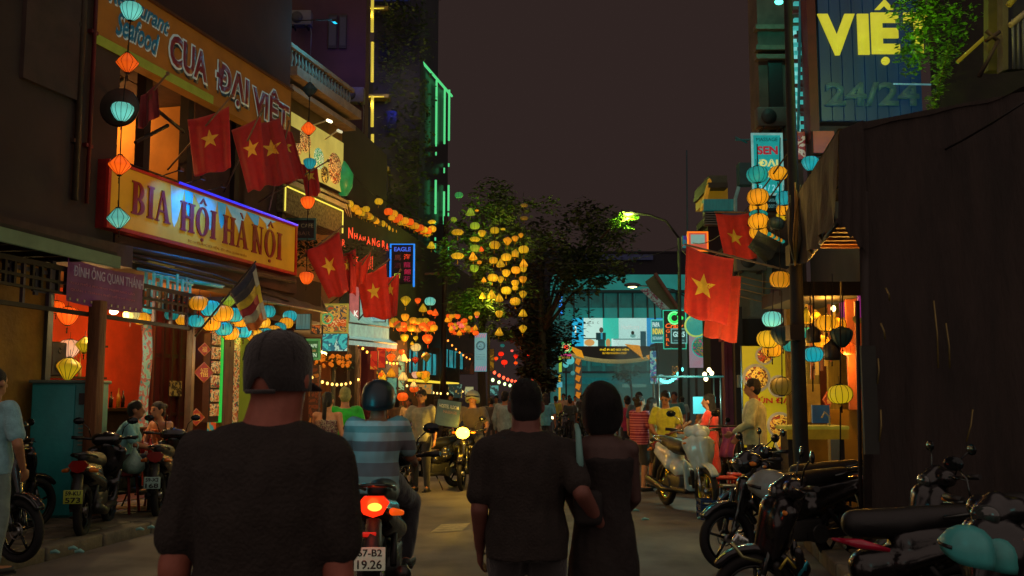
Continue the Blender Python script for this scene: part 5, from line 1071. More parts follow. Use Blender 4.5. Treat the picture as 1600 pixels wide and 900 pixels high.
wp = MB(); wp.tube([P(1149, 332, 27)-P(1150, 320, 27), P(1149, 310, 27)-P(1150, 320, 27), P(1154, 292, 27)-P(1150, 320, 27)], .05); o = wp.build('pipe', mat('#7ab0a0', .5, em=.1)); o.location = P(1150, 320, 27); tag(o, 'pale curved pipe beside the sign tower', 'pipe')
# vertical SEN sign
t, W_, H_ = fsign('massage_sign', 'tall cyan light box sign with red and cream words above the yellow lanterns', 1177, 210, 1224, 304, 20, mat('#1fa8a4', .4, em=.55, var=.08, bump=0), mat('#9ad8d0', .4, em=.4))
letters('SEN', W_*.16, W_*.86, H_*.66, H_*.8, E('#c02838', .5), t, ext=.01, off=.04); letters('ĐẠI', W_*.2, W_*.86, H_*.43, H_*.58, E('#d8d880', .7), t, ext=.01, off=.04); letters('VIỆT', W_*.2, W_*.86, H_*.26, H_*.4, E('#d8d880', .7), t, ext=.01, off=.04)
letters('24 / 24', W_*.2, W_*.86, H_*.06, H_*.16, E('#88d8e0', .7), t, ext=.01, off=.02); letters('MASSAGE', W_*.14, W_*.86, H_*.88, H_*.94, E('#186a6a', .2), t, ext=.01)
t2, W2, H2 = fsign('black_panel_sign', 'black panel of small pale words under the cyan sign', 1196, 306, 1222, 330, 19.9, mat('#15181a', .5)); letters('MASSAGE', W2*.1, W2*.9, H2*.6, H2*.8, E('#70a8a8', .4), t2, ext=.005); letters('FOOT SPA', W2*.1, W2*.9, H2*.2, H2*.42, E('#70a8a8', .4), t2, ext=.005)
q = MB(); q.bar((-.3, .2, H_*.95), (W_+.6, .2, H_*.95), .02); q.bar((-.3, .2, H_*1.0), (-.05, .2, H_*.9), .02); part('bracket', q, mat('#1a6a70', .4), t)
lamp(P(1205, 250, 19), 10, '#30d8d0', .1)
# neon picture sign near flag
t, W_, H_ = fsign('orange_neon_sign', 'orange neon framed sign with a pale screen between the two flags', 1075, 363, 1106, 392, 30, E('#d86048', .6), E('#ff7818', 1.1)); q = MB(); q.box((W_/2, -.03, H_*.62), (W_*.7, .03, H_*.5)); part('picture', q, E('#98c8b8', .5), t)
t, W_, H_ = fsign('purple_sign', 'small violet lit sign behind the orange neon sign', 1066, 368, 1128, 388, 33, printmat(['#1a1430', '#5030a0', '#208890', '#b02848'], .35, 2))
lamp(P(1100, 440, 26), 50, '#ff7a50', .1)
# maroon pillar and shop between
mp_ = thing('maroon_pillar', 'tall maroon pillar standing under the big flag', 'pillar', (X(1139, 21), 21, 0)); q = MB(); q.box((0, 0, P(1139, 530, 21).z/2), (.27, .27, P(1139, 530, 21).z)); part('shaft', q, mat('#7a1c3c', .6, em=.03), mp_); q = MB(); q.box((0, 0, P(1139, 530, 21).z), (.36, .36, .1)); part('capital', q, mat('#7a1c3c', .6), mp_)
for i in (-1, 1): q = MB(); q.box((i*.07, -.138, P(1139, 530, 21).z/2), (.03, .02, P(1139, 530, 21).z-.3)); part('flute', q, mat('#55102a', .6), mp_)
dp = thing('dark_post', 'dark post with a grey meter box right of the maroon pillar', 'post', (X(1153, 20), 20, 0)); q = MB(); q.box((0, 0, 1.7), (.16, .16, 3.4)); part('shaft', q, dark, dp); q = MB(); q.rbox((.02, -.16, P(1153, 596, 20).z), (.17, .14, .25), .01); part('meter_box', q, mat('#7a8078', .5), dp)
# food poster BANH DAI
t, W_, H_ = fsign('food_poster', 'big yellow poster with noodle bowls behind the man in the white shirt', 1162, 540, 1241, 700, 16, mat('#c8b418', .6, em=.35, scale=1.2, var=.12), dep=.06)
for (u, v, r, w2) in ((.28, .68, .28, 1), (.72, .60, .22, 0), (.45, .9, .18, 0), (.72, .22, .26, 0), (.8, .05, .2, 0)):
    r *= W_; o = MB(); o.lathe([(r, 0), (r*.97, .015), (.01, .016)], 24, (u*W_, -.012, v*H_), axis=Vector((0, -1, 0))); part('bowl_picture', o, mat('#c8b890', .5, em=.2, bump=0), t); o = MB(); o.lathe([(r*.8, 0), (r*.78, .008), (.01, .009)], 24, (u*W_, -.03, v*H_), axis=Vector((0, -1, 0))); part('noodle_picture', o, printmat(['#b06a10', '#d89a20', '#e8c050', '#6a3010', '#a83818'], .25, 11), t)
letters('BÚN ĐẠI', W_*.2, W_*.95, H_*.42, H_*.5, E('#b01c14', .4), t, ext=.006, off=.03, y=-.05)
lamp(P(1200, 545, 14.8), 22, '#ffd060', .08)
# ================================================================ right side: electric pole, awning, stall, signs
ep = thing('electric_pole', 'thick black leaning electric pole between the lantern clusters', 'pole', (P(1262, 700, 12).x+.01, 12, .05)); o0 = ep.location
pts = [P(1262, 780, 12), P(1251, 700, 12), P(1247, 560, 12), P(1243, 400, 12), P(1237, 200, 12), P(1231, 0, 12), P(1226, -140, 12)]; pts[0].z = .05; q = MB(); q.tube([p-o0 for p in pts], [.1, .095, .088, .078, .06, .05, .045], 12); part('shaft', q, mat('#1a1512', .7, scale=6, var=.4), ep)
for i, (py, w_) in enumerate(((395, .5), (402, .3), (520, .25))):
    p = P(1240, py, 11.9)-o0; q = MB(); q.box((p.x, -.1, p.z), (.14, .2, .18)); part('junction_box', q, mat('#2a2420', .5), ep)
rnd = random.Random(9)
for i in range(9):
    q = MB(); x = rnd.uniform(1232, 1256); q.tube([P(x+rnd.uniform(-3, 3), 285+i*4, 11.7)-o0, P(x, 330, 11.75)-o0, P(x-4+rnd.uniform(0, 6), 372, 11.7)-o0, P(1242, 415, 11.8)-o0], .011, 5); part('cable', q, mat('#5a4a30' if i % 3 else '#a87a2a', .5), ep)
# street cables overhead
for i, (a, b, sag) in enumerate((((1237, 230, 12), (1070, 372, 34), .6), ((1237, 260, 12), (1066, 392, 36), .7), ((548, 270, 23), (700, 345, 36), .5))):
    A_, B_ = P(*a), P(*b); q = MB(); q.tube([A_.lerp(B_, k/10)-Vector((0, 0, sag*4*(k/10)*(1-k/10)))-A_ for k in range(11)], .012, 5); o = q.build('overhead_cable', dark); o.location = A_; tag(o, ['upper overhead cable from the black pole to the far street lamp', 'lower overhead cable from the black pole to the far street lamp', 'overhead cable crossing from the food sign to the plain pole'][i], 'cable')
# right house + VIET sign
RS = .15; rh = thing('right_house', 'dark house with green lit yellow wall and balcony at the upper right', 'building', (0, 0, 0))
hm_ = mat('#2c221d', .9, scale=1, var=.2)
def rb(name, c, d, m, par=rh, rz=0): q = MB(); q.box(c, d, rz=rz); return part(name, q, m, par)
aF = math.atan2(1, .15)-PI/2
rb('wall', (5.9, 17.2, 5.2), (.4, 6.6, 10.4), hm_, rz=aF); rb('end_wall', (7.85, 12.9, 7.5), (4.4, .3, 6), mat('#231c18', .9), rz=0)
p = P(1212, 60, 21); tl2 = thing('tall_side_house', 'brown house edge with moulded cornice and a cyan lamp glow at the top', 'building', (X(1197, 21), 21, 0)); q = MB(); q.box((.45, .4, P(1200, -60, 21).z/2), (.9, .8, P(1200, -60, 21).z)); part('wall', q, mat('#5a4a40', .85, scale=1.5, var=.3), tl2)
for py in (46, 78, 92): q = MB(); q.box((.42, -.05, P(1200, py, 21).z), (1.0, .25, .1)); part('cornice', q, mat('#6a5a4a', .8), tl2)
q = MB(); q.box((.35, -.02, P(1200, 150, 21).z), (.3, .08, 1.6)); part('window', q, mat('#15100e', .5), tl2)
cl_ = thing('cyan_lamp', 'cyan lamp glowing at the very top right of the brown house', 'lamp', P(1217, 3, 20)); q = MB(); q.ell((0, 0, 0), (.09, .06, .06)); part('lens', q, E('#60ffd8', 3), cl_); q = MB(); q.bar((0, 0, 0), (.3, .3, .1), .02); part('arm', q, dark, cl_); lamp(P(1215, 12, 19.6), 40, '#20d8b8', .05)
# side lit frame of the big sign: stack of bright slats seen edge on
VY = 13.2; v0 = P(1283, 190, VY); vs_ = thing('massage_billboard', 'large dark blue billboard with yellow letters VIỆT and 24/24 behind hanging leaves', 'billboard', v0); WV = (1446-1283)*VY/F; HV = 2.2
q = MB(); q.box((WV/2, .12, HV/2), (WV, .2, HV)); part('sign_box', q, mat('#0c1c2a', .5), vs_)
for i in range(9): q = MB(); q.box((WV*(i+.5)/9, -.0, HV/2), (WV/9-.012, .03, HV-.02)); part('sheet_panel', q, mat('#0a446e', .45, em=.16, scale=.9, var=.3, stretch=(1.5, 1, .25)), vs_)
vx = lambda px: (px-1283)*VY/F; vz = lambda py: P(1283, py, VY).z-v0.z
ym = mat('#e0d838', .45, em=.62, var=.05, bump=0)
letters('V', vx(1281), vx(1341), vz(88), vz(24), ym, vs_, y=-.03, ext=.03, off=.05, name='letter'); letters('I', vx(1345), vx(1363), vz(87), vz(24), ym, vs_, y=-.03, ext=.03, off=.03, name='letter'); letters('E', vx(1367), vx(1412), vz(86), vz(22), ym, vs_, y=-.03, ext=.03, off=.05, name='letter')
letters('T', vx(1420), vx(1466), vz(86), vz(22), ym, vs_, y=-.03, ext=.03, off=.05, name='letter')
q = MB(); q.poly([(vx(1374), vz(17)), (vx(1390), vz(1)), (vx(1405), vz(17)), (vx(1396), vz(17)), (vx(1390), vz(11)), (vx(1383), vz(17))], -.06, -.03); part('circumflex', q, ym, vs_); q = MB(); q.lathe([(.055, .03), (.055, 0), (.01, 0)], 20, (vx(1388), -.03, vz(97)), axis=Vector((0, -1, 0))); part('dot_accent', q, ym, vs_)
letters('24/24', vx(1290), vx(1440), vz(167), vz(130), mat('#4a8080', .5, em=.12, bump=0), vs_, y=-.03, ext=.02, off=.03)
q = MB(); q.box((-.1, .1, HV/2-.1), (.12, .3, HV+.3)); part('red_post', q, mat('#5a1a14', .6), vs_)
q = MB(); q.bar((vx(1378), -.5, vz(149)), (vx(1436), -.5, vz(150)), .012); part('lamp_bar', q, mat('#7ac0c8', .4, em=.3), vs_)
lamp(P(1345, 190, 12.2), 7, '#2090ff', .05)
fs2 = thing('slatted_frame', 'tall narrow cyan lit lattice frame at the left edge of the blue billboard', 'frame', P(1243, 212, 13.6)); o1 = fs2.location
q = MB(); q.slab(*[P(a, b, Y)-o1 for a, b, Y in ((1234, 46, 13.6), (1241, 212, 13.6), (1247, 212, 14.4), (1240, 46, 14.4))], .04); part('lit_edge', q, mat('#7ad8d0', .5, em=.85, scale=5, var=.3), fs2)
for i in range(18): p = P(1256-i*.1+(0 if i % 2 else 1.5), 205-i*13, 13.4)-o1; q = MB(); q.box((p.x, 0, p.z), (.17, .06, .045)); part('slat', q, mat('#48c0b8', .5, em=.6) if i % 3 else mat('#6a3a30', .6, em=.1), fs2)
for px, c_ in ((1250, '#2a8a8c'), (1262, '#1c5a60')): q = MB(); q.bar(P(px-3, 215, 13.45)-o1, P(px+1, -30, 13.45)-o1, .02); part('upright', q, mat(c_, .5, em=.15), fs2)
t, W_, H_ = fsign('red_vertical_sign', 'narrow red and white vertical sign under the slatted frame', 1246, 205, 1260, 250, 13.3, printmat(['#7a1820', '#c8b8b0', '#8a2030', '#3a3060'], .2, 6)); t, W_, H_ = fsign('orange_box_sign', 'small orange lit box sign under the billboard', 1270, 204, 1306, 240, 13.1, mat('#a83c14', .5, em=.22, scale=4, var=.3))
# plants over the billboard
pl_ = thing('balcony_plant', 'bushy green plant hanging over the yellow letters of the billboard', 'plant', P(1440, 40, 12.2)); lf = MB(); rnd = random.Random(2)
for (px, py, r, n) in ((1425, 10, .28, 260), (1440, 35, .26, 240), (1425, 65, .17, 150), (1450, 10, .25, 200), (1423, 85, .14, 120), (1430, 105, .12, 90), (1445, 70, .2, 130), (1470, 30, .3, 200), (1485, 60, .25, 120), (1475, 90, .2, 90), (1500, 30, .25, 100)): leaves(lf, P(px, py, 12.2)-pl_.location, (r, .3, r), n, .075, rnd=rnd)
o = part('foliage', lf, mat('#5a8a24', .55, scale=5, var=.4), pl_)
lamp(P(1412, 25, 11.2), 26, '#c8ff50', .05); lamp(P(1430, 92, 11.4), 8, '#c8ff50', .05)
vn_ = thing('hanging_vine', 'long leafy vine dangling below the bushy plant', 'plant', P(1475, 80, 12.0)); lf = MB()
for i in range(24): k = i/23; px = 1482-30*k**1.2+4*math.sin(i); py = 70+115*k; leaves(lf, P(px, py, 12.0)-vn_.location, (.07, .07, .08), 26, .055, rnd=rnd)
q = MB(); q.tube([P(1482-30*(i/8)**1.2, 70+115*i/8, 12.0)-vn_.location for i in range(9)], .01); part('stem', q, mat('#4a3a1c', .8), vn_); part('foliage', lf, mat('#5c7a24', .6, scale=5, var=.4), vn_); lamp(P(1448, 150, 11.3), 7, '#d8ff50', .05)
# balcony at far upper right
bw_ = thing('corner_balcony', 'balcony with grey railing and a yellow lit wall at the top right corner', 'balcony', P(1560, 110, 9.5)); o2 = bw_.location
q = MB(); q.slab(*[P(a, b, 9.7)-o2 for a, b in ((1537, 115), (1558, 115), (1558, -20), (1537, -20))], .1); part('lit_wall', q, mat('#8a8420', .8, em=.06, scale=2, hex2='#5a5a18'), bw_)
q = MB(); q.slab(*[P(a, b, 9.5)-o2 for a, b in ((1558, 116), (1566, 114), (1566, -20), (1558, -20))], .12); part('corner_post', q, mat('#7a7c50', .7, em=.02), bw_)
q = MB(); q.slab(*[P(a, b, 9.6)-o2 for a, b in ((1566, 114), (1640, 105), (1640, -20), (1566, -20))], .1); part('balcony_wall', q, mat('#2c3638', .8), bw_)
for i in range(8): q = MB(); q.bar(P(1582+i*8, 30-i*4, 9.3)-o2, P(1584+i*8, 108, 9.3)-o2, .012); part('baluster', q, mat('#5a686a', .5), bw_)
q = MB(); q.bar(P(1578, 40, 9.3)-o2, P(1640, -10, 9.3)-o2, .03); part('handrail', q, mat('#8a8a80', .5), bw_); q = MB(); q.bar(P(1576, 8, 9.3)-o2, P(1600, -20, 9.3)-o2, .03); part('handrail', q, mat('#8a8a40', .5), bw_)
q = MB(); q.bar(P(1496, 97, 9.8)-o2, P(1540, 57, 9.8)-o2, .018); part('yellow_strut', q, mat('#b8a81c', .5, em=.2), bw_)
for a, b in (((1540, 48), (1560, 64)), ((1540, 64), (1562, 50)), ((1530, 120), (1560, 62))): q = MB(); q.bar(P(*a, 9.3)-o2, P(*b, 9.3)-o2, .02); part('bracket', q, dark, bw_)
lamp(P(1550, 20, 9.0), 3, '#ffe040', .05)
# awning mass: lean-to roof, fascia, near side curtain
aw = thing('stall_awning', 'huge black tarpaulin lean-to roof of the stall on the right', 'awning', (0, 0, 0)); tarp = mat('#2c211c', .75, scale=1.2, var=.2, bump=.8); tarp2 = mat('#2a201b', .8, scale=2, var=.3, bump=.9, stretch=(3, 3, .5))
e0, e1 = P(1310, 205, 9), P(1227, 332, 12.9); top0, top1 = e0, e1
inn0 = Vector((e0.x+3.6, 9, e0.z+.75)); inn1 = Vector((e1.x+3.6, 12.9, e1.z+.75))
def draped(mb, TL, TR, BR, BL, amp, f, nu=36, nv=14, out=Vector((0, -1, 0))):
    S_ = lambda u, v: (TL*(1-u)+TR*u)*(1-v)+(BL*(1-u)+BR*u)*v+out*amp*(math.sin(f*u*6.28+v*2)+.5*math.sin(f*2.7*u*6.28-v*3))*(.2+v)+Vector((0, 0, -.03*math.sin(u*21)*v)); sheet(mb, S_, 0, 1, 0, 1, nu, nv)
q = MB(); draped(q, e1, inn1, inn0, e0, .03, 2, out=Vector((0, 0, 1))); part('roof_cover', q, tarp, aw)
q = MB(); draped(q, e0, e1, P(1240, 428, 12.9), P(1308, 345, 9), .03, 4, out=Vector((-1, 0, 0))); part('side_valance', q, tarp, aw)
xg = P(1350, 470, 9).x; q = MB(); draped(q, e0+Vector((0, -.02, 0)), Vector((xg+.05, 8.98, e0.z+.1)), Vector((xg+.05, 8.98, P(1350, 400, 9).z)), P(1309, 347, 8.98), .012, 3, 14, 10); part('gable_cover', q, tarp2, aw)
q = MB(); draped(q, Vector((xg, 9.02, e0.z+.08)), Vector((inn0.x, 9.02, inn0.z-.01)), Vector((inn0.x, 9.1, .05)), Vector((P(1350, 700, 9.05).x, 9.1, .05)), .03, 7, 60, 16); part('side_curtain', q, tarp2, aw)
for (a, b) in (((1310, 345), (1262, 405)),): q = MB(); q.bar(P(a[0], a[1], 9), P(b[0], b[1], 12.0), .025); part('edge_pole', q, mat('#3a2c26', .5), aw)
q = MB(); q.bar(P(1350, 300, 9.05), Vector((P(1350, 700, 9.05).x, 9.05, 0.1)), .04); part('support', q, dark, aw); q = MB(); q.bar(P(1340, 470, 9.6), Vector((P(1340, 700, 9.6).x, 9.6, 0.1)), .02); part('support', q, dark, aw)
for i in range(7):
    a = P(1312-4*i, 352+12*i, 9.6+.35*i); q = MB(); q.box((a.x+.9, a.y+.1, 3.32+.012*i), (1.9, .09, .04)); part('ceiling_slat', q, mat('#9a5a18', .6, em=.0, scale=4, var=.3), aw)
for i, (u0, v0_, u1, v1_) in enumerate(((1376, 505, 1383, 530), (1372, 560, 1371, 600), (1459, 470, 1466, 575), (1478, 505, 1484, 575), (1376, 640, 1374, 690), (1520, 640, 1510, 690), (1390, 470, 1384, 450))):
    q = MB(); q.tube([P(u0, v0_, 8.85), P((u0+u1)/2+2, (v0_+v1_)/2, 8.83), P(u1, v1_, 8.85)], .008, 5); part('curtain_glint', q, mat('#7a6a3a', .4, metal=.3), aw)  # thin pale tubes stand in for glints on the curtain
bx(aw, 'green_sheet', 1352, 540, 1368, 710, 8.85, .04, mat('#24261f', .7, scale=2))
# stall interior seen under the awning
st = thing('lantern_stall', 'lit stall opening full of bright cloth between the black pole and the curtain', 'stall', (0, 0, 0))
bx(st, 'back_wall', 1235, 440, 1400, 700, 15.6, .15, mat('#8a6820', .8, scale=1.5, var=.35, hex2='#4a3214'), zmin=.1)
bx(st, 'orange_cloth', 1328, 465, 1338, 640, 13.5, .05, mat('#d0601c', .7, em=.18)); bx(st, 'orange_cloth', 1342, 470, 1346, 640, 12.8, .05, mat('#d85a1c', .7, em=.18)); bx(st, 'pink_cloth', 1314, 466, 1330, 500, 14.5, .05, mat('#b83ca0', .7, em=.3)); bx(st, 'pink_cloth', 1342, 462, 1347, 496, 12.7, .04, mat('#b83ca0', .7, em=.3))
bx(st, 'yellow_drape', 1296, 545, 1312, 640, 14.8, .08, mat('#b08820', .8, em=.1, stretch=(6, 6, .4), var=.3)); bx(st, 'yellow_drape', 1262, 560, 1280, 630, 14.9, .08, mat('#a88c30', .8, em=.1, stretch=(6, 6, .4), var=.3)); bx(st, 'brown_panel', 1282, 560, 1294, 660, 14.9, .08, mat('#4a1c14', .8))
bx(st, 'yellow_wall', 1298, 640, 1338, 716, 13.6, .1, mat('#8a6c1c', .8, scale=1), zmin=.1)
bx(st, 'door_panel', 1262, 600, 1281, 660, 14.6, .06, mat('#9a8a48', .7)); bx(st, 'blue_board', 1270, 633, 1296, 661, 13.4, .05, mat('#12608a', .5, em=.1)); bx(st, 'ceiling_board', 1250, 440, 1350, 462, 13.0, 2, mat('#150e0b', .9))
for i in range(10): bx(st, 'hanging_strip', 1260+i*7.2, 470+(i*37) % 30, 1262+i*7.2, 540+(i*53) % 60, 14.2, .03, mat(['#c09a30', '#8a3a18', '#d8b850', '#6a2a14'][i % 4], .6, em=.12))
for p, e in ((P(1290, 480, 13.4), 45), (P(1320, 560, 13.3), 32), (P(1330, 440, 11.5), 9)): lamp(p, e, '#ffb040', .08)
b2 = thing('bulb', 'small bright bulb hanging at the top of the lantern stall', 'lamp', P(1302, 482, 14.2)); q = MB(); q.ell((0, 0, 0), (.035, .035, .045)); part('glass', q, E('#ffe8a0', 5), b2); q = MB(); q.bar((0, 0, .04), (0, 0, .5), .01); part('cord', q, dark, b2)
# stall table with yellow cloth, faucet
tt = thing('stall_table', 'yellow topped stall table with a metal tap beside the black pole', 'table', P(1260, 690, 12.6)); tt.location.z = .1; zt2 = P(1260, 668, 12.6).z-.1; q = MB(); q.rbox((.1, .1, zt2), (.8, .5, .05), .02); part('table_top', q, mat('#c8b838', .6, em=.16), tt)
q = MB(); q.box((.1, -.15, zt2-.08), (.76, .02, .12)); part('fringe', q, mat('#c89a18', .6, em=.12), tt)
for x in (-.22, .42): q = MB(); q.box((x, .1, zt2/2-.02), (.06, .35, zt2-.06)); part('leg', q, dark, tt)
q = MB(); q.tube([(.3, 0, zt2), (.3, 0, zt2+.14), (.24, 0, zt2+.19), (.2, 0, zt2+.12)], .012); part('tap', q, mat('#c8c8b0', .2, .7), tt)
# ================================================================ street lamps
def street_lamp(px, pyb, Y, pxh, pyh, ptop, label, col, on=True, e=60, sz=.12):
    base = Vector((X(px, Y), Y, 0)); t = thing('street_lamp', label, 'street lamp', base); top = P(px, ptop, Y)-base; hd = P(pxh, pyh, Y)-base
    q = MB(); q.bar((0, 0, 0), top, .085, .055, 10); part('post', q, mat('#1c2422', .7), t)
    q = MB(); q.tube([top, top.lerp(hd, .25)+Vector((0, 0, (hd.z-top.z)*.42)), top.lerp(hd, .6)+Vector((0, 0, (hd.z-top.z)*.32)), hd], .045); part('arm', q, mat('#1c1c1a', .7), t)
    q = MB(); q.ell(hd+Vector((0, 0, .03)), (sz*2.4, sz, sz*.7)); part('lamp_head', q, mat('#404040', .5), t); q = MB(); q.ell(hd-Vector((0, 0, .05)), (sz*1.6, sz*.8, sz*.5)); part('lens', q, E(col, 4 if on else .2), t)
    if on: lamp(base+hd-Vector((0, 0, .25)), e, col, .1)
street_lamp(1061, 700, 36, 982, 332, 372, 'tall grey street lamp whose head glows in the tree leaves', '#e8ff70', e=260)
street_lamp(1075, 600, 70, 988, 446, 466, 'far thin street lamp in front of the teal building', '#ffe8a0', e=60, sz=.25)
pl2 = thing('plain_pole', 'thin dark plain pole on the left side carrying cables', 'pole', (X(692, 34), 34, 0)); q = MB(); q.bar((0, 0, 0), P(697, 338, 34)-pl2.location, .11, .08); part('shaft', q, mat('#3a2420', .6), pl2); q = MB(); pa, pb = P(648, 429, 33.9)-pl2.location, P(690, 427, 33.9)-pl2.location; q.bar(pa, pb, .04); q.bar(pa, pa-Vector((0, 0, .5)), .03); part('bracket', q, mat('#7a5450', .6), pl2)
pl3 = thing('antenna_pole', 'very thin teal pole rising behind the flags', 'pole', (X(1074, 40), 40, 0)); q = MB(); q.bar((0, 0, 0), P(1073, 235, 40)-pl3.location, .05, .03); part('shaft', q, mat('#1c3c44', .5), pl3)
# banner on pole, street centre left
t, W_, H_ = fsign('pole_banner', 'upright pink and blue banner with a round emblem on a dark pole', 741, 520, 761, 581, 31, mat('#7ab8c0', .6, em=.5, scale=1.2, var=.1, hex2='#68a8b8'), cat='banner'); q = MB(); q.bar((W_+.05, .1, -4), (W_+.05, .1, H_+.1), .04); part('pole', q, dark, t)
q = MB(); q.torus((W_*.5, -.03, H_*.67), .13, .012, 'Y', 28, 5); part('emblem_ring', q, E('#20505c', .1), t); q = MB(); q.torus((W_*.5, -.03, H_*.67), .1, .006, 'Y', 28, 5); q.tube([(W_*.5-.05, -.03, H_*.64), (W_*.5, -.03, H_*.71), (W_*.5+.05, -.03, H_*.64), (W_*.5-.05, -.03, H_*.64)], .007); part('emblem', q, E('#20505c', .1), t)
for i in range(5):
    q = MB(); q.poly([(.02+.07*i, H_*.9), (.07+.07*i, H_*.98), (.1+.07*i, H_*.98), (.04+.07*i, H_*.86)], -.03, -.02); part('pink_stroke', q, E('#c880b0', .5), t)
    q = MB(); q.poly([(.02+.07*i, H_*.04), (.08+.07*i, H_*.15), (.1+.07*i, H_*.14), (.05+.07*i, H_*.02)], -.03, -.02); part('pink_stroke', q, E('#c880b0', .5), t)
for i, s_ in enumerate(('HỘI CHỢ ẨM THỰC', 'ĐƯỜNG PHỐ', 'QUẬN 1')): letters(s_, W_*.15, W_*.85, H_*(.43-.06*i), H_*(.46-.06*i), E('#205868', .1), t, ext=.003)
# neon framed dark sign (left)
t, W_, H_ = fsign('blue_neon_sign', 'dark vertical sign framed in blue neon with red and violet glyphs', 610, 382, 647, 443, 29, mat('#150c12', .5), None)
q = MB(); q.tube([(.0, -.05, .05), (0, -.05, H_), (W_, -.05, H_), (W_, -.05, -.1)], .03); part('neon_tube', q, E('#1e78d8', 1.3), t)
letters('EAGLE', .1, W_-.1, H_*.82, H_*.93, E('#4868e0', .9), t, ext=.01, off=.02)
for i, (u, v, c_) in enumerate(((.7, .68, '#ff4a20'), (.3, .66, '#5a2418'), (.7, .48, '#8a1434'), (.3, .46, '#3a1010'), (.72, .3, '#a01838'), (.28, .2, '#b8d040'), (.7, .12, '#801438'))): letters('海馬龍酒館店花'[i], W_*u-.1, W_*u+.1, H_*v-.08, H_*v+.08, E(c_, .9), t, ext=.01, off=.01)
# red neon word on left roofs
t = thing('red_neon_letters', 'row of tilted red neon letters over the dark shop roofs', 'sign', P(544, 365, 22)); q0 = t.location
for i, (px, py, w_, h_) in enumerate(((548, 364, 7, 17), (556, 369, 5, 9), (563, 371, 5, 9), (569, 373, 4, 7), (576, 376, 6, 12), (584, 378, 5, 12), (591, 381, 5, 10), (599, 383, 4, 14), (605, 386, 4, 12), (537, 380, 5, 12), (571, 415, 7, 18), (579, 411, 7, 22), (557, 405, 6, 12))):
    Yk = 22.2+i*.12; a = P(px, py, Yk)-q0; wd = w_*Yk/F; hh = h_*Yk/F; letters('NHÀHÀNGBAR乙川文才'[i], a.x-wd/2, a.x+wd/2, a.z-hh/2, a.z+hh/2, E('#ff4a28', 1.15), t, y=a.y, ext=.02, off=.015, name='neon_letter')
lamp(P(575, 400, 22), 12, '#ff4a28', .1)
lf = MB(); rnd = random.Random(8); rp_ = thing('roof_plants', 'straggly green potted plants along the shop roofs under the neon letters', 'plants', P(570, 400, 21))
for i in range(26): px = rnd.uniform(462, 610); py = rnd.uniform(385, 425)-(12 if px < 500 else 0); leaves(lf, P(px, py, 20.2 if px < 545 else 22.8)-rp_.location, (.28, .15, .22), 40, .09, rnd=rnd)
part('foliage', lf, mat('#2f4420', .7, scale=4, var=.4), rp_)
# ================================================================ left awnings & shop signs
def awn(name, label, q4, th, m, cat='awning', val=None):
    o = q4[0]; t = thing(name, label, cat, o); q = MB(); S4 = [v-o for v in q4]
    sf = lambda u, v: (S4[0]*(1-u)+S4[1]*u)*(1-v)+(S4[3]*(1-u)+S4[2]*u)*v-Vector((0, 0, .05*math.sin(PI*v)+.02*math.sin(u*25)*v)); sheet(q, sf, 0, 1, 0, 1, 24, 6); ob = part('canopy_cloth', q, m, t); s = ob.modifiers.new('s', 'SOLIDIFY'); s.thickness = th
    q = MB(); q.bar(S4[3], S4[2], .02); q.bar(S4[0], S4[3], .015); q.bar(S4[1], S4[2], .015); part('canopy_frame', q, mat('#8a8a80', .4, .5), t)
    if val: q = MB(); q.slab(S4[3], S4[2], S4[2]-Vector((0, 0, val)), S4[3]-Vector((0, 0, val)), .015); part('valance', q, m, t)
    return t
awn('dark_awning', 'long dark grey canvas awning sloping over the lanterns', [P(405, 438, 18.6), P(500, 462, 22), P(512, 489, 20.5), P(408, 470, 17)], .02, mat('#4a4540', .8, scale=3, var=.2))
awn('mint_awning', 'upper mint white awning under the small flags', [P(546, 478, 23.8), P(606, 488, 27), P(608, 512, 25.6), P(545, 504, 22.4)], .02, mat('#9ad0b8', .7, em=.5), val=.3)  # this and the white awning glow in place of light on the cloth
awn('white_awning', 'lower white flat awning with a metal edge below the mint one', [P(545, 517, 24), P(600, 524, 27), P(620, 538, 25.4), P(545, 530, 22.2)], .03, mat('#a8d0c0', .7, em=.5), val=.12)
awn('green_awning', 'small green canvas awning above the orange flowers', [P(500, 548, 24.5), P(548, 550, 27), P(551, 558, 26), P(493, 556, 23)], .02, mat('#4a6a48', .7, em=.05), val=.1)
awn('tin_roof', 'rusty corrugated tin roof edge above the white shop sign', [P(500, 452, 25), P(545, 460, 28), P(560, 478, 27), P(470, 468, 22.5)], .03, mat('#a8a45a', .6, em=.08, scale=6, stretch=(6, 1, 1)))
t, W_, H_ = fsign('green_cafe_sign', 'green sign with the word CAFE right of the man in the cap', 463, 531, 499, 561, 19.5, mat('#2c7a40', .5, em=.25), mat('#58b868', .5, em=.3)); letters('BÓN CAFE', W_*.06, W_*.9, H_*.6, H_*.82, E('#c8e8c0', .7), t, ext=.006, off=.02); letters('food & drink', W_*.2, W_*.85, H_*.38, H_*.5, E('#e0a868', .5), t, ext=.005); letters('OPEN', W_*.4, W_*.88, H_*.1, H_*.3, E('#c8e8c0', .7), t, ext=.006, off=.02)
t, W_, H_ = fsign('fish_poster', 'yellow framed poster of seafood dishes above the cyan poster', 502, 476, 543, 520, 21.9, printmat(['#8a7a30', '#b8903c', '#3a4a50', '#d0a850', '#58704a', '#a84a28'], .4, 5), mat('#c8c050', .5, em=.3)); q = MB(); q.torus((.14, -.03, H_*.5), .11, .02, 'Y', 24, 6); part('green_ring', q, E('#60b870', .6), t)
for i in range(4): q = MB(); q.ell((W_*(.3+.18*i), -.02, H_*.35), (.07, .02, .09)); part('dish_picture', q, printmat(['#e08a38', '#c0501c', '#e8d090'], .4, 14), t)
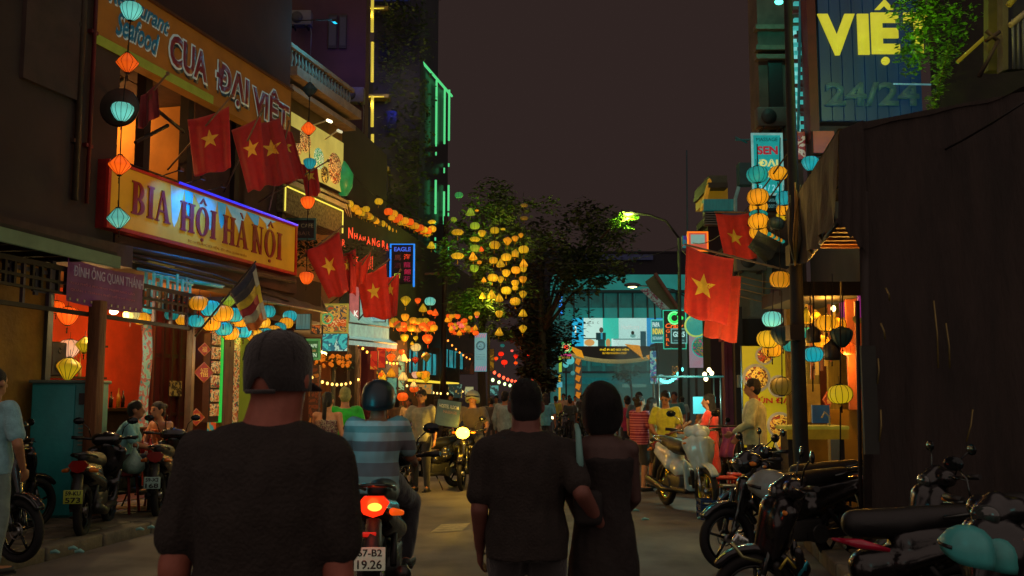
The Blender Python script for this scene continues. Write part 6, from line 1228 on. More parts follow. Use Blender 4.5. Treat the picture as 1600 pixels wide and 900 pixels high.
t, W_, H_ = fsign('drinks_poster', 'cyan poster of drinks under the seafood poster', 503, 521, 543, 549, 21.8, printmat(['#1c98b0', '#38c0c8', '#18708a', '#a8e0d8'], .5, 5))
t, W_, H_ = fsign('menu_board', 'dark menu board with orange dishes left of the cyan poster', 485, 508, 503, 522, 20.8, printmat(['#2a1a14', '#c06a28', '#3a3430', '#d8a860'], .35, 7))
t, W_, H_ = fsign('corrugated_panel', 'blue white striped panel behind the lanterns', 462, 490, 485, 515, 20, mat('#5a9aa0', .5, em=.25, scale=9, var=.5, stretch=(6, 1, .1))); 
t, W_, H_ = fsign('pink_shop_sign', 'salmon pink shop sign beside a white panel over the mint awning', 545, 440, 561, 503, 23.5, mat('#d07870', .5, em=.5)); letters('K', W_*.5, W_*.95, H_*.12, H_*.28, E('#f0f0e0', .9), t, ext=.01, off=.03)
t, W_, H_ = fsign('white_shop_panel', 'white lit shop panel right of the salmon sign', 561, 455, 602, 503, 24.6, mat('#98c8c0', .5, em=.6)); letters('Tiệm', W_*.2, W_*.9, H_*.05, H_*.3, E('#60a0b0', .5), t, ext=.01)
fg = MB(); fp = thing('orange_flowers', 'row of orange lantern flowers hanging under the green awning', 'flowers', P(520, 562, 23)); ff = MB(); rnd = random.Random(4)
for i in range(80): p = P(rnd.uniform(492, 549), rnd.uniform(555, 572), rnd.uniform(22.6, 24))-fp.location; r = rnd.uniform(.028, .05); ff.ell(p, (r, r, r*1.1), 7, 5)
for i in range(14): leaves(fg, P(495+4*i, 560+rnd.uniform(-3, 12), 23.2)-fp.location, (.15, .15, .15), 26, .09, rnd=rnd)
part('blossoms', ff, mat('#f07a18', .6, em=.6), fp); part('foliage', fg, mat('#5a6a20', .6, em=.03), fp)
for px0, px1, y0_, y1_, m, lb, Y in ((497, 515, 565, 650, wood, 'brown wooden column under the green awning', 23), (514, 521, 560, 640, mat('#6a7060', .7), 'grey column beside the brown column', 23.2), (556, 561, 545, 640, mat('#8a7060', .7), 'pale column left of the maroon column', 26), (563, 578, 545, 645, mat('#6a1430', .7, em=.03), 'maroon column right of the flowers', 26.5), (482, 497, 570, 660, printmat(['#2a1410', '#6a3018', '#3a2018', '#a8702a'], .12, 4), 'column covered in small pictures behind the seated crowd', 21.5)):
    a = P(px0, y1_, Y); t = thing('column', lb, 'column', (a.x, Y, .1)); zz = P(px0, y0_, Y).z-.1; wd = (px1-px0)*Y/F; q = MB(); q.box((wd/2, .1, zz/2), (wd, .25, zz)); part('shaft', q, m, t); q = MB(); q.box((wd/2, .1, .08), (wd+.06, .32, .16)); part('base', q, dark, t)
# scattered lit shop boards further down so that the shops read as full
rnd = random.Random(21)
for i, (px0, y0_, px1, y1_, Y, cols, e) in enumerate(((578, 548, 590, 578, 24.8, ['#b81c14', '#d83018', '#e8a830'], .4), (590, 545, 602, 575, 25.6, ['#c02018', '#e04018'], .4), (604, 590, 620, 620, 27, ['#305a58', '#58a8a0', '#183838'], .3), (622, 560, 632, 610, 28, ['#2a5a50', '#88c8a8', '#3a2818'], .3), (716, 552, 741, 585, 40, ['#281814', '#3a2018', '#6a3420'], .1), (764, 545, 772, 580, 33, ['#b88a20', '#6a4a18'], .25), (650, 600, 676, 616, 30, ['#302018', '#a89048', '#58887a'], .3), (700, 600, 722, 622, 35, ['#70a090', '#28403c', '#c8a850'], .4), (726, 604, 740, 620, 38, ['#58a8a8', '#c8c890', '#204040'], .45), (765, 602, 779, 618, 46, ['#48a8b0', '#184048'], .4), (845, 590, 868, 612, 60, ['#181414', '#404a38', '#a8602a'], .2))):
    fsign('shop_board', ['red and gold lit board under the white awning', 'plain red lit board right of the gold one', 'dark teal shop board behind the helmet', 'narrow green board behind the helmet', 'dark brown board left of the pole banner', 'ochre board right of the pole banner', 'brown and gold board behind the delivery rider', 'pale green board behind the headlight rider', 'cyan white board right of the headlight rider', 'small cyan board left of the big man', 'dark board between the big man and the gate'][i], px0, y0_, px1, y1_, Y, printmat(cols, e, 3))
# ================================================================ trees
mid = mat('#566a2c', .7, scale=2, var=.4); dk_ = mat('#3e4028', .8, scale=2, var=.35)
def c_(px, py, Y, r, base, ry=None, rz_=None): p = P(px, py, Y)-Vector(base); return (p.x, p.y, p.z, r, ry or r, rz_ or r*.8)
b0 = (X(752, 33), 33.0, .1); tree('street_tree', 'street tree hung with yellow lanterns, nearest on the left pavement', b0, 7.6, [c_(720, 400, 32, 1.1, b0), c_(742, 345, 33, 1.3, b0), c_(780, 360, 34, 1.5, b0), c_(760, 500, 33, .9, b0), c_(800, 420, 35, 1.2, b0), c_(740, 470, 32, .8, b0), c_(830, 350, 36, 1.4, b0), c_(790, 330, 35, 1.3, b0)], 800, .19, mid, 1, .16)
b0 = (X(846, 46), 46.0, 0); tree('street_tree', 'big dark tree in the middle distance reaching toward the lamp', b0, 9, [c_(850, 400, 46, 2.2, b0), c_(890, 380, 45, 2.2, b0), c_(930, 370, 44, 1.9, b0), c_(895, 420, 45, 1.4, b0), c_(845, 480, 46, 2.0, b0), c_(850, 540, 47, 1.4, b0), c_(940, 420, 45, 1.3, b0), c_(820, 500, 47, 1.3, b0), c_(810, 430, 47, 1.6, b0), c_(850, 525, 46, 1.3, b0), c_(838, 565, 46, 1.0, b0), c_(845, 590, 46, .8, b0)], 1050, .26, dk_, 2, .24)
b0 = (X(900, 40), 40.0, 0); b0 = (X(1000, 38), 38.0, 0)
lit = thing('lit_branch', 'bright green leafy branch glowing round the street lamp head', 'branch', P(975, 345, 36)); lf = MB(); rnd = random.Random(6)
for px, py, r in ((970, 345, .32), (962, 352, .28), (982, 358, .2), (974, 335, .2), (955, 346, .16), (990, 338, .2)): leaves(lf, P(px, py, 36.1)-lit.location, (r, r, r*.7), 110, .11, rnd=rnd)
part('foliage', lf, mat('#5a8a1c', .6, scale=3, var=.35), lit); q = MB(); q.tube([P(940, 372, 37)-lit.location, P(960, 350, 36.3)-lit.location, P(985, 340, 36)-lit.location], [.05, .03, .02]); part('twig', q, mat('#3a2c1c', .8), lit)
for i, (px, py, r, lb) in enumerate(((757, 447+45, .7, 'mossy green shrub mass on the tree trunk beside the pole banner'), (735, 480, .45, 'bright green bush left of the tree trunk'))):
    t = thing('bush', lb, 'bush', P(px, py, 31.5)); lf = MB(); leaves(lf, (0, 0, 0), (r, r*.8, r*1.3), 700, .09, rnd=rnd); part('foliage', lf, mat('#4a6420' if i == 0 else '#3f7a1c', .7, scale=3, var=.4), t)
lamp(P(770, 470, 31.5), 35, '#e8d850', .1); lamp(P(795, 385, 32), 35, '#e0d060', .1); lamp(P(930, 430, 41), 80, '#a8b850', .3); lamp(P(745, 470, 30.5), 30, '#d8e850', .1); lamp(P(720, 372, 31), 45, '#a0ff50', .2)  # extra lamps added to lighten the tree crowns
b0 = (X(985, 90), 90.0, 0); tree('small_palm_tree', 'small dim tree standing behind the gate', b0, 3.5, [c_(978, 575, 90, 1.2, b0), c_(970, 590, 90, .9, b0)], 300, .3, mat('#1c4a3c', .8), 4, .12)

# slanting canopies right of the teal building
t = thing('slanted_roof', 'olive slanting roof sail rising behind the green neon sign', 'roof', P(1040, 470, 62)); o_ = t.location; q = MB(); q.slab(*[P(a, b, Y)-o_ for a, b, Y in ((1008, 440, 62), (1024, 428, 62), (1066, 492, 60), (1046, 500, 60))], .2); part('roof_sheet', q, mat('#5c6434', .8, em=.04, scale=1), t); q = MB(); q.bar(P(1024, 428, 61.8)-o_, P(1066, 492, 59.8)-o_, .12); part('ridge', q, mat('#7a4a2c', .7, em=.04), t)
t = thing('patterned_parasol', 'grey parasol canopy with a dark red pattern left of the slanting roof', 'parasol', P(1020, 470, 58)); o_ = t.location; q = MB(); q.slab(*[P(a, b, Y)-o_ for a, b, Y in ((1000, 452, 58), (1012, 450, 58), (1046, 482, 57), (1034, 484, 57))], .06); part('canopy_cloth', q, printmat(['#6a8a80', '#7a9a90', '#6a8a80', '#5a2838', '#8aa89a'], .16, 3), t); q = MB(); q.bar(P(1022, 462, 58.1)-o_, P(1030, 640, 58.1)-o_, .05); part('pole', q, dark, t)
# cooking smoke drifting over the stalls
q = MB(); q.box((0, 0, 0), (9.0, 40, 4.6)); sm_ = q.build('smoke', None); sm_.location = (9.9, 52, 2.45); sm_.rotation_euler = (0, 0, -.12); sm_['kind'] = 'stuff'; sm_['label'] = 'thin teal lit cooking smoke hanging over the stalls at the street end'; sm_['category'] = 'smoke'
m = bpy.data.materials.new('m_smoke'); m.use_nodes = True; n = m.node_tree; n.nodes.remove(n.nodes['Principled BSDF']); v = n.nodes.new('ShaderNodeVolumePrincipled'); v.inputs['Density'].default_value = .011; v.inputs['Color'].default_value = (.75, .85, .85, 1); n.links.new(v.outputs[0], n.nodes['Material Output'].inputs['Volume']); sm_.data.materials.append(m)
lamp(P(1020, 575, 62), 260, '#20c0b8', .6); lamp(P(1060, 590, 50), 90, '#40d0c0', .4)
# ================================================================ LANTERNS
ORD = 'first second third fourth fifth sixth seventh eighth ninth tenth eleventh twelfth thirteenth fourteenth fifteenth sixteenth seventeenth eighteenth nineteenth twentieth'.split()
for t_, u_ in (('twenty', 'twentieth'), ('thirty', 'thirtieth'), ('forty', 'fortieth'), ('fifty', 'fiftieth')):
    if t_ != 'twenty': ORD.append(u_)
    ORD += [t_+'-'+o for o in 'first second third fourth fifth sixth seventh eighth ninth'.split()]
CN = {'darkteal': 'unlit dark teal', 'dim': 'dim ochre', 'brown': 'unlit brown', 'darkred': 'dark red', 'lime': 'lime green', 'white': 'pale pinkish', 'gold': 'golden', 'blue': 'blue', 'teal': 'teal'}
SN = {'round': 'pumpkin shaped', 'diamond': 'diamond shaped', 'bicone': 'double cone', 'onion': 'garlic shaped', 'drop': 'teardrop', 'cone': 'cone shaped', 'flat': 'flat disc shaped', 'drum': 'bell topped drum'}
def lset(place, group, items, near=False, gain=1.0, vert=False):
    cnt = {}
    for it in items: cnt.setdefault((it[3], it[4]), []).append(it)
    for (c, s), L in cnt.items():
        L.sort(key=lambda q: q[1] if vert else q[0])
        for i, (px, py, d, _, _, Y) in enumerate(L):
            o_ = ('%s ' % ORD[min(i, 55)]) if len(L) > 1 else 'only '; w_ = ('from the top' if vert else 'from the left') if len(L) > 1 else ''
            lantern(px, py, d, c, s, Y, ('%s%s %s lantern %s %s' % (o_, CN.get(c, c), SN[s], w_, place)).replace('  ', ' '), group, near=near, gain=gain)
LT = Y0 = 13.2
lset('on the long left string', 'lanterns on the long string beside the orange sign', [(205, 18, 36, 'cyan', 'onion', 13.2), (199, 98, 36, 'orange', 'bicone', 13.2), (191, 175, 37, 'cyan', 'onion', 13.2), (187, 258, 36, 'orange', 'bicone', 13.2), (185, 341, 36, 'cyan', 'bicone', 13.2)], True, vert=True)
def cord(name, label, pts, r=.008): p0 = pts[0]; q = MB(); q.tube([p-p0 for p in pts], r, 5); o = q.build('hanging_string', mat('#120d0a', .8)); o.location = p0; tag(o, label, 'string'); return o
cord('lantern_cord', 'dark cord of the long lantern string beside the orange sign', [P(209, -40, 13.2), P(205, 18, 13.2), P(199, 98, 13.2), P(191, 175, 13.2), P(187, 258, 13.2), P(185, 341, 13.2)])
cord('lantern_cord', 'dark cord of the shorter lantern string in front of the food sign', [P(484, 150, 17.6), P(482, 200, 17.6), P(484, 255, 17.6), P(481, 318, 17.6), P(479, 435, 17.6)])
lset('on the short string before the food sign', 'lanterns on the short string before the food sign', [(482, 201, 24, 'orange', 'bicone', 17.6), (484, 256, 21, 'blue', 'onion', 17.6), (481, 317, 24, 'orange', 'onion', 17.6), (479, 435, 24, 'orange', 'onion', 17.6), (484, 140, 24, 'darkteal', 'bicone', 17.6)], True, vert=True)
lset('in the red bar room', 'big lanterns inside the red bar room', [(106, 494, 34, 'orange', 'onion', 14.6), (109, 545, 34, 'white', 'onion', 15), (132, 539, 27, 'yellow', 'bicone', 13.6), (107, 577, 38, 'yellow', 'diamond', 13.4), (136, 620, 22, 'yellow', 'round', 13.5), (88, 480, 26, 'orange', 'round', 15.4), (205, 492, 26, 'cream', 'round', 14), (222, 498, 26, 'amber', 'round', 14.4), (268, 492, 22, 'teal', 'round', 15), (285, 500, 22, 'amber', 'round', 15.2), (232, 483, 20, 'blue', 'round', 15)], True)
lset('in the alternating cluster over the doors', 'alternating lanterns over the shop doors', [(311, 474, 31, 'amber', 'round', 14.9), (329, 482, 33, 'blue', 'round', 15), (348, 490, 34, 'amber', 'round', 15.1), (366, 492, 30, 'blue', 'round', 15.4), (376, 501, 28, 'amber', 'round', 15.6), (330, 506, 30, 'amber', 'round', 15.3), (350, 514, 28, 'blue', 'round', 15.5), (360, 521, 28, 'amber', 'round', 15.7), (380, 518, 27, 'blue', 'round', 15.9), (306, 502, 26, 'blue', 'round', 15), (398, 524, 27, 'amber', 'round', 16.2), (418, 487, 26, 'blue', 'round', 16.6), (416, 522, 24, 'blue', 'round', 16.8), (411, 504, 24, 'amber', 'round', 16.6), (428, 517, 23, 'amber', 'round', 17), (437, 512, 21, 'blue', 'round', 17.3), (447, 505, 23, 'amber', 'round', 17.5), (453, 494, 23, 'blue', 'round', 17.9), (357, 471, 22, 'lime', 'bicone', 15.2), (396, 505, 26, 'amber', 'round', 16)], True, 1.0)
rw = []
for i, (px, py) in enumerate(((545, 319), (555, 326), (561, 330), (568, 333), (575, 338), (583, 343), (590, 347), (597, 350), (604, 354), (611, 357), (618, 360))): rw.append((px, py, 16-.15*i, 'amber' if i % 3 else 'gold', 'round', 24+.7*i))
for i, (px, py) in enumerate(((607, 331), (615, 334), (623, 340), (632, 345), (640, 347), (648, 353), (656, 356), (662, 359), (668, 361), (675, 358))): rw.append((px, py, 15-.1*i, 'amber' if i % 2 else 'orange', 'round', 26+.7*i))
for i in range(14): r_ = random.Random(i+300); rw.append((560+4.5*i, 326+2.5*i+r_.uniform(3, 7), r_.uniform(11, 14), r_.choice(['amber', 'gold', 'dim']), 'round', 24.5+.45*i))
for i in range(9): r_ = random.Random(i+400); rw.append((612+7*i, 337+2.9*i+r_.uniform(2, 6), r_.uniform(11, 14), r_.choice(['amber', 'orange', 'gold']), 'round', 26.5+.8*i))
rw += [(592, 315, 14, 'gold', 'round', 25), (675, 347, 13, 'gold', 'flat', 31), (674, 383, 14, 'yellow', 'cone', 30), (572, 327, 13, 'gold', 'round', 24.5)]
lset('in the twin rows', 'twin rows of lanterns across the dark shops', rw)
cord('lantern_cord', 'lower cord of the twin lantern rows', [P(535, 305, 23.8), P(583, 334, 26.4), P(625, 352, 29.5)], .012); cord('lantern_cord', 'upper cord of the twin lantern rows', [P(588, 305, 25), P(640, 337, 29), P(690, 352, 34)], .012)
TR = [(717, 305, 12, 'green', 'round'), (735, 331, 14, 'lime', 'cone'), (745, 329, 6, 'amber', 'flat'), (709, 343, 9, 'lime', 'round'), (742, 353, 14, 'lime', 'round'), (715, 363, 18, 'gold', 'flat'), (753, 365, 12, 'gold', 'onion'), (773, 360, 13, 'yellow', 'round'), (742, 374, 15, 'yellow', 'flat'), (742, 388, 14, 'lime', 'round'), (752, 389, 8, 'orange', 'drop'), (773, 383, 16, 'gold', 'round'), (793, 377, 13, 'amber', 'diamond'), (805, 373, 10, 'amber', 'onion'), (814, 368, 8, 'amber', 'diamond'), (818, 390, 15, 'gold', 'round'), (805, 397, 11, 'gold', 'drum'), (819, 321, 11, 'dim', 'flat'), (819, 341, 12, 'dim', 'flat'), (715, 400, 19, 'gold', 'flat'), (739, 400, 13, 'amber', 'drop'), (771, 407, 13, 'gold', 'round'), (782, 411, 13, 'gold', 'drop'), (791, 402, 15, 'gold', 'round'), (741, 420, 13, 'lime', 'onion'), (749, 410, 7, 'amber', 'round'), (806, 422, 14, 'amber', 'round'), (818, 411, 13, 'amber', 'drop'), (818, 421, 10, 'gold', 'onion'), (791, 427, 13, 'gold', 'onion'), (770, 434, 15, 'gold', 'round'), (782, 437, 11, 'gold', 'diamond'), (756, 437, 8, 'amber', 'drop'), (805, 443, 12, 'gold', 'onion'), (817, 437, 12, 'amber', 'onion'), (754, 462, 10, 'gold', 'drop'), (768, 460, 14, 'gold', 'drop'), (780, 465, 13, 'gold', 'drop'), (791, 454, 15, 'yellow', 'round'), (805, 450, 9, 'gold', 'round'), (817, 460, 12, 'gold', 'diamond'), (805, 471, 15, 'gold', 'round'), (780, 491, 12, 'gold', 'onion'), (817, 489, 13, 'gold', 'cone'), (780, 518, 13, 'gold', 'drop'), (817, 514, 12, 'gold', 'diamond'), (786, 346+12, 7, 'yellow', 'flat')]
lset('in the street tree', 'lanterns hanging from the street tree', [(a, b, c*1.12, d, e, 29.5+(a % 7)*.25) for a, b, c, d, e in TR], gain=.95)
for i, px in enumerate((742, 773, 780, 791, 805, 818)): cord('lantern_cord', 'thin lantern cord %s from the left in the street tree' % ORD[i], [P(px, 300, 29.9), P(px, {742: 420, 773: 460, 780: 518, 791: 454, 805: 471, 818: 514}[px], 29.9)], .007)
ML = [(634, 470, 14, 'yellow', 'diamond'), (653, 470, 9, 'orange', 'onion'), (672, 471, 15, 'cyan', 'round'), (661, 481, 12, 'yellow', 'drop'), (633, 496, 12, 'amber', 'onion'), (646, 501, 12, 'amber', 'round'), (615, 506, 13, 'amber', 'round'), (623, 508, 12, 'dim', 'round'), (632, 513, 12, 'orange', 'round'), (643, 513, 12, 'amber', 'round'), (652, 514, 13, 'dim', 'round'), (665, 512, 13, 'orange', 'round'), (674, 507, 12, 'orange', 'round'), (680, 488, 10, 'orange', 'drop'), (672, 488, 8, 'orange', 'round'), (700, 498, 10, 'amber', 'drop'), (705, 508, 9, 'orange', 'round'), (632, 528, 12, 'yellow', 'onion'), (668, 530, 15, 'orange', 'onion'), (650, 543, 14, 'cream', 'round'), (611, 559, 12, 'orange', 'diamond'), (630, 559, 14, 'cream', 'cone'), (611, 582, 13, 'amber', 'drop'), (630, 588, 14, 'cream', 'cone'), (649, 563, 10, 'darkred', 'diamond'), (666, 558, 13, 'dim', 'diamond'), (649, 586, 11, 'white', 'onion'), (664, 587, 15, 'amber', 'onion'), (647, 608, 12, 'orange', 'round'), (629, 620, 15, 'orange', 'round'), (597, 585, 12, 'amber', 'drop'), (585, 580, 10, 'yellow', 'cone'), (628, 666, 9, 'orange', 'round')]
for i in range(34): r_ = random.Random(i); ML.append((r_.uniform(700, 747), r_.uniform(490, 522), r_.uniform(5, 9), r_.choice(['orange', 'amber', 'orange', 'pink', 'gold']), r_.choice(['round', 'drop', 'onion'])))
for i in range(16): r_ = random.Random(i+90); ML.append((612+4.4*i, 504+r_.uniform(-4, 10), r_.uniform(10, 13), r_.choice(['amber', 'gold', 'orange', 'dim']), 'round'))
for i in range(12): r_ = random.Random(i+190); ML.append((r_.uniform(590, 690), r_.uniform(525, 610), r_.uniform(6, 11), r_.choice(['amber', 'yellow', 'cream', 'orange']), r_.choice(['drop', 'onion', 'cone'])))
for i in range(8): ML.append((586+4.2*i, 545+.6*(i % 3), 7, 'orange', 'round'))
lset('in the crowd behind the riders', 'crowded lantern cluster behind the riders', [(a, b, c*1.18, d, e, 26+(int(a*7+b) % 9)*.3) for a, b, c, d, e in ML], gain=.95)
RD = [(783, 553, 9, 'red', 'round'), (775, 560, 7, 'orange', 'round'), (788, 566, 10, 'red', 'round'), (806, 557, 8, 'red', 'diamond'), (806, 567, 6, 'orange', 'round'), (808, 537, 6, 'orange', 'flat'), (815, 544, 5, 'amber', 'round'), (834, 553, 5, 'amber', 'round'), (785, 540, 7, 'teal', 'round'), (818, 545, 4, 'green', 'round'), (826, 555, 5, 'red', 'round'), (800, 548, 5, 'pink', 'round'), (735, 575, 6, 'amber', 'round'), (845, 520, 5, 'amber', 'flat')]
lset('far off under the dark tree', 'distant red lanterns under the tree', [(a, b, c, d, e, 50) for a, b, c, d, e in RD])
lset('on strings by the cyan sign', 'lantern string beside the cyan sign', [(1183, 273, 35, 'teal', 'round', 13.2), (1216, 271, 30, 'amber', 'round', 13.6), (1184, 308, 35, 'amber', 'round', 13.2), (1185, 324, 30, 'amber', 'round', 13.9), (1185, 335, 30, 'teal', 'flat', 13.6), (1185, 346, 33, 'amber', 'round', 13.3), (1185, 363, 29, 'amber', 'round', 14), (1212, 350, 28, 'darkteal', 'round', 13.2), (1226, 310, 30, 'blue', 'round', 14), (1226, 327, 26, 'amber', 'round', 14.6), (1222, 338, 20, 'yellow', 'round', 15), (1219, 437, 35, 'amber', 'round', 12.8), (1266, 256, 28, 'blue', 'onion', 12.6)], True, .95, True)
cord('lantern_cord', 'dark cord through the lantern string beside the cyan sign', [P(1183, 225, 13.2), P(1184, 308, 13.2), P(1185, 347, 13.2), P(1186, 372, 13.2)]); cord('lantern_cord', 'dark cord of the second lantern beside the cyan sign', [P(1219, 215, 13.5), P(1218, 271, 13.6), P(1219, 437, 12.8)])
for i in range(7): lset('%s in the tiny right garland' % ORD[i], 'tiny garland lanterns', [(1201+3.6*i, 366+1.9*i, 9-.2*i, 'teal' if i % 2 == 0 else 'amber', 'round', 14+.2*i)])
lset('low beside the black pole', 'lower lantern cluster left of the black pole', [(1207, 499, 33, 'cyan', 'round', 12.9), (1200, 530, 36, 'gold', 'round', 13.3), (1207, 546, 32, 'amber', 'round', 13.8), (1222, 524, 36, 'darkteal', 'onion', 12.5), (1236, 540, 26, 'teal', 'round', 13.7), (1222, 604, 37, 'dim', 'round', 12.6)], True, .95)
cord('lantern_cord', 'dark cord of the lower cluster left of the black pole', [P(1221, 455, 12.6), P(1221, 524, 12.6), P(1222, 604, 12.6)]); cord('lantern_cord', 'dark cord of the cyan lantern left of the black pole', [P(1208, 452, 12.9), P(1207, 499, 12.9)])
lset('in the right hand stall', 'lanterns in the stall right of the black pole', [(1271, 554, 31, 'blue', 'round', 12.1), (1271, 524, 24, 'brown', 'drum', 12.6), (1300, 549, 28, 'brown', 'drum', 12.4), (1315, 527, 36, 'darkteal', 'onion', 12.3), (1260, 494, 26, 'gold', 'drop', 13.4), (1275, 493, 15, 'gold', 'round', 13.8), (1313, 616, 39, 'yellow', 'round', 11.6), (1292, 505, 34, 'amber', 'round', 13.2), (1307, 508, 30, 'amber', 'round', 13.6), (1283, 533, 26, 'amber', 'round', 13.5), (1340, 500, 16, 'dim', 'onion', 12.8), (1325, 545, 26, 'orange', 'round', 13.3), (1262, 520, 22, 'teal', 'round', 13.7)], True)
for i, (px, a, b, Y) in enumerate(((1271, 440, 554, 12.1), (1266, 440, 524, 12.6), (1290, 440, 545, 12.4), (1300, 440, 549, 12.4), (1313, 440, 600, 11.6), (1313, 636, 740, 11.6), (1316, 440, 527, 12.3), (1270, 572, 612, 12.1))): cord('lantern_cord', '%s dark cord from the left in the stall right of the black pole' % ORD[i], [P(px, a, Y), P(px, b, Y)], .009)
# light of the lantern clusters themselves
for p, e, c in ((P(360, 560, 15), 26, '#ffb850'), (P(430, 530, 16), 18, '#a0d8c0'), (P(650, 545, 26), 90, '#ffa848'), (P(782, 440, 28.5), 60, '#ffc850'), (P(1200, 560, 12.6), 12, '#ffc860'), (P(1190, 320, 12.6), 8, '#ffc860'), (P(787, 580, 49), 60, '#ff4020')): lamp(p, e, c, .2)
# ================================================================ FLAGS
GU, GL_, GR_ = 'red flags with a yellow star over the yellow signs', 'red flags with a yellow star below the neon row', 'red flags with a yellow star on the right'
vn_flag('dark small red flag hanging between the long lantern string and the big flags', [(220, 150), (246, 130), (250, 179), (216, 203)], 14.2, (.55, .25, .13), ((200, 190, 14.6), (262, 115, 14.0)), GU, '#7a1018', seed=1, starc='#6a3a18')
vn_flag('first big red flag from the left above the yellow sign', [(293, 187), (358, 166), (362, 262), (302, 274)], 15.6, (.5, .42, .17), ((262, 265, 16.2), (362, 150, 15.2)), GU, '#a8140e', seed=2)
vn_flag('second big red flag, narrowing to a point at the bottom', [(361, 203), (407, 181), (416, 290), (388, 300)], 16.4, (.55, .38, .15), ((350, 300, 17), (412, 165, 16)), GU, '#9c100e', seed=3, fr=1.1)
vn_flag('third big red flag, overlapped on both sides', [(405, 192), (437, 184), (462, 282), (414, 292)], 17.0, (.42, .42, .15), None, GU, '#96100e', seed=4, sx=.9)
vn_flag('fourth big red flag, beside the food sign', [(434, 196), (456, 206), (478, 276), (443, 288)], 17.5, (.35, .34, .15), ((420, 330, 18), (452, 190, 17)), GU, '#a4140f', seed=5, sx=.8)
vn_flag('fifth red flag hung before the food sign above an orange lantern', [(470, 255), (496, 262), (501, 302), (478, 311)], 17.9, (.45, .32, .2), ((404, 316, 18), (513, 251, 17.6)), GU, '#b01a10', seed=6, srot=.4)
vn_flag('largest of the lower left flags, tilted beside the orange lantern', [(476, 392), (530, 362), (545, 455), (514, 466)], 19.5, (.5, .42, .18), ((424, 438, 20), (535, 354, 19.2)), GL_, '#b4180e', seed=7, srot=.15)
vn_flag('narrow folded red flag just right of the largest lower flag', [(536, 397), (556, 388), (556, 462), (538, 452)], 20.2, (.3, .32, .16), None, GL_, '#a4140e', seed=8, sx=.6)
vn_flag('bright folded red flag pointing up in the middle of the lower row', [(554, 412), (580, 392), (572, 440), (556, 448)], 20.8, None, ((530, 470, 21.2), (582, 388, 20.6)), GL_, '#d83018', seed=9)
vn_flag('wide bright red flag at the centre of the lower row', [(557, 433), (603, 412), (612, 498), (568, 494)], 21.4, (.5, .42, .19), ((510, 478, 22), (608, 406, 21.2)), GL_, '#d02410', seed=10)
vn_flag('rightmost narrow red flag of the lower row', [(601, 434), (624, 428), (620, 495), (608, 492)], 21.9, (.35, .32, .18), ((560, 500, 22.5), (626, 422, 21.6)), GL_, '#c82210', seed=11, sx=.7)
vn_flag('biggest red flag on the right hanging from a slanting pole', [(1072, 383), (1147, 404), (1136, 507), (1068, 489)], 15.5, (.4, .5, .2), ((1070, 382, 15.5), (1232, 423, 13)), GR_, '#c01c10', seed=12, amp=.05)
vn_flag('lower red flag behind the biggest right flag', [(1110, 420), (1158, 432), (1150, 535), (1100, 524)], 15.9, None, None, GR_, '#d03a24', seed=13, amp=.05)
vn_flag('upper right red flag beside the dark diamond shaped tarp', [(1118, 333), (1170, 333), (1184, 405), (1131, 397)], 16.5, (.45, .53, .2), ((1116, 331, 16.5), (1178, 332, 16.2)), GR_, '#d22a14', seed=14)
lamp(P(1105, 470, 14.4), 7, '#ffb060', .1); lamp(P(1150, 360, 15.4), 4, '#ffb060', .1); lamp(P(330, 240, 14.2), 11, '#ff7a50', .15); lamp(P(440, 250, 15.8), 5, '#ff7a50', .15); lamp(P(520, 430, 18.2), 14, '#ffa060', .1); lamp(P(590, 470, 19.8), 22, '#ffb060', .1)  # unseen lamps added to brighten the flags
# dark diamond tarp + grey panel
t = thing('black_tarp', 'black square cloth hanging cornerwise under the upper right lanterns', 'cloth', P(1195, 390, 12.9)); q = MB(); o_ = t.location; sheet(q, flagsurf([P(1168, 386, 12.9)-o_, P(1184, 360, 12.9)-o_, P(1222, 378, 12.9)-o_, P(1196, 414, 12.9)-o_], .02, 1.5, 1), 0, 1, 0, 1, 12, 12); part('cloth', q, mat('#1c2422', .5, bump=.4), t)
# striped buddhist flag
t = thing('striped_flag', 'striped blue yellow red white and orange flag drooping from a dark pole', 'flag', P(398, 470, 14)); o_ = t.location; c4 = [P(360, 456, 14)-o_, P(399, 410, 14)-o_, P(417, 500, 14)-o_, P(390, 520, 14)-o_]; SF = flagsurf(c4, .03, 1.2, .5)
for i, c in enumerate(('#1c2440', '#2a2830', '#b8a01c', '#8a1420', '#a8a890', '#c86a1c')): q = MB(); sheet(q, SF, 0, 1, i/6, (i+1)/6, 14, 3); ob = part('stripe', q, mat(c, .7, scale=12, bump=.3, sheen=.2), t); s = ob.modifiers.new('s', 'SOLIDIFY'); s.thickness = .004
for i, c in enumerate(('#b8b8a0', '#c8b030', '#a8a8a0')): q = MB(); sheet(q, lambda u, v, i=i: SF(.86+.14*u, v)+Vector((0, -.012, 0)), 0, 1, .1+.3*i, .38+.3*i, 3, 5); part('end_patch', q, mat(c, .7, scale=12), t)
q = MB(); q.bar(P(305, 525, 14.4)-o_, P(400, 408, 14)-o_, .018, .012); part('pole', q, mat('#2a2018', .6), t)
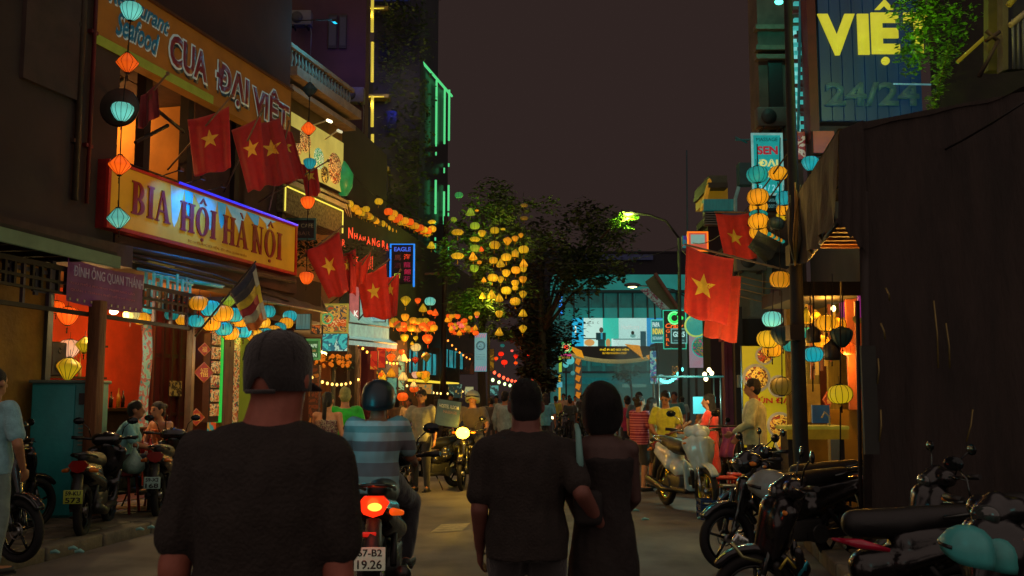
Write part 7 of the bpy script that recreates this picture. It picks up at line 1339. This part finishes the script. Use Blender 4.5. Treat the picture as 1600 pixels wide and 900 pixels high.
# ================================================================ SCOOTERS AND MOTORBIKES
street = lambda Y: -math.atan(.13)
bk = scooter('black motorbike with a glowing red tail lamp ridden away from the camera by the man in the striped shirt', (-.99, 8.0, 0), .03, '#0d0e10', underbone=True, tail=5, big=1.1, plate=('67-B2', '19.26'), name='motorbike', platec='#d8d0b0', rough=.2)
bk['label'] = 'black motorbike with a glowing red tail lamp under the rider in the striped shirt'
lamp(P(570, 800, 6.75), 2.2, '#ff3a10', .04)
hb = scooter('dark motorbike with a dazzling yellow headlamp coming toward the camera', (X(732, 18), 18.0, 0), PI-.12, '#14120e', underbone=True, head=22, name='motorbike', lightc='#ffc030')
lamp(P(732, 668, 16.9), 70, '#ffc040', .09); glw = MB().ell((0, .56, .975), (.12, .03, .1), 16, 8); part('headlight', glw, mat('#ffd040', .2, em=16, emhex='#ffc430', bump=0), hb);  # extra glowing disc stands in for the headlamp glare
rnd = random.Random(1)
ws = scooter('white parked scooter with a teal sheen facing the camera near the right kerb', (X(1062, 14.6), 14.4, 0), PI+.24, '#b8c8c0', rough=.22, rim='#c8b030', chc='#a0a8a4', big=1.12)
lamp(P(1010, 640, 11.5), 16, '#30d0d0', .15)
scooter('dark scooter parked behind the delivery rider with a chrome lamp', (X(676, 17.6), 17.6, 0), PI-.7, '#1a1a18', name='scooter')
scooter('black parked scooter with a cyan side panel lowest in the left corner', (-5.1, 9.5, .1), R(-112), '#0c1216', platec='#8aa040', plate=None)
scooter('black parked scooter with a yellow green number plate beside the left post', (-4.72, 11.5, .1), R(10), '#0e0f10', plate=('59-KU', '573'), platec='#9aa838')
scooter('black parked scooter with a tilted pale number plate behind the man in the cap', (X(268, 13.2), 13.2, .1), R(10), '#0e0f10', plate=('59-X2', '168'), platec='#8ab0a8')
scooter('black parked scooter in front of the teal metal cabinet', (-5.75, 11.0, .1), R(-25), '#0d1014')
scooter('black parked scooter beside the seated man with the plastic bag', (X(232, 14), 13.6, .1), R(-50), '#100e0e')
# right hand row
scooter('black scooter with a grey silver tank nose to the street beside the black pole', (X(1225, 9.6), 9.7, 0), R(110), '#0f1112', underbone=True, name='motorbike')
scooter('black scooter second in the right row behind the silver one', (X(1245, 10.9), 11.0, 0), R(100), '#0d0f12')
scooter('long black scooter with a dark red stripe in the lower right foreground', (2.25, 6.6, 0), R(80), '#0e0c0e')
scooter('black scooter with the pale cyan helmet on it in the right foreground', (2.95, 5.7, 0), R(125), '#0d1013')
scooter('black scooter at the right edge of the picture with chrome rails', (3.6, 7.6, 0), R(95), '#0e0f10')
scooter('dark scooter parked behind the white one beside the food cart', (X(1095, 16.5), 16.6, 0), PI+.7, '#2a1a12')
for i, (px, py, Y, rz) in enumerate(((640, 660, 24, 2.6), (655, 660, 26, 2.9), (700, 650, 30, 3.3), (860, 650, 30, 3.2), (885, 645, 34, 2.8), (905, 645, 37, 3.4))):
    scooter(['dark parked scooter behind the helmeted rider', 'second dark parked scooter behind the helmeted rider', 'dark scooter behind the headlamp rider', 'distant scooter with a lit lamp right of the big man', 'distant scooter left of the gate', 'distant scooter in the traffic before the gate'][i], (X(px, Y), Y, 0), rz, rnd.choice(['#1a1614', '#20282a', '#2a1414']), head=6 if i in (3,) else 0, mirrors=False)
# silver tank, red streak, helmets
def loose_helmet(px, py, Y, r, col, label, rz):
    t = thing('helmet', label, 'helmet', P(px, py, Y), rz); qq = Matrix.Rotation(0, 3, 'X').to_quaternion(); helmet_parts(lambda x, y, z: Vector((x, y, z)), r/.13, qq, col, t); return t
loose_helmet(1507, 862, 5.2, .115, '#3f9a98', 'pale cyan open face helmet resting on a scooter seat in the lower right', R(60)); loose_helmet(1552, 872, 5.35, .1, '#3a9490', 'second cyan helmet half hidden behind the pale cyan helmet', R(40)); loose_helmet(1200, 768, 9.2, .17, '#7a8078', 'silver grey helmet with a cyan highlight on a parked motorbike', R(80))
t = thing('red_fairing', 'glossy dark red scooter side panel catching light in the lower right', 'panel', P(1345, 850, 5.6)); q = MB(); q.tube([P(1300, 842, 5.6)-t.location, P(1345, 850, 5.5)-t.location, P(1390, 860, 5.5)-t.location], [.008, .028, .012]); part('shell', q, paint('#a01030', rough=.15), t)
lamp(P(1480, 760, 4.6), .6, '#40e8e0', .12); lamp(P(1150, 690, 8.2), 1.2, '#40e0e0', .08)  # unseen cyan key lamps added for the parked bikes
for i, (pts, c) in enumerate((([(1218, 890), (1230, 872), (1243, 888)], '#b8a848'), ([(1248, 900), (1262, 878), (1258, 892)], '#38a0b0'), ([(1143, 848), (1160, 870), (1190, 878)], '#8a8a60'))):
    a = P(*pts[0], 6.5); q = MB(); q.tube([P(*p, 6.5)-a for p in pts], .012); o = q.build('chrome_bar', mat(c, .2, .7)); o.location = a; tag(o, ['yellow lit chrome bar at the bottom edge right of the road', 'cyan lit chrome bar at the bottom edge', 'curved chrome crash bar by the right kerb'][i], 'bar')  # tint of the light put into the bar colours as glints
t = thing('chrome_mirror', 'boxy chrome scooter mirror shining cyan beside the road', 'mirror', P(1157, 845, 7.6)); q = MB(); q.rbox((0, 0, 0), (.12, .05, .085), .02); ob = part('housing', q, mat('#b8c0bc', .15, .9, bump=0), t); ob.rotation_euler = (0, R(30), 0); q = MB(); q.tube([(0, 0, 0), (.1, .05, -.2), (.2, .1, -.3)], .01); part('stem', q, dark, t)
# ================================================================ PEOPLE
stripes = bpy.data.materials.new('m_striped_shirt'); stripes.use_nodes = True; n = stripes.node_tree; b = n.nodes['Principled BSDF']; b.inputs['Roughness'].default_value = .85
tc = n.nodes.new('ShaderNodeTexCoord'); sx = n.nodes.new('ShaderNodeSeparateXYZ'); n.links.new(tc.outputs['Object'], sx.inputs[0]); mr = n.nodes.new('ShaderNodeMapRange'); mr.inputs[1].default_value = .85; mr.inputs[2].default_value = 1.5; n.links.new(sx.outputs['Z'], mr.inputs[0])
rp = n.nodes.new('ShaderNodeValToRGB'); rp.color_ramp.interpolation = 'CONSTANT'; el = rp.color_ramp.elements; seq = [(0, '#7a9c9c'), (.2, '#62686c'), (.36, '#7a9ca0'), (.5, '#606468'), (.62, '#8aa2a2'), (.72, '#5c8486'), (.8, '#98acac'), (.86, '#5a8688')]
while len(el) < len(seq): el.new(.5)
for e_, (p_, c_2) in zip(el, seq): e_.position = p_; e_.color = (*lin(c_2), 1)
n.links.new(mr.outputs[0], rp.inputs[0]); n.links.new(rp.outputs[0], b.inputs['Base Color'])
nz = n.nodes.new('ShaderNodeTexNoise'); nz.inputs['Scale'].default_value = 60; bp2 = n.nodes.new('ShaderNodeBump'); bp2.inputs['Strength'].default_value = .3; n.links.new(tc.outputs['Object'], nz.inputs[0]); n.links.new(nz.outputs[0], bp2.inputs['Height']); n.links.new(bp2.outputs[0], b.inputs['Normal'])
redstripes = stripes.copy(); rp2 = [x for x in redstripes.node_tree.nodes if x.type == 'VALTORGB'][0]; m2 = [x for x in redstripes.node_tree.nodes if x.type == 'MAP_RANGE'][0]
el = rp2.color_ramp.elements
for i, e_ in enumerate(el): e_.position = i/8; e_.color = (*lin('#7a1830' if i % 2 == 0 else '#b06068'), 1)
mt2 = redstripes.node_tree.nodes.new('ShaderNodeMath'); mt2.operation = 'PINGPONG'; mt2.inputs[1].default_value = .16
sx2 = [x for x in redstripes.node_tree.nodes if x.type == 'SEPXYZ'][0]; redstripes.node_tree.links.new(sx2.outputs['Z'], mt2.inputs[0]); redstripes.node_tree.links.new(mt2.outputs[0], m2.inputs[0]); m2.inputs[1].default_value = 0; m2.inputs[2].default_value = .16
floral = printmat(['#6a5a4a', '#8a7a68', '#5a3038', '#9a8a78', '#4a4438'], 0, 16)
black_t = mat('#27201c', .9, scale=14, var=.15, bump=.5)
# nearest man in a cap
person('heavy man in black T-shirt and black baseball cap, nearest the camera, seen from behind', (X(420, 2.95), 2.95, 0), -.06, 1.78, 1.16, dict(nec=(.01, .0, 1.455), hed=(.028, .02, 1.56), shL=(-.165, 0, 1.345), shR=(.16, 0, 1.345), elL=(-.205, -.03, 1.05), elR=(.185, -.02, 1.03), wrL=(-.225, .04, .80), wrR=(.19, .06, .79), neck=.014), '#9a5846', topmat=black_t, top=('tee', 'x'), bottom=('pants', '#1c1d22'), hair=('cap', '#1c1615'), det=2, hyaw=-14)
# couple
person('stout man in black T-shirt and dark trousers walking left of the bob haired woman', (X(822, 5.0), 5.0, 0), 0, 1.68, 1.14, dict(nec=(0, 0, 1.45), neck=.012, elR=(.235, -.14, 1.14), wrR=(.33, .0, .98), shL=(-.18, 0, 1.33), shR=(.18, 0, 1.33), knL=(-.1, .1, .5), anL=(-.1, -.02, .12), anR=(.1, .05, .09), elL=(-.205, -.02, 1.05), wrL=(-.21, .1, .85)), '#74463a', topmat=black_t, top=('tee', 'x'), bottom=('pants', '#1e1918'), hair=('short', '#120d0b'), det=2)
person('woman with bobbed black hair in black sleeveless dress walking beside the stout man', (X(939, 5.1), 5.1, 0), 0, 1.66, .88, dict(nec=(0, 0, 1.44), shL=(-.15, 0, 1.35), shR=(.15, 0, 1.35), elL=(-.18, .08, 1.12), wrL=(-.12, .24, .98), elR=(.19, .05, 1.1), wrR=(.12, .24, .98), knR=(.1, .12, .5)), '#48302a', topmat=mat('#1e1715', .9, var=.15, bump=.4), top=('dress', 'x'), bottom=('pants', '#1c1a1a'), hair=('bob', '#100b0a'), det=2)
t = thing('shoulder_bag_strap', 'pale teal bag strap over the left shoulder of the bob haired woman', 'bag', (X(903, 5.02), 4.98, 1.40)); q = MB(); q.tube([(-.012, .02, .06), (-.01, -.075, .03), (-.004, -.09, -.1), (.0, -.085, -.22)], [.012, .014, .018, .02]); part('strap', q, mat('#6a9a94', .7), t); q = MB(); q.rbox((.04, -.02, -.34), (.14, .06, .17), .03); part('bag_body', q, mat('#1a1412', .8), t)
# rider from behind
RJ = dict(pel=(0, -.1, .86), che=(0, -.08, 1.15), nec=(0, -.05, 1.36), hed=(0, .0, 1.51), shL=(-.17, -.06, 1.31), shR=(.17, -.06, 1.31), elL=(-.26, .08, 1.07), elR=(.27, .08, 1.07), wrL=(-.28, .32, 1.0), wrR=(.28, .32, 1.0), hiL=(-.1, -.08, .83), hiR=(.1, -.08, .83), knL=(-.22, .32, .7), knR=(.22, .32, .7), anL=(-.2, .2, .3), anR=(.2, .2, .3))
RI = dict(RJ); RI.update({'pel': (0, -.1, .92), 'che': (0, -.08, 1.19), 'hiL': (-.1, -.08, .89), 'hiR': (.1, -.08, .89), 'elL': (-.215, .06, 1.07), 'elR': (.225, .06, 1.07), 'wrL': (-.24, .32, 1.02), 'wrR': (.24, .32, 1.02)})
person('motorbike rider in dark helmet and teal grey striped T-shirt seen from behind', (X(593, 8.1), 8.1, 0), 0, 1.76, 1.08, RI, 'a', topmat=stripes, top=('tee', 'x'), bottom=('pants', '#14141a'), hair=('helmet', '#0c2228'), det=1)
lamp(P(525, 640, 7.6), 2.2, '#20d0e0', .1)
RF = dict(RJ)
person('rider in pale helmet and dark shirt behind the dazzling yellow headlamp', (X(738, 18), 18.2, 0), PI-.1, 1.74, 1.05, RF, 'c', top=('tee', '#4a4038'), bottom=('pants', '#1a1a1a'), hair=('helmet', '#8a9080'), face=True)
person('man in pale T-shirt with a dark bag holding a notice board by his scooter', (X(660, 17.2), 17.2, 0), PI-.25, 1.72, 1.0, dict(elR=(.26, .08, 1.12), wrR=(.2, .3, 1.1)), 'a', top=('tee', '#8a8a70'), bottom=('pants', '#20201c'), hair=('short', '#14100c'), face=True)
t, W_, H_ = fsign('notice_board', 'pale green notice board held beside the man with the scooter', 678, 622, 716, 664, 16.9, mat('#7a9a84', .6, em=.06, var=.15), cat='board', dep=.03); letters('HOSTEL ROOM', W_*.1, W_*.9, H_*.68, H_*.82, mat('#c8d0c0', .5, bump=0), t, ext=.003, off=.02); letters('MASSAGE', W_*.3, W_*.85, H_*.5, H_*.6, mat('#b88a70', .5, bump=0), t, ext=.003); t.rotation_euler = (0, R(8), 0)
person('walker in a long pale shirt with a dark strap left of the stout man', (X(789, 22), 22, 0), -.5, 1.72, 1.0, None, 'b', top=('long', '#8a9a94'), bottom=('pants', '#2a2a30'), hair=('short', '#14100e'))
person('woman with black ponytail in a floral sleeveless top on the left pavement', (X(514, 14.2), 14.2, 0), -.2, 1.66, .98, dict(elL=(-.24, .1, 1.12), wrL=(-.15, .25, 1.2)), 'c', topmat=floral, top=('tank', 'x'), bottom=('pants', '#2a2420'), hair=('ponytail', '#120e0c'), det=1)
person('man in bright green T-shirt with blond hair beside the woman in floral top', (X(541, 14.9), 14.9, 0), .25, 1.74, 1.05, None, 'c', top=('tee', '#1fb82c'), bottom=('pants', '#1f8a28'), hair=('short', '#9a9a5a'), det=1)
lamp(P(525, 560, 13.2), 18, '#ffe090', .1)
SJ = dict(pel=(0, -.05, .52), che=(0, .02, .8), nec=(0, .08, 1.0), hed=(0, .13, 1.14), shL=(-.17, .06, .95), shR=(.17, .06, .95), elL=(-.22, .16, .72), elR=(.22, .16, .72), wrL=(-.14, .36, .66), wrR=(.14, .36, .66), hiL=(-.09, -.03, .5), hiR=(.09, -.03, .5), knL=(-.13, .38, .52), knR=(.13, .38, .52), anL=(-.13, .36, .12), anR=(.13, .36, .12))
def upz(J, dz): return {k: (v[0], v[1], v[2]+dz) for k, v in J.items()}
person('seated man in a cyan white T-shirt holding a plastic bag outside the bar', (X(200, 12.9), 12.9, .28), R(-75), 1.68, 1.05, SJ, 'a', top=('tee', '#6aa8a8'), bottom=('pants', '#141414'), hair=('short', '#140f0d'), det=1)
person('seated woman in an orange top with hair in a bun at the bar table', (X(262, 13.9), 13.9, .28), R(150), 1.66, 1.0, SJ, 'c', top=('tank', '#b8601c'), bottom=('pants', '#1c1614'), hair=('bun', '#160f0c'), face=True)
for i, (px, Y) in enumerate(((200, 12.9), (262, 13.9))):
    t = thing('stool', ['plastic stool under the man in the cyan shirt', 'plastic stool under the woman in orange'][i], 'stool', (X(px, Y), Y, .12)); q = MB(); q.rbox((0, 0, .5), (.34, .34, .04), .015); part('seat', q, mat('#7a1c18', .5), t)
    for a in (-1, 1):
        for b_2 in (-1, 1): q = MB(); q.bar((a*.13, b_2*.13, .48), (a*.17, b_2*.17, 0), .018); part('leg', q, mat('#7a1c18', .5), t)
t = thing('plastic_bag', 'translucent pale plastic bag held by the seated man', 'bag', P(210, 722, 12.6)); q = MB(); q.lathe([(.01, .18), (.05, .1), (.13, .0), (.14, -.08), (.08, -.14)], 14, rib=.2); part('bag', q, mat('#8ab0a0', .3, scale=10, bump=.5), t); q = MB(); q.torus((0, 0, .2), .04, .008, 'Y', 14, 5); part('handle', q, mat('#8ab0a0', .3), t)
t = thing('bar_table', 'small round table with red bottles before the woman in orange', 'table', (X(243, 13.2), 13.2, .12)); q = MB(); q.lathe([(.3, .72), (.3, .74), (.01, .74)], 20); part('table_top', q, mat('#6a3a1c', .4), t); q = MB(); q.bar((0, 0, 0), (0, 0, .72), .03); q.box((0, 0, .01), (.35, .35, .02)); part('leg', q, dark, t)
for i, (dx, c) in enumerate(((-.08, '#a81c14'), (.02, '#b82414'), (.1, '#d86a1c'))): bottle((X(243, 13.2)+dx, 13.1, .86), .2, c, ['left dark red sauce bottle on the bar table', 'middle bright red sauce bottle on the bar table', 'right orange sauce bottle on the bar table'][i], .03)
person('man in a light blue T-shirt and pale shorts cut off by the left edge', (X(-6, 8.6), 8.6, .1), R(-20), 1.74, 1.1, dict(elR=(.27, .0, 1.06), wrR=(.22, .12, .86)), 'b', top=('tee', '#7aa4a8'), bottom=('pants', '#6a7a70'), hair=('short', '#14100e'), det=1)
lamp(P(60, 640, 7.6), 1.8, '#60d8d8', .1)
# right hand group
person('woman in a red striped T-shirt and black shorts standing left of the white scooter', (X(997, 17.3), 17.3, 0), R(-60), 1.62, 1.15, dict(elL=(-.22, .08, 1.1), wrL=(-.16, .24, .92), elR=(.22, .08, 1.1), wrR=(.16, .24, .92)), 'c', topmat=redstripes, top=('tee', 'x'), bottom=('shorts', '#181616'), hair=('bun', '#2a1c14'), det=1)
person('girl with long dark hair in a yellowish top behind the woman in red stripes', (X(1016, 17.9), 17.9, 0), R(-80), 1.58, .92, None, 'c', top=('tee', '#8a7a38'), bottom=('shorts', '#181616'), hair=('long', '#20140e'))
person('young man in a yellow T-shirt looking down at the food cart', (X(1039, 16.9), 16.9, 0), R(160), 1.70, 1.0, dict(hed=(0, .05, 1.55), elL=(-.24, .05, 1.1), wrL=(-.14, .28, 1.0), elR=(.24, .05, 1.1), wrR=(.14, .28, 1.0)), 'b', top=('tee', '#b8b018'), bottom=('pants', '#1a1818'), hair=('short', '#100c0a'), face=True, hpitch=-24, det=1)
person('woman with very long black hair in an orange red tunic facing the cart', (X(1107, 15.6), 15.6, 0), R(70), 1.64, .95, dict(elL=(-.2, .1, 1.12), wrL=(-.12, .3, 1.0), elR=(.2, .06, 1.1), wrR=(.14, .26, .98)), 'c', top=('tunic', '#d8301a'), bottom=('pants', '#2a1414'), hair=('long', '#120c0a'), det=1)
person('vendor man in a white long sleeved shirt facing left before the yellow poster', (X(1176, 13.6), 13.6, .12), R(75), 1.72, 1.1, dict(elL=(-.25, .06, 1.1), wrL=(-.2, .26, .98), elR=(.25, .02, 1.1), wrR=(.24, .2, .92)), 'b', top=('long', '#a8a878'), bottom=('pants', '#2a2018'), hair=('short', '#100c0a'), face=True, det=1)
person('person in a pink top walking away between the bob haired woman and the stripes', (X(979, 24), 24, 0), .2, 1.62, 1.0, None, 'c', top=('tee', '#a81c50'), bottom=('shorts', '#241c28'), hair=('short', '#140f0e'))
person('dark haired man behind the woman in red stripes', (X(997, 22), 22, 0), PI, 1.70, 1.0, None, 'b', top=('tee', '#3a4a50'), bottom=('pants', '#1c1c20'), hair=('short', '#120e0c'), face=True)
cr = [(620, 29, '#6a5a48', 0), (640, 27, '#a89878', 2.9), (683, 30, '#38302c', .3), (705, 33, '#586a68', 3.0), (768, 30, '#2a2a2c', .1), (776, 36, '#7a8a84', 2.8), (852, 27, '#4a98a8', -.2), (868, 38, '#a8a030', .5), (880, 44, '#b88a70', 2.9), (889, 48, '#a85a28', .4), (898, 50, '#c8c8c0', 3.1), (908, 46, '#2a2a2e', 0), (1052, 26, '#2a6a68', 2.8), (1064, 34, '#88a8a0', .4), (960, 40, '#286070', .2), (1128, 24, '#3a1c20', 2.4), (890, 34, '#20282c', .2), (921, 52, '#6a8080', 2.7)]
nm = ['brown shirted person nearest the helmeted rider', 'person in beige in the shop crowd behind the helmeted rider', 'person in black behind the notice board', 'person in grey teal behind the notice board', 'person in black left of the pale shirted walker', 'person in pale grey left of the stout man', 'scooter rider in a cyan shirt just right of the stout man', 'person in yellow green by the yellow pole', 'person in tan by the gate pillar', 'person in orange by the gate pillar', 'person in white by the gate', 'person in black between the two heads and the gate', 'person in dark teal in the smoke behind the yellow shirt', 'pale shirted person in the smoke near the cart', 'person in dark blue half hidden by the bob haired woman', 'person in maroon under the maroon pillar', 'person in dark grey waiting by the traffic', 'person in grey green under the gate']
for (px, Y, c, rz), l in zip(cr, nm): person(l, (X(px, Y), Y, 0), rz, random.Random(px).uniform(1.56, 1.74), 1.0, None, random.Random(px).choice('abc'), top=('tee', c), bottom=('pants', random.Random(px+1).choice(['#1c1c22', '#2a2a30', '#3a3428'])), hair=(random.Random(px+2).choice(['short', 'short', 'long', 'bun']), '#140f0e'), group='people in the distant crowd')
# ================================================================ food cart, stools and small street things
t = thing('food_cart', 'street food cart heaped with grilled skewers under a glass case', 'cart', (X(1072, 18.2), 18.2, 0)); q = MB(); q.rbox((0, 0, .62), (1.1, .6, .5), .02); part('cart_body', q, mat('#4a5a58', .4, .4), t); q = MB(); q.box((0, -.02, .9), (1.2, .7, .04)); part('counter', q, mat('#8a9088', .3, .6), t)
for x in (-.4, .4): q = MB(); q.torus((x, -.3, .2), .17, .03, 'Y', 20, 6); part('wheel', q, dark, t)
for i in range(22): rn = random.Random(i); q = MB(); a = Vector((rn.uniform(-.45, .15), rn.uniform(-.2, .1), .95+rn.uniform(0, .15))); q.cap(a, a+Vector((rn.uniform(.05, .14), 0, rn.uniform(-.02, .12))), .03, .025, 7); part('skewer', q, mat('#c86a1c', .5, em=.15, scale=10, var=.4), t)
for i in range(6): q = MB(); rn = random.Random(i+50); a = Vector((.15+.02*i, 0, 1.1+.07*i)); q.cap(a, a+Vector((.05, 0, .06)), .035, .025, 7); part('skewer', q, mat('#c86a1c', .5, em=.15, scale=10, var=.4), t)
for x, y in ((-.55, -.3), (.55, -.3), (-.55, .3), (.55, .3)): q = MB(); q.bar((x, y, .9), (x, y, 1.95), .015); part('upright', q, mat('#8a9a98', .3, .7), t)
q = MB(); q.box((0, 0, 1.96), (1.2, .7, .03)); part('canopy', q, mat('#3f8a88', .5, em=.1), t); q = MB(); q.box((.25, -.31, 1.45), (.4, .03, .3)); part('price_sign', q, E('#50c8d0', .8), t); lamp(P(1080, 600, 17.4), 36, '#b0fff0', .08); lamp(P(1105, 590, 15.0), 26, '#ffe8a0', .05)
for i, (px, py) in enumerate(((1101, 585), (1108, 578), (1103, 592), (1112, 583))): o = MB().ell((0, 0, 0), (.04, .04, .045), 8, 6).build('bulb', E('#ffe8b0', 4)); o.location = P(px, py, 18); tag(o, ['leftmost', 'uppermost', 'lowest', 'rightmost'][i]+' bare bulb of the small bunch over the food cart', 'lamp', 'bare bulbs over the food cart')
t = thing('pink_cloth', 'pink cloth draped over a rail beside the woman in the orange tunic', 'cloth', P(1137, 690, 14.4)); q = MB(); sheet(q, lambda u, v: Vector((-.1+.2*u+.03*math.sin(v*5), .03*math.sin(u*12), .2-.42*v)), 0, 1, 0, 1, 10, 8); ob = part('cloth', q, mat('#a84a78', .8, sheen=.2), t); s = ob.modifiers.new('s', 'SOLIDIFY'); s.thickness = .006
q = MB(); q.bar((-.4, 0, .22), (.4, 0, .22), .012); q.bar((-.4, 0, .22), (-.4, 0, -.9), .012); q.bar((.4, 0, .22), (.4, 0, -.9), .012); part('rail', q, dark, t)
t = thing('crate', 'low blue plastic crate on the road edge right of the white scooter', 'crate', (X(1112, 13.4), 13.4, 0)); cm_ = mat('#12305a', .5)
q = MB(); q.box((0, 0, .02), (.42, .3, .03)); part('base', q, cm_, t)
for z in (.08, .16, .24): q = MB(); q.box((0, -.15, z), (.42, .015, .03)); q.box((0, .15, z), (.42, .015, .03)); q.box((-.21, 0, z), (.015, .29, .03)); q.box((.21, 0, z), (.015, .29, .03)); part('slat', q, cm_, t)
for x in (-.21, .21):
    for y in (-.15, .15): q = MB(); q.box((x, y, .13), (.025, .025, .25)); part('corner', q, cm_, t)
for i, (px, Y, c) in enumerate(((1128, 14.6, '#a82818'), (1150, 15.2, '#a82818'), (1140, 13.2, '#1a1a1a'))):
    t = thing('plastic_stool', ['red plastic stool beside the woman in the tunic', 'second red plastic stool, nearer the maroon pillar', 'black plastic stool nearest the camera by the right kerb'][i], 'stool', (X(px, Y), Y, 0)); q = MB(); q.rbox((0, 0, .44), (.32, .32, .04), .015); part('seat', q, mat(c, .5), t)
    for a in (-1, 1):
        for b_2 in (-1, 1): q = MB(); q.bar((a*.12, b_2*.12, .43), (a*.16, b_2*.16, 0), .017); part('leg', q, mat(c, .5), t)
# litter on the left kerb and road
for i, (px, py) in enumerate(((85, 865), (113, 859), (123, 864), (1008, 813), (993, 799), (1095, 811), (218, 829), (236, 826))):
    p = G(px, py, .14 if i in (0, 1, 2, 6, 7) else .008); rn = random.Random(i); q = MB(); q.tube([(-.04, 0, .01), (0, .02, .02), (.05, -.01, .012)], [.015, .02, .01], 6); o = q.build('litter', mat('#78b0a8', .6)); o.location = p; tag(o, ['crumpled pale tissue on the left kerb, nearest the camera', 'pale scrap second on the left kerb', 'pale scrap third on the left kerb', 'pale scrap lying on the road right of the couple', 'pale scrap further up the road right of the couple', 'pale scrap right of the white scooter wheel', 'tiny scrap on the kerb before the man in the cap', 'last tiny scrap on the kerb before the man in the cap'][i], 'litter')

# small fittings on the facades
def ac_unit(px, py, Y, rz, label, w=.8):
    t = thing('air_conditioner', label, 'air conditioner', P(px, py, Y), rz, 'air conditioner units'); q = MB(); q.rbox((0, 0, 0), (w, .3, w*.68), .02); part('casing', q, mat('#5a544c', .6, scale=4), t)
    q = MB(); q.lathe([(w*.26, .0), (w*.26, .02), (.02, .015)], 20, (-w*.12, -.15, 0), axis=Vector((0, -1, 0))); part('fan_grille', q, mat('#2a2624', .6), t); q = MB(); q.box((-w*.3, .05, -w*.37), (.04, .4, .04)); q.box((w*.3, .05, -w*.37), (.04, .4, .04)); part('bracket', q, dark, t)
    q = MB(); q.tube([(w*.4, 0, -w*.2), (w*.45, .1, -w*.6), (w*.42, .12, -w*1.6)], .018); part('hose', q, mat('#6a6458', .6), t)
for a in ((372, 62, 26.6, 0, 'air conditioner high on the maroon block over the orange sign'), (470, 30, 26.6, 0, 'air conditioner on the maroon block nearest the tower'), (552, 150, 26.6, 0, 'air conditioner beside the yellow light strips'), (1172, 408, 20.2, 0, 'air conditioner over the grey shutter behind the big flag'), (1204, 185, 20.6, 0, 'air conditioner on the brown house edge under the cyan lamp')): ac_unit(*a, w=.62)
def facade_window(fr, px, py, w, h, label):
    p = fr.l(px, py, -.12); t = thing('window', label, 'window', fr.w(p.x, -.14, p.z), fr.rz); q = MB()
    for x, z, a, b_ in ((0, h/2, w+.1, .06), (0, -h/2, w+.1, .06), (-w/2, 0, .06, h-.06), (w/2, 0, .06, h-.06), (0, 0, .04, h-.06)): f = MB(); f.box((x, 0, z), (a, .06, b_)); part('frame', f, mat('#4a3a32', .6), t)
    for x in (-w/4, w/4): q = MB(); q.box((x, .02, 0), (w/2-.05, .02, h-.08)); part('pane', q, mat('#181618', .12, bump=0), t)
    q = MB(); q.box((0, -.05, -h/2-.06), (w+.2, .16, .05)); part('sill', q, mat('#4a3e36', .7), t)
for i, (a, b, sag) in enumerate((((118, 60, 13.6), (450, 80, 20), .5), ((118, 80, 13.6), (575, 190, 31), .8), ((1239, 300, 12), (1600, 160, 8), .2), ((690, 350, 34), (1060, 385, 36), 1.0))):
    A_, B_ = P(*a), P(*b); q = MB(); q.tube([A_.lerp(B_, k/10)-Vector((0, 0, sag*4*(k/10)*(1-k/10)))-A_ for k in range(11)], .011, 5); o = q.build('overhead_cable', mat('#1a1513', .6)); o.location = A_; tag(o, ['overhead cable crossing above the orange sign', 'long overhead cable from the drainpipe to the planted tower', 'overhead cable from the black pole over the tarpaulin roof', 'overhead cable spanning the street before the trees'][i], 'cable')

# strings of small bulbs added as bright clutter along the left shops and street
def added_bulb_string(a, b, n, sag, label, c='#ffd080', e=3.2, r=.035):
    A_, B_ = P(*a), P(*b); pts = [A_.lerp(B_, k/n)-Vector((0, 0, sag*4*(k/n)*(1-k/n))) for k in range(n+1)]; t = thing('added_bulb_string', label, 'string lights', A_); q = MB(); q.tube([p-A_ for p in pts], .008, 4); part('added_wire', q, dark, t); first = None
    for p in pts:
        if first is None: q = MB(); q.ell((0, 0, 0), (r, r, r*1.2), 8, 6); first = o = part('bulb', q, mat(c, .3, em=e, var=0, bump=0), t)
        else: o = first.copy(); COL.objects.link(o)
        o.location = p-A_-Vector((0, 0, .05))
for i, (a, b, n, sag, l, c) in enumerate((((470, 575, 20.5), (560, 590, 25), 12, .2, 'added warm bulb string under the orange flowers', '#ffc860'), ((560, 535, 24), (640, 560, 30), 14, .25, 'added warm bulb string under the white awning', '#ffb040'), ((636, 600, 28), (735, 606, 40), 18, .2, 'added warm bulb string along the lit shop counter', '#ffd070'), ((700, 530, 34), (760, 560, 45), 12, .3, 'added orange bulb string left of the pole banner', '#ff8a30'),
        ((765, 575, 45), (845, 585, 62), 14, .5, 'added red bulb string far under the dark tree', '#ff5030'), ((770, 592, 45), (860, 600, 70), 14, .3, 'added pale green bulb string far down the left pavement', '#c8e8a0'), ((1030, 590, 50), (1065, 575, 36), 9, .3, 'added cyan bulb string in the smoke', '#60e8d8'))): added_bulb_string(a, b, n, sag, l, c, r=.03 if a[2] < 35 else .07)
bake()
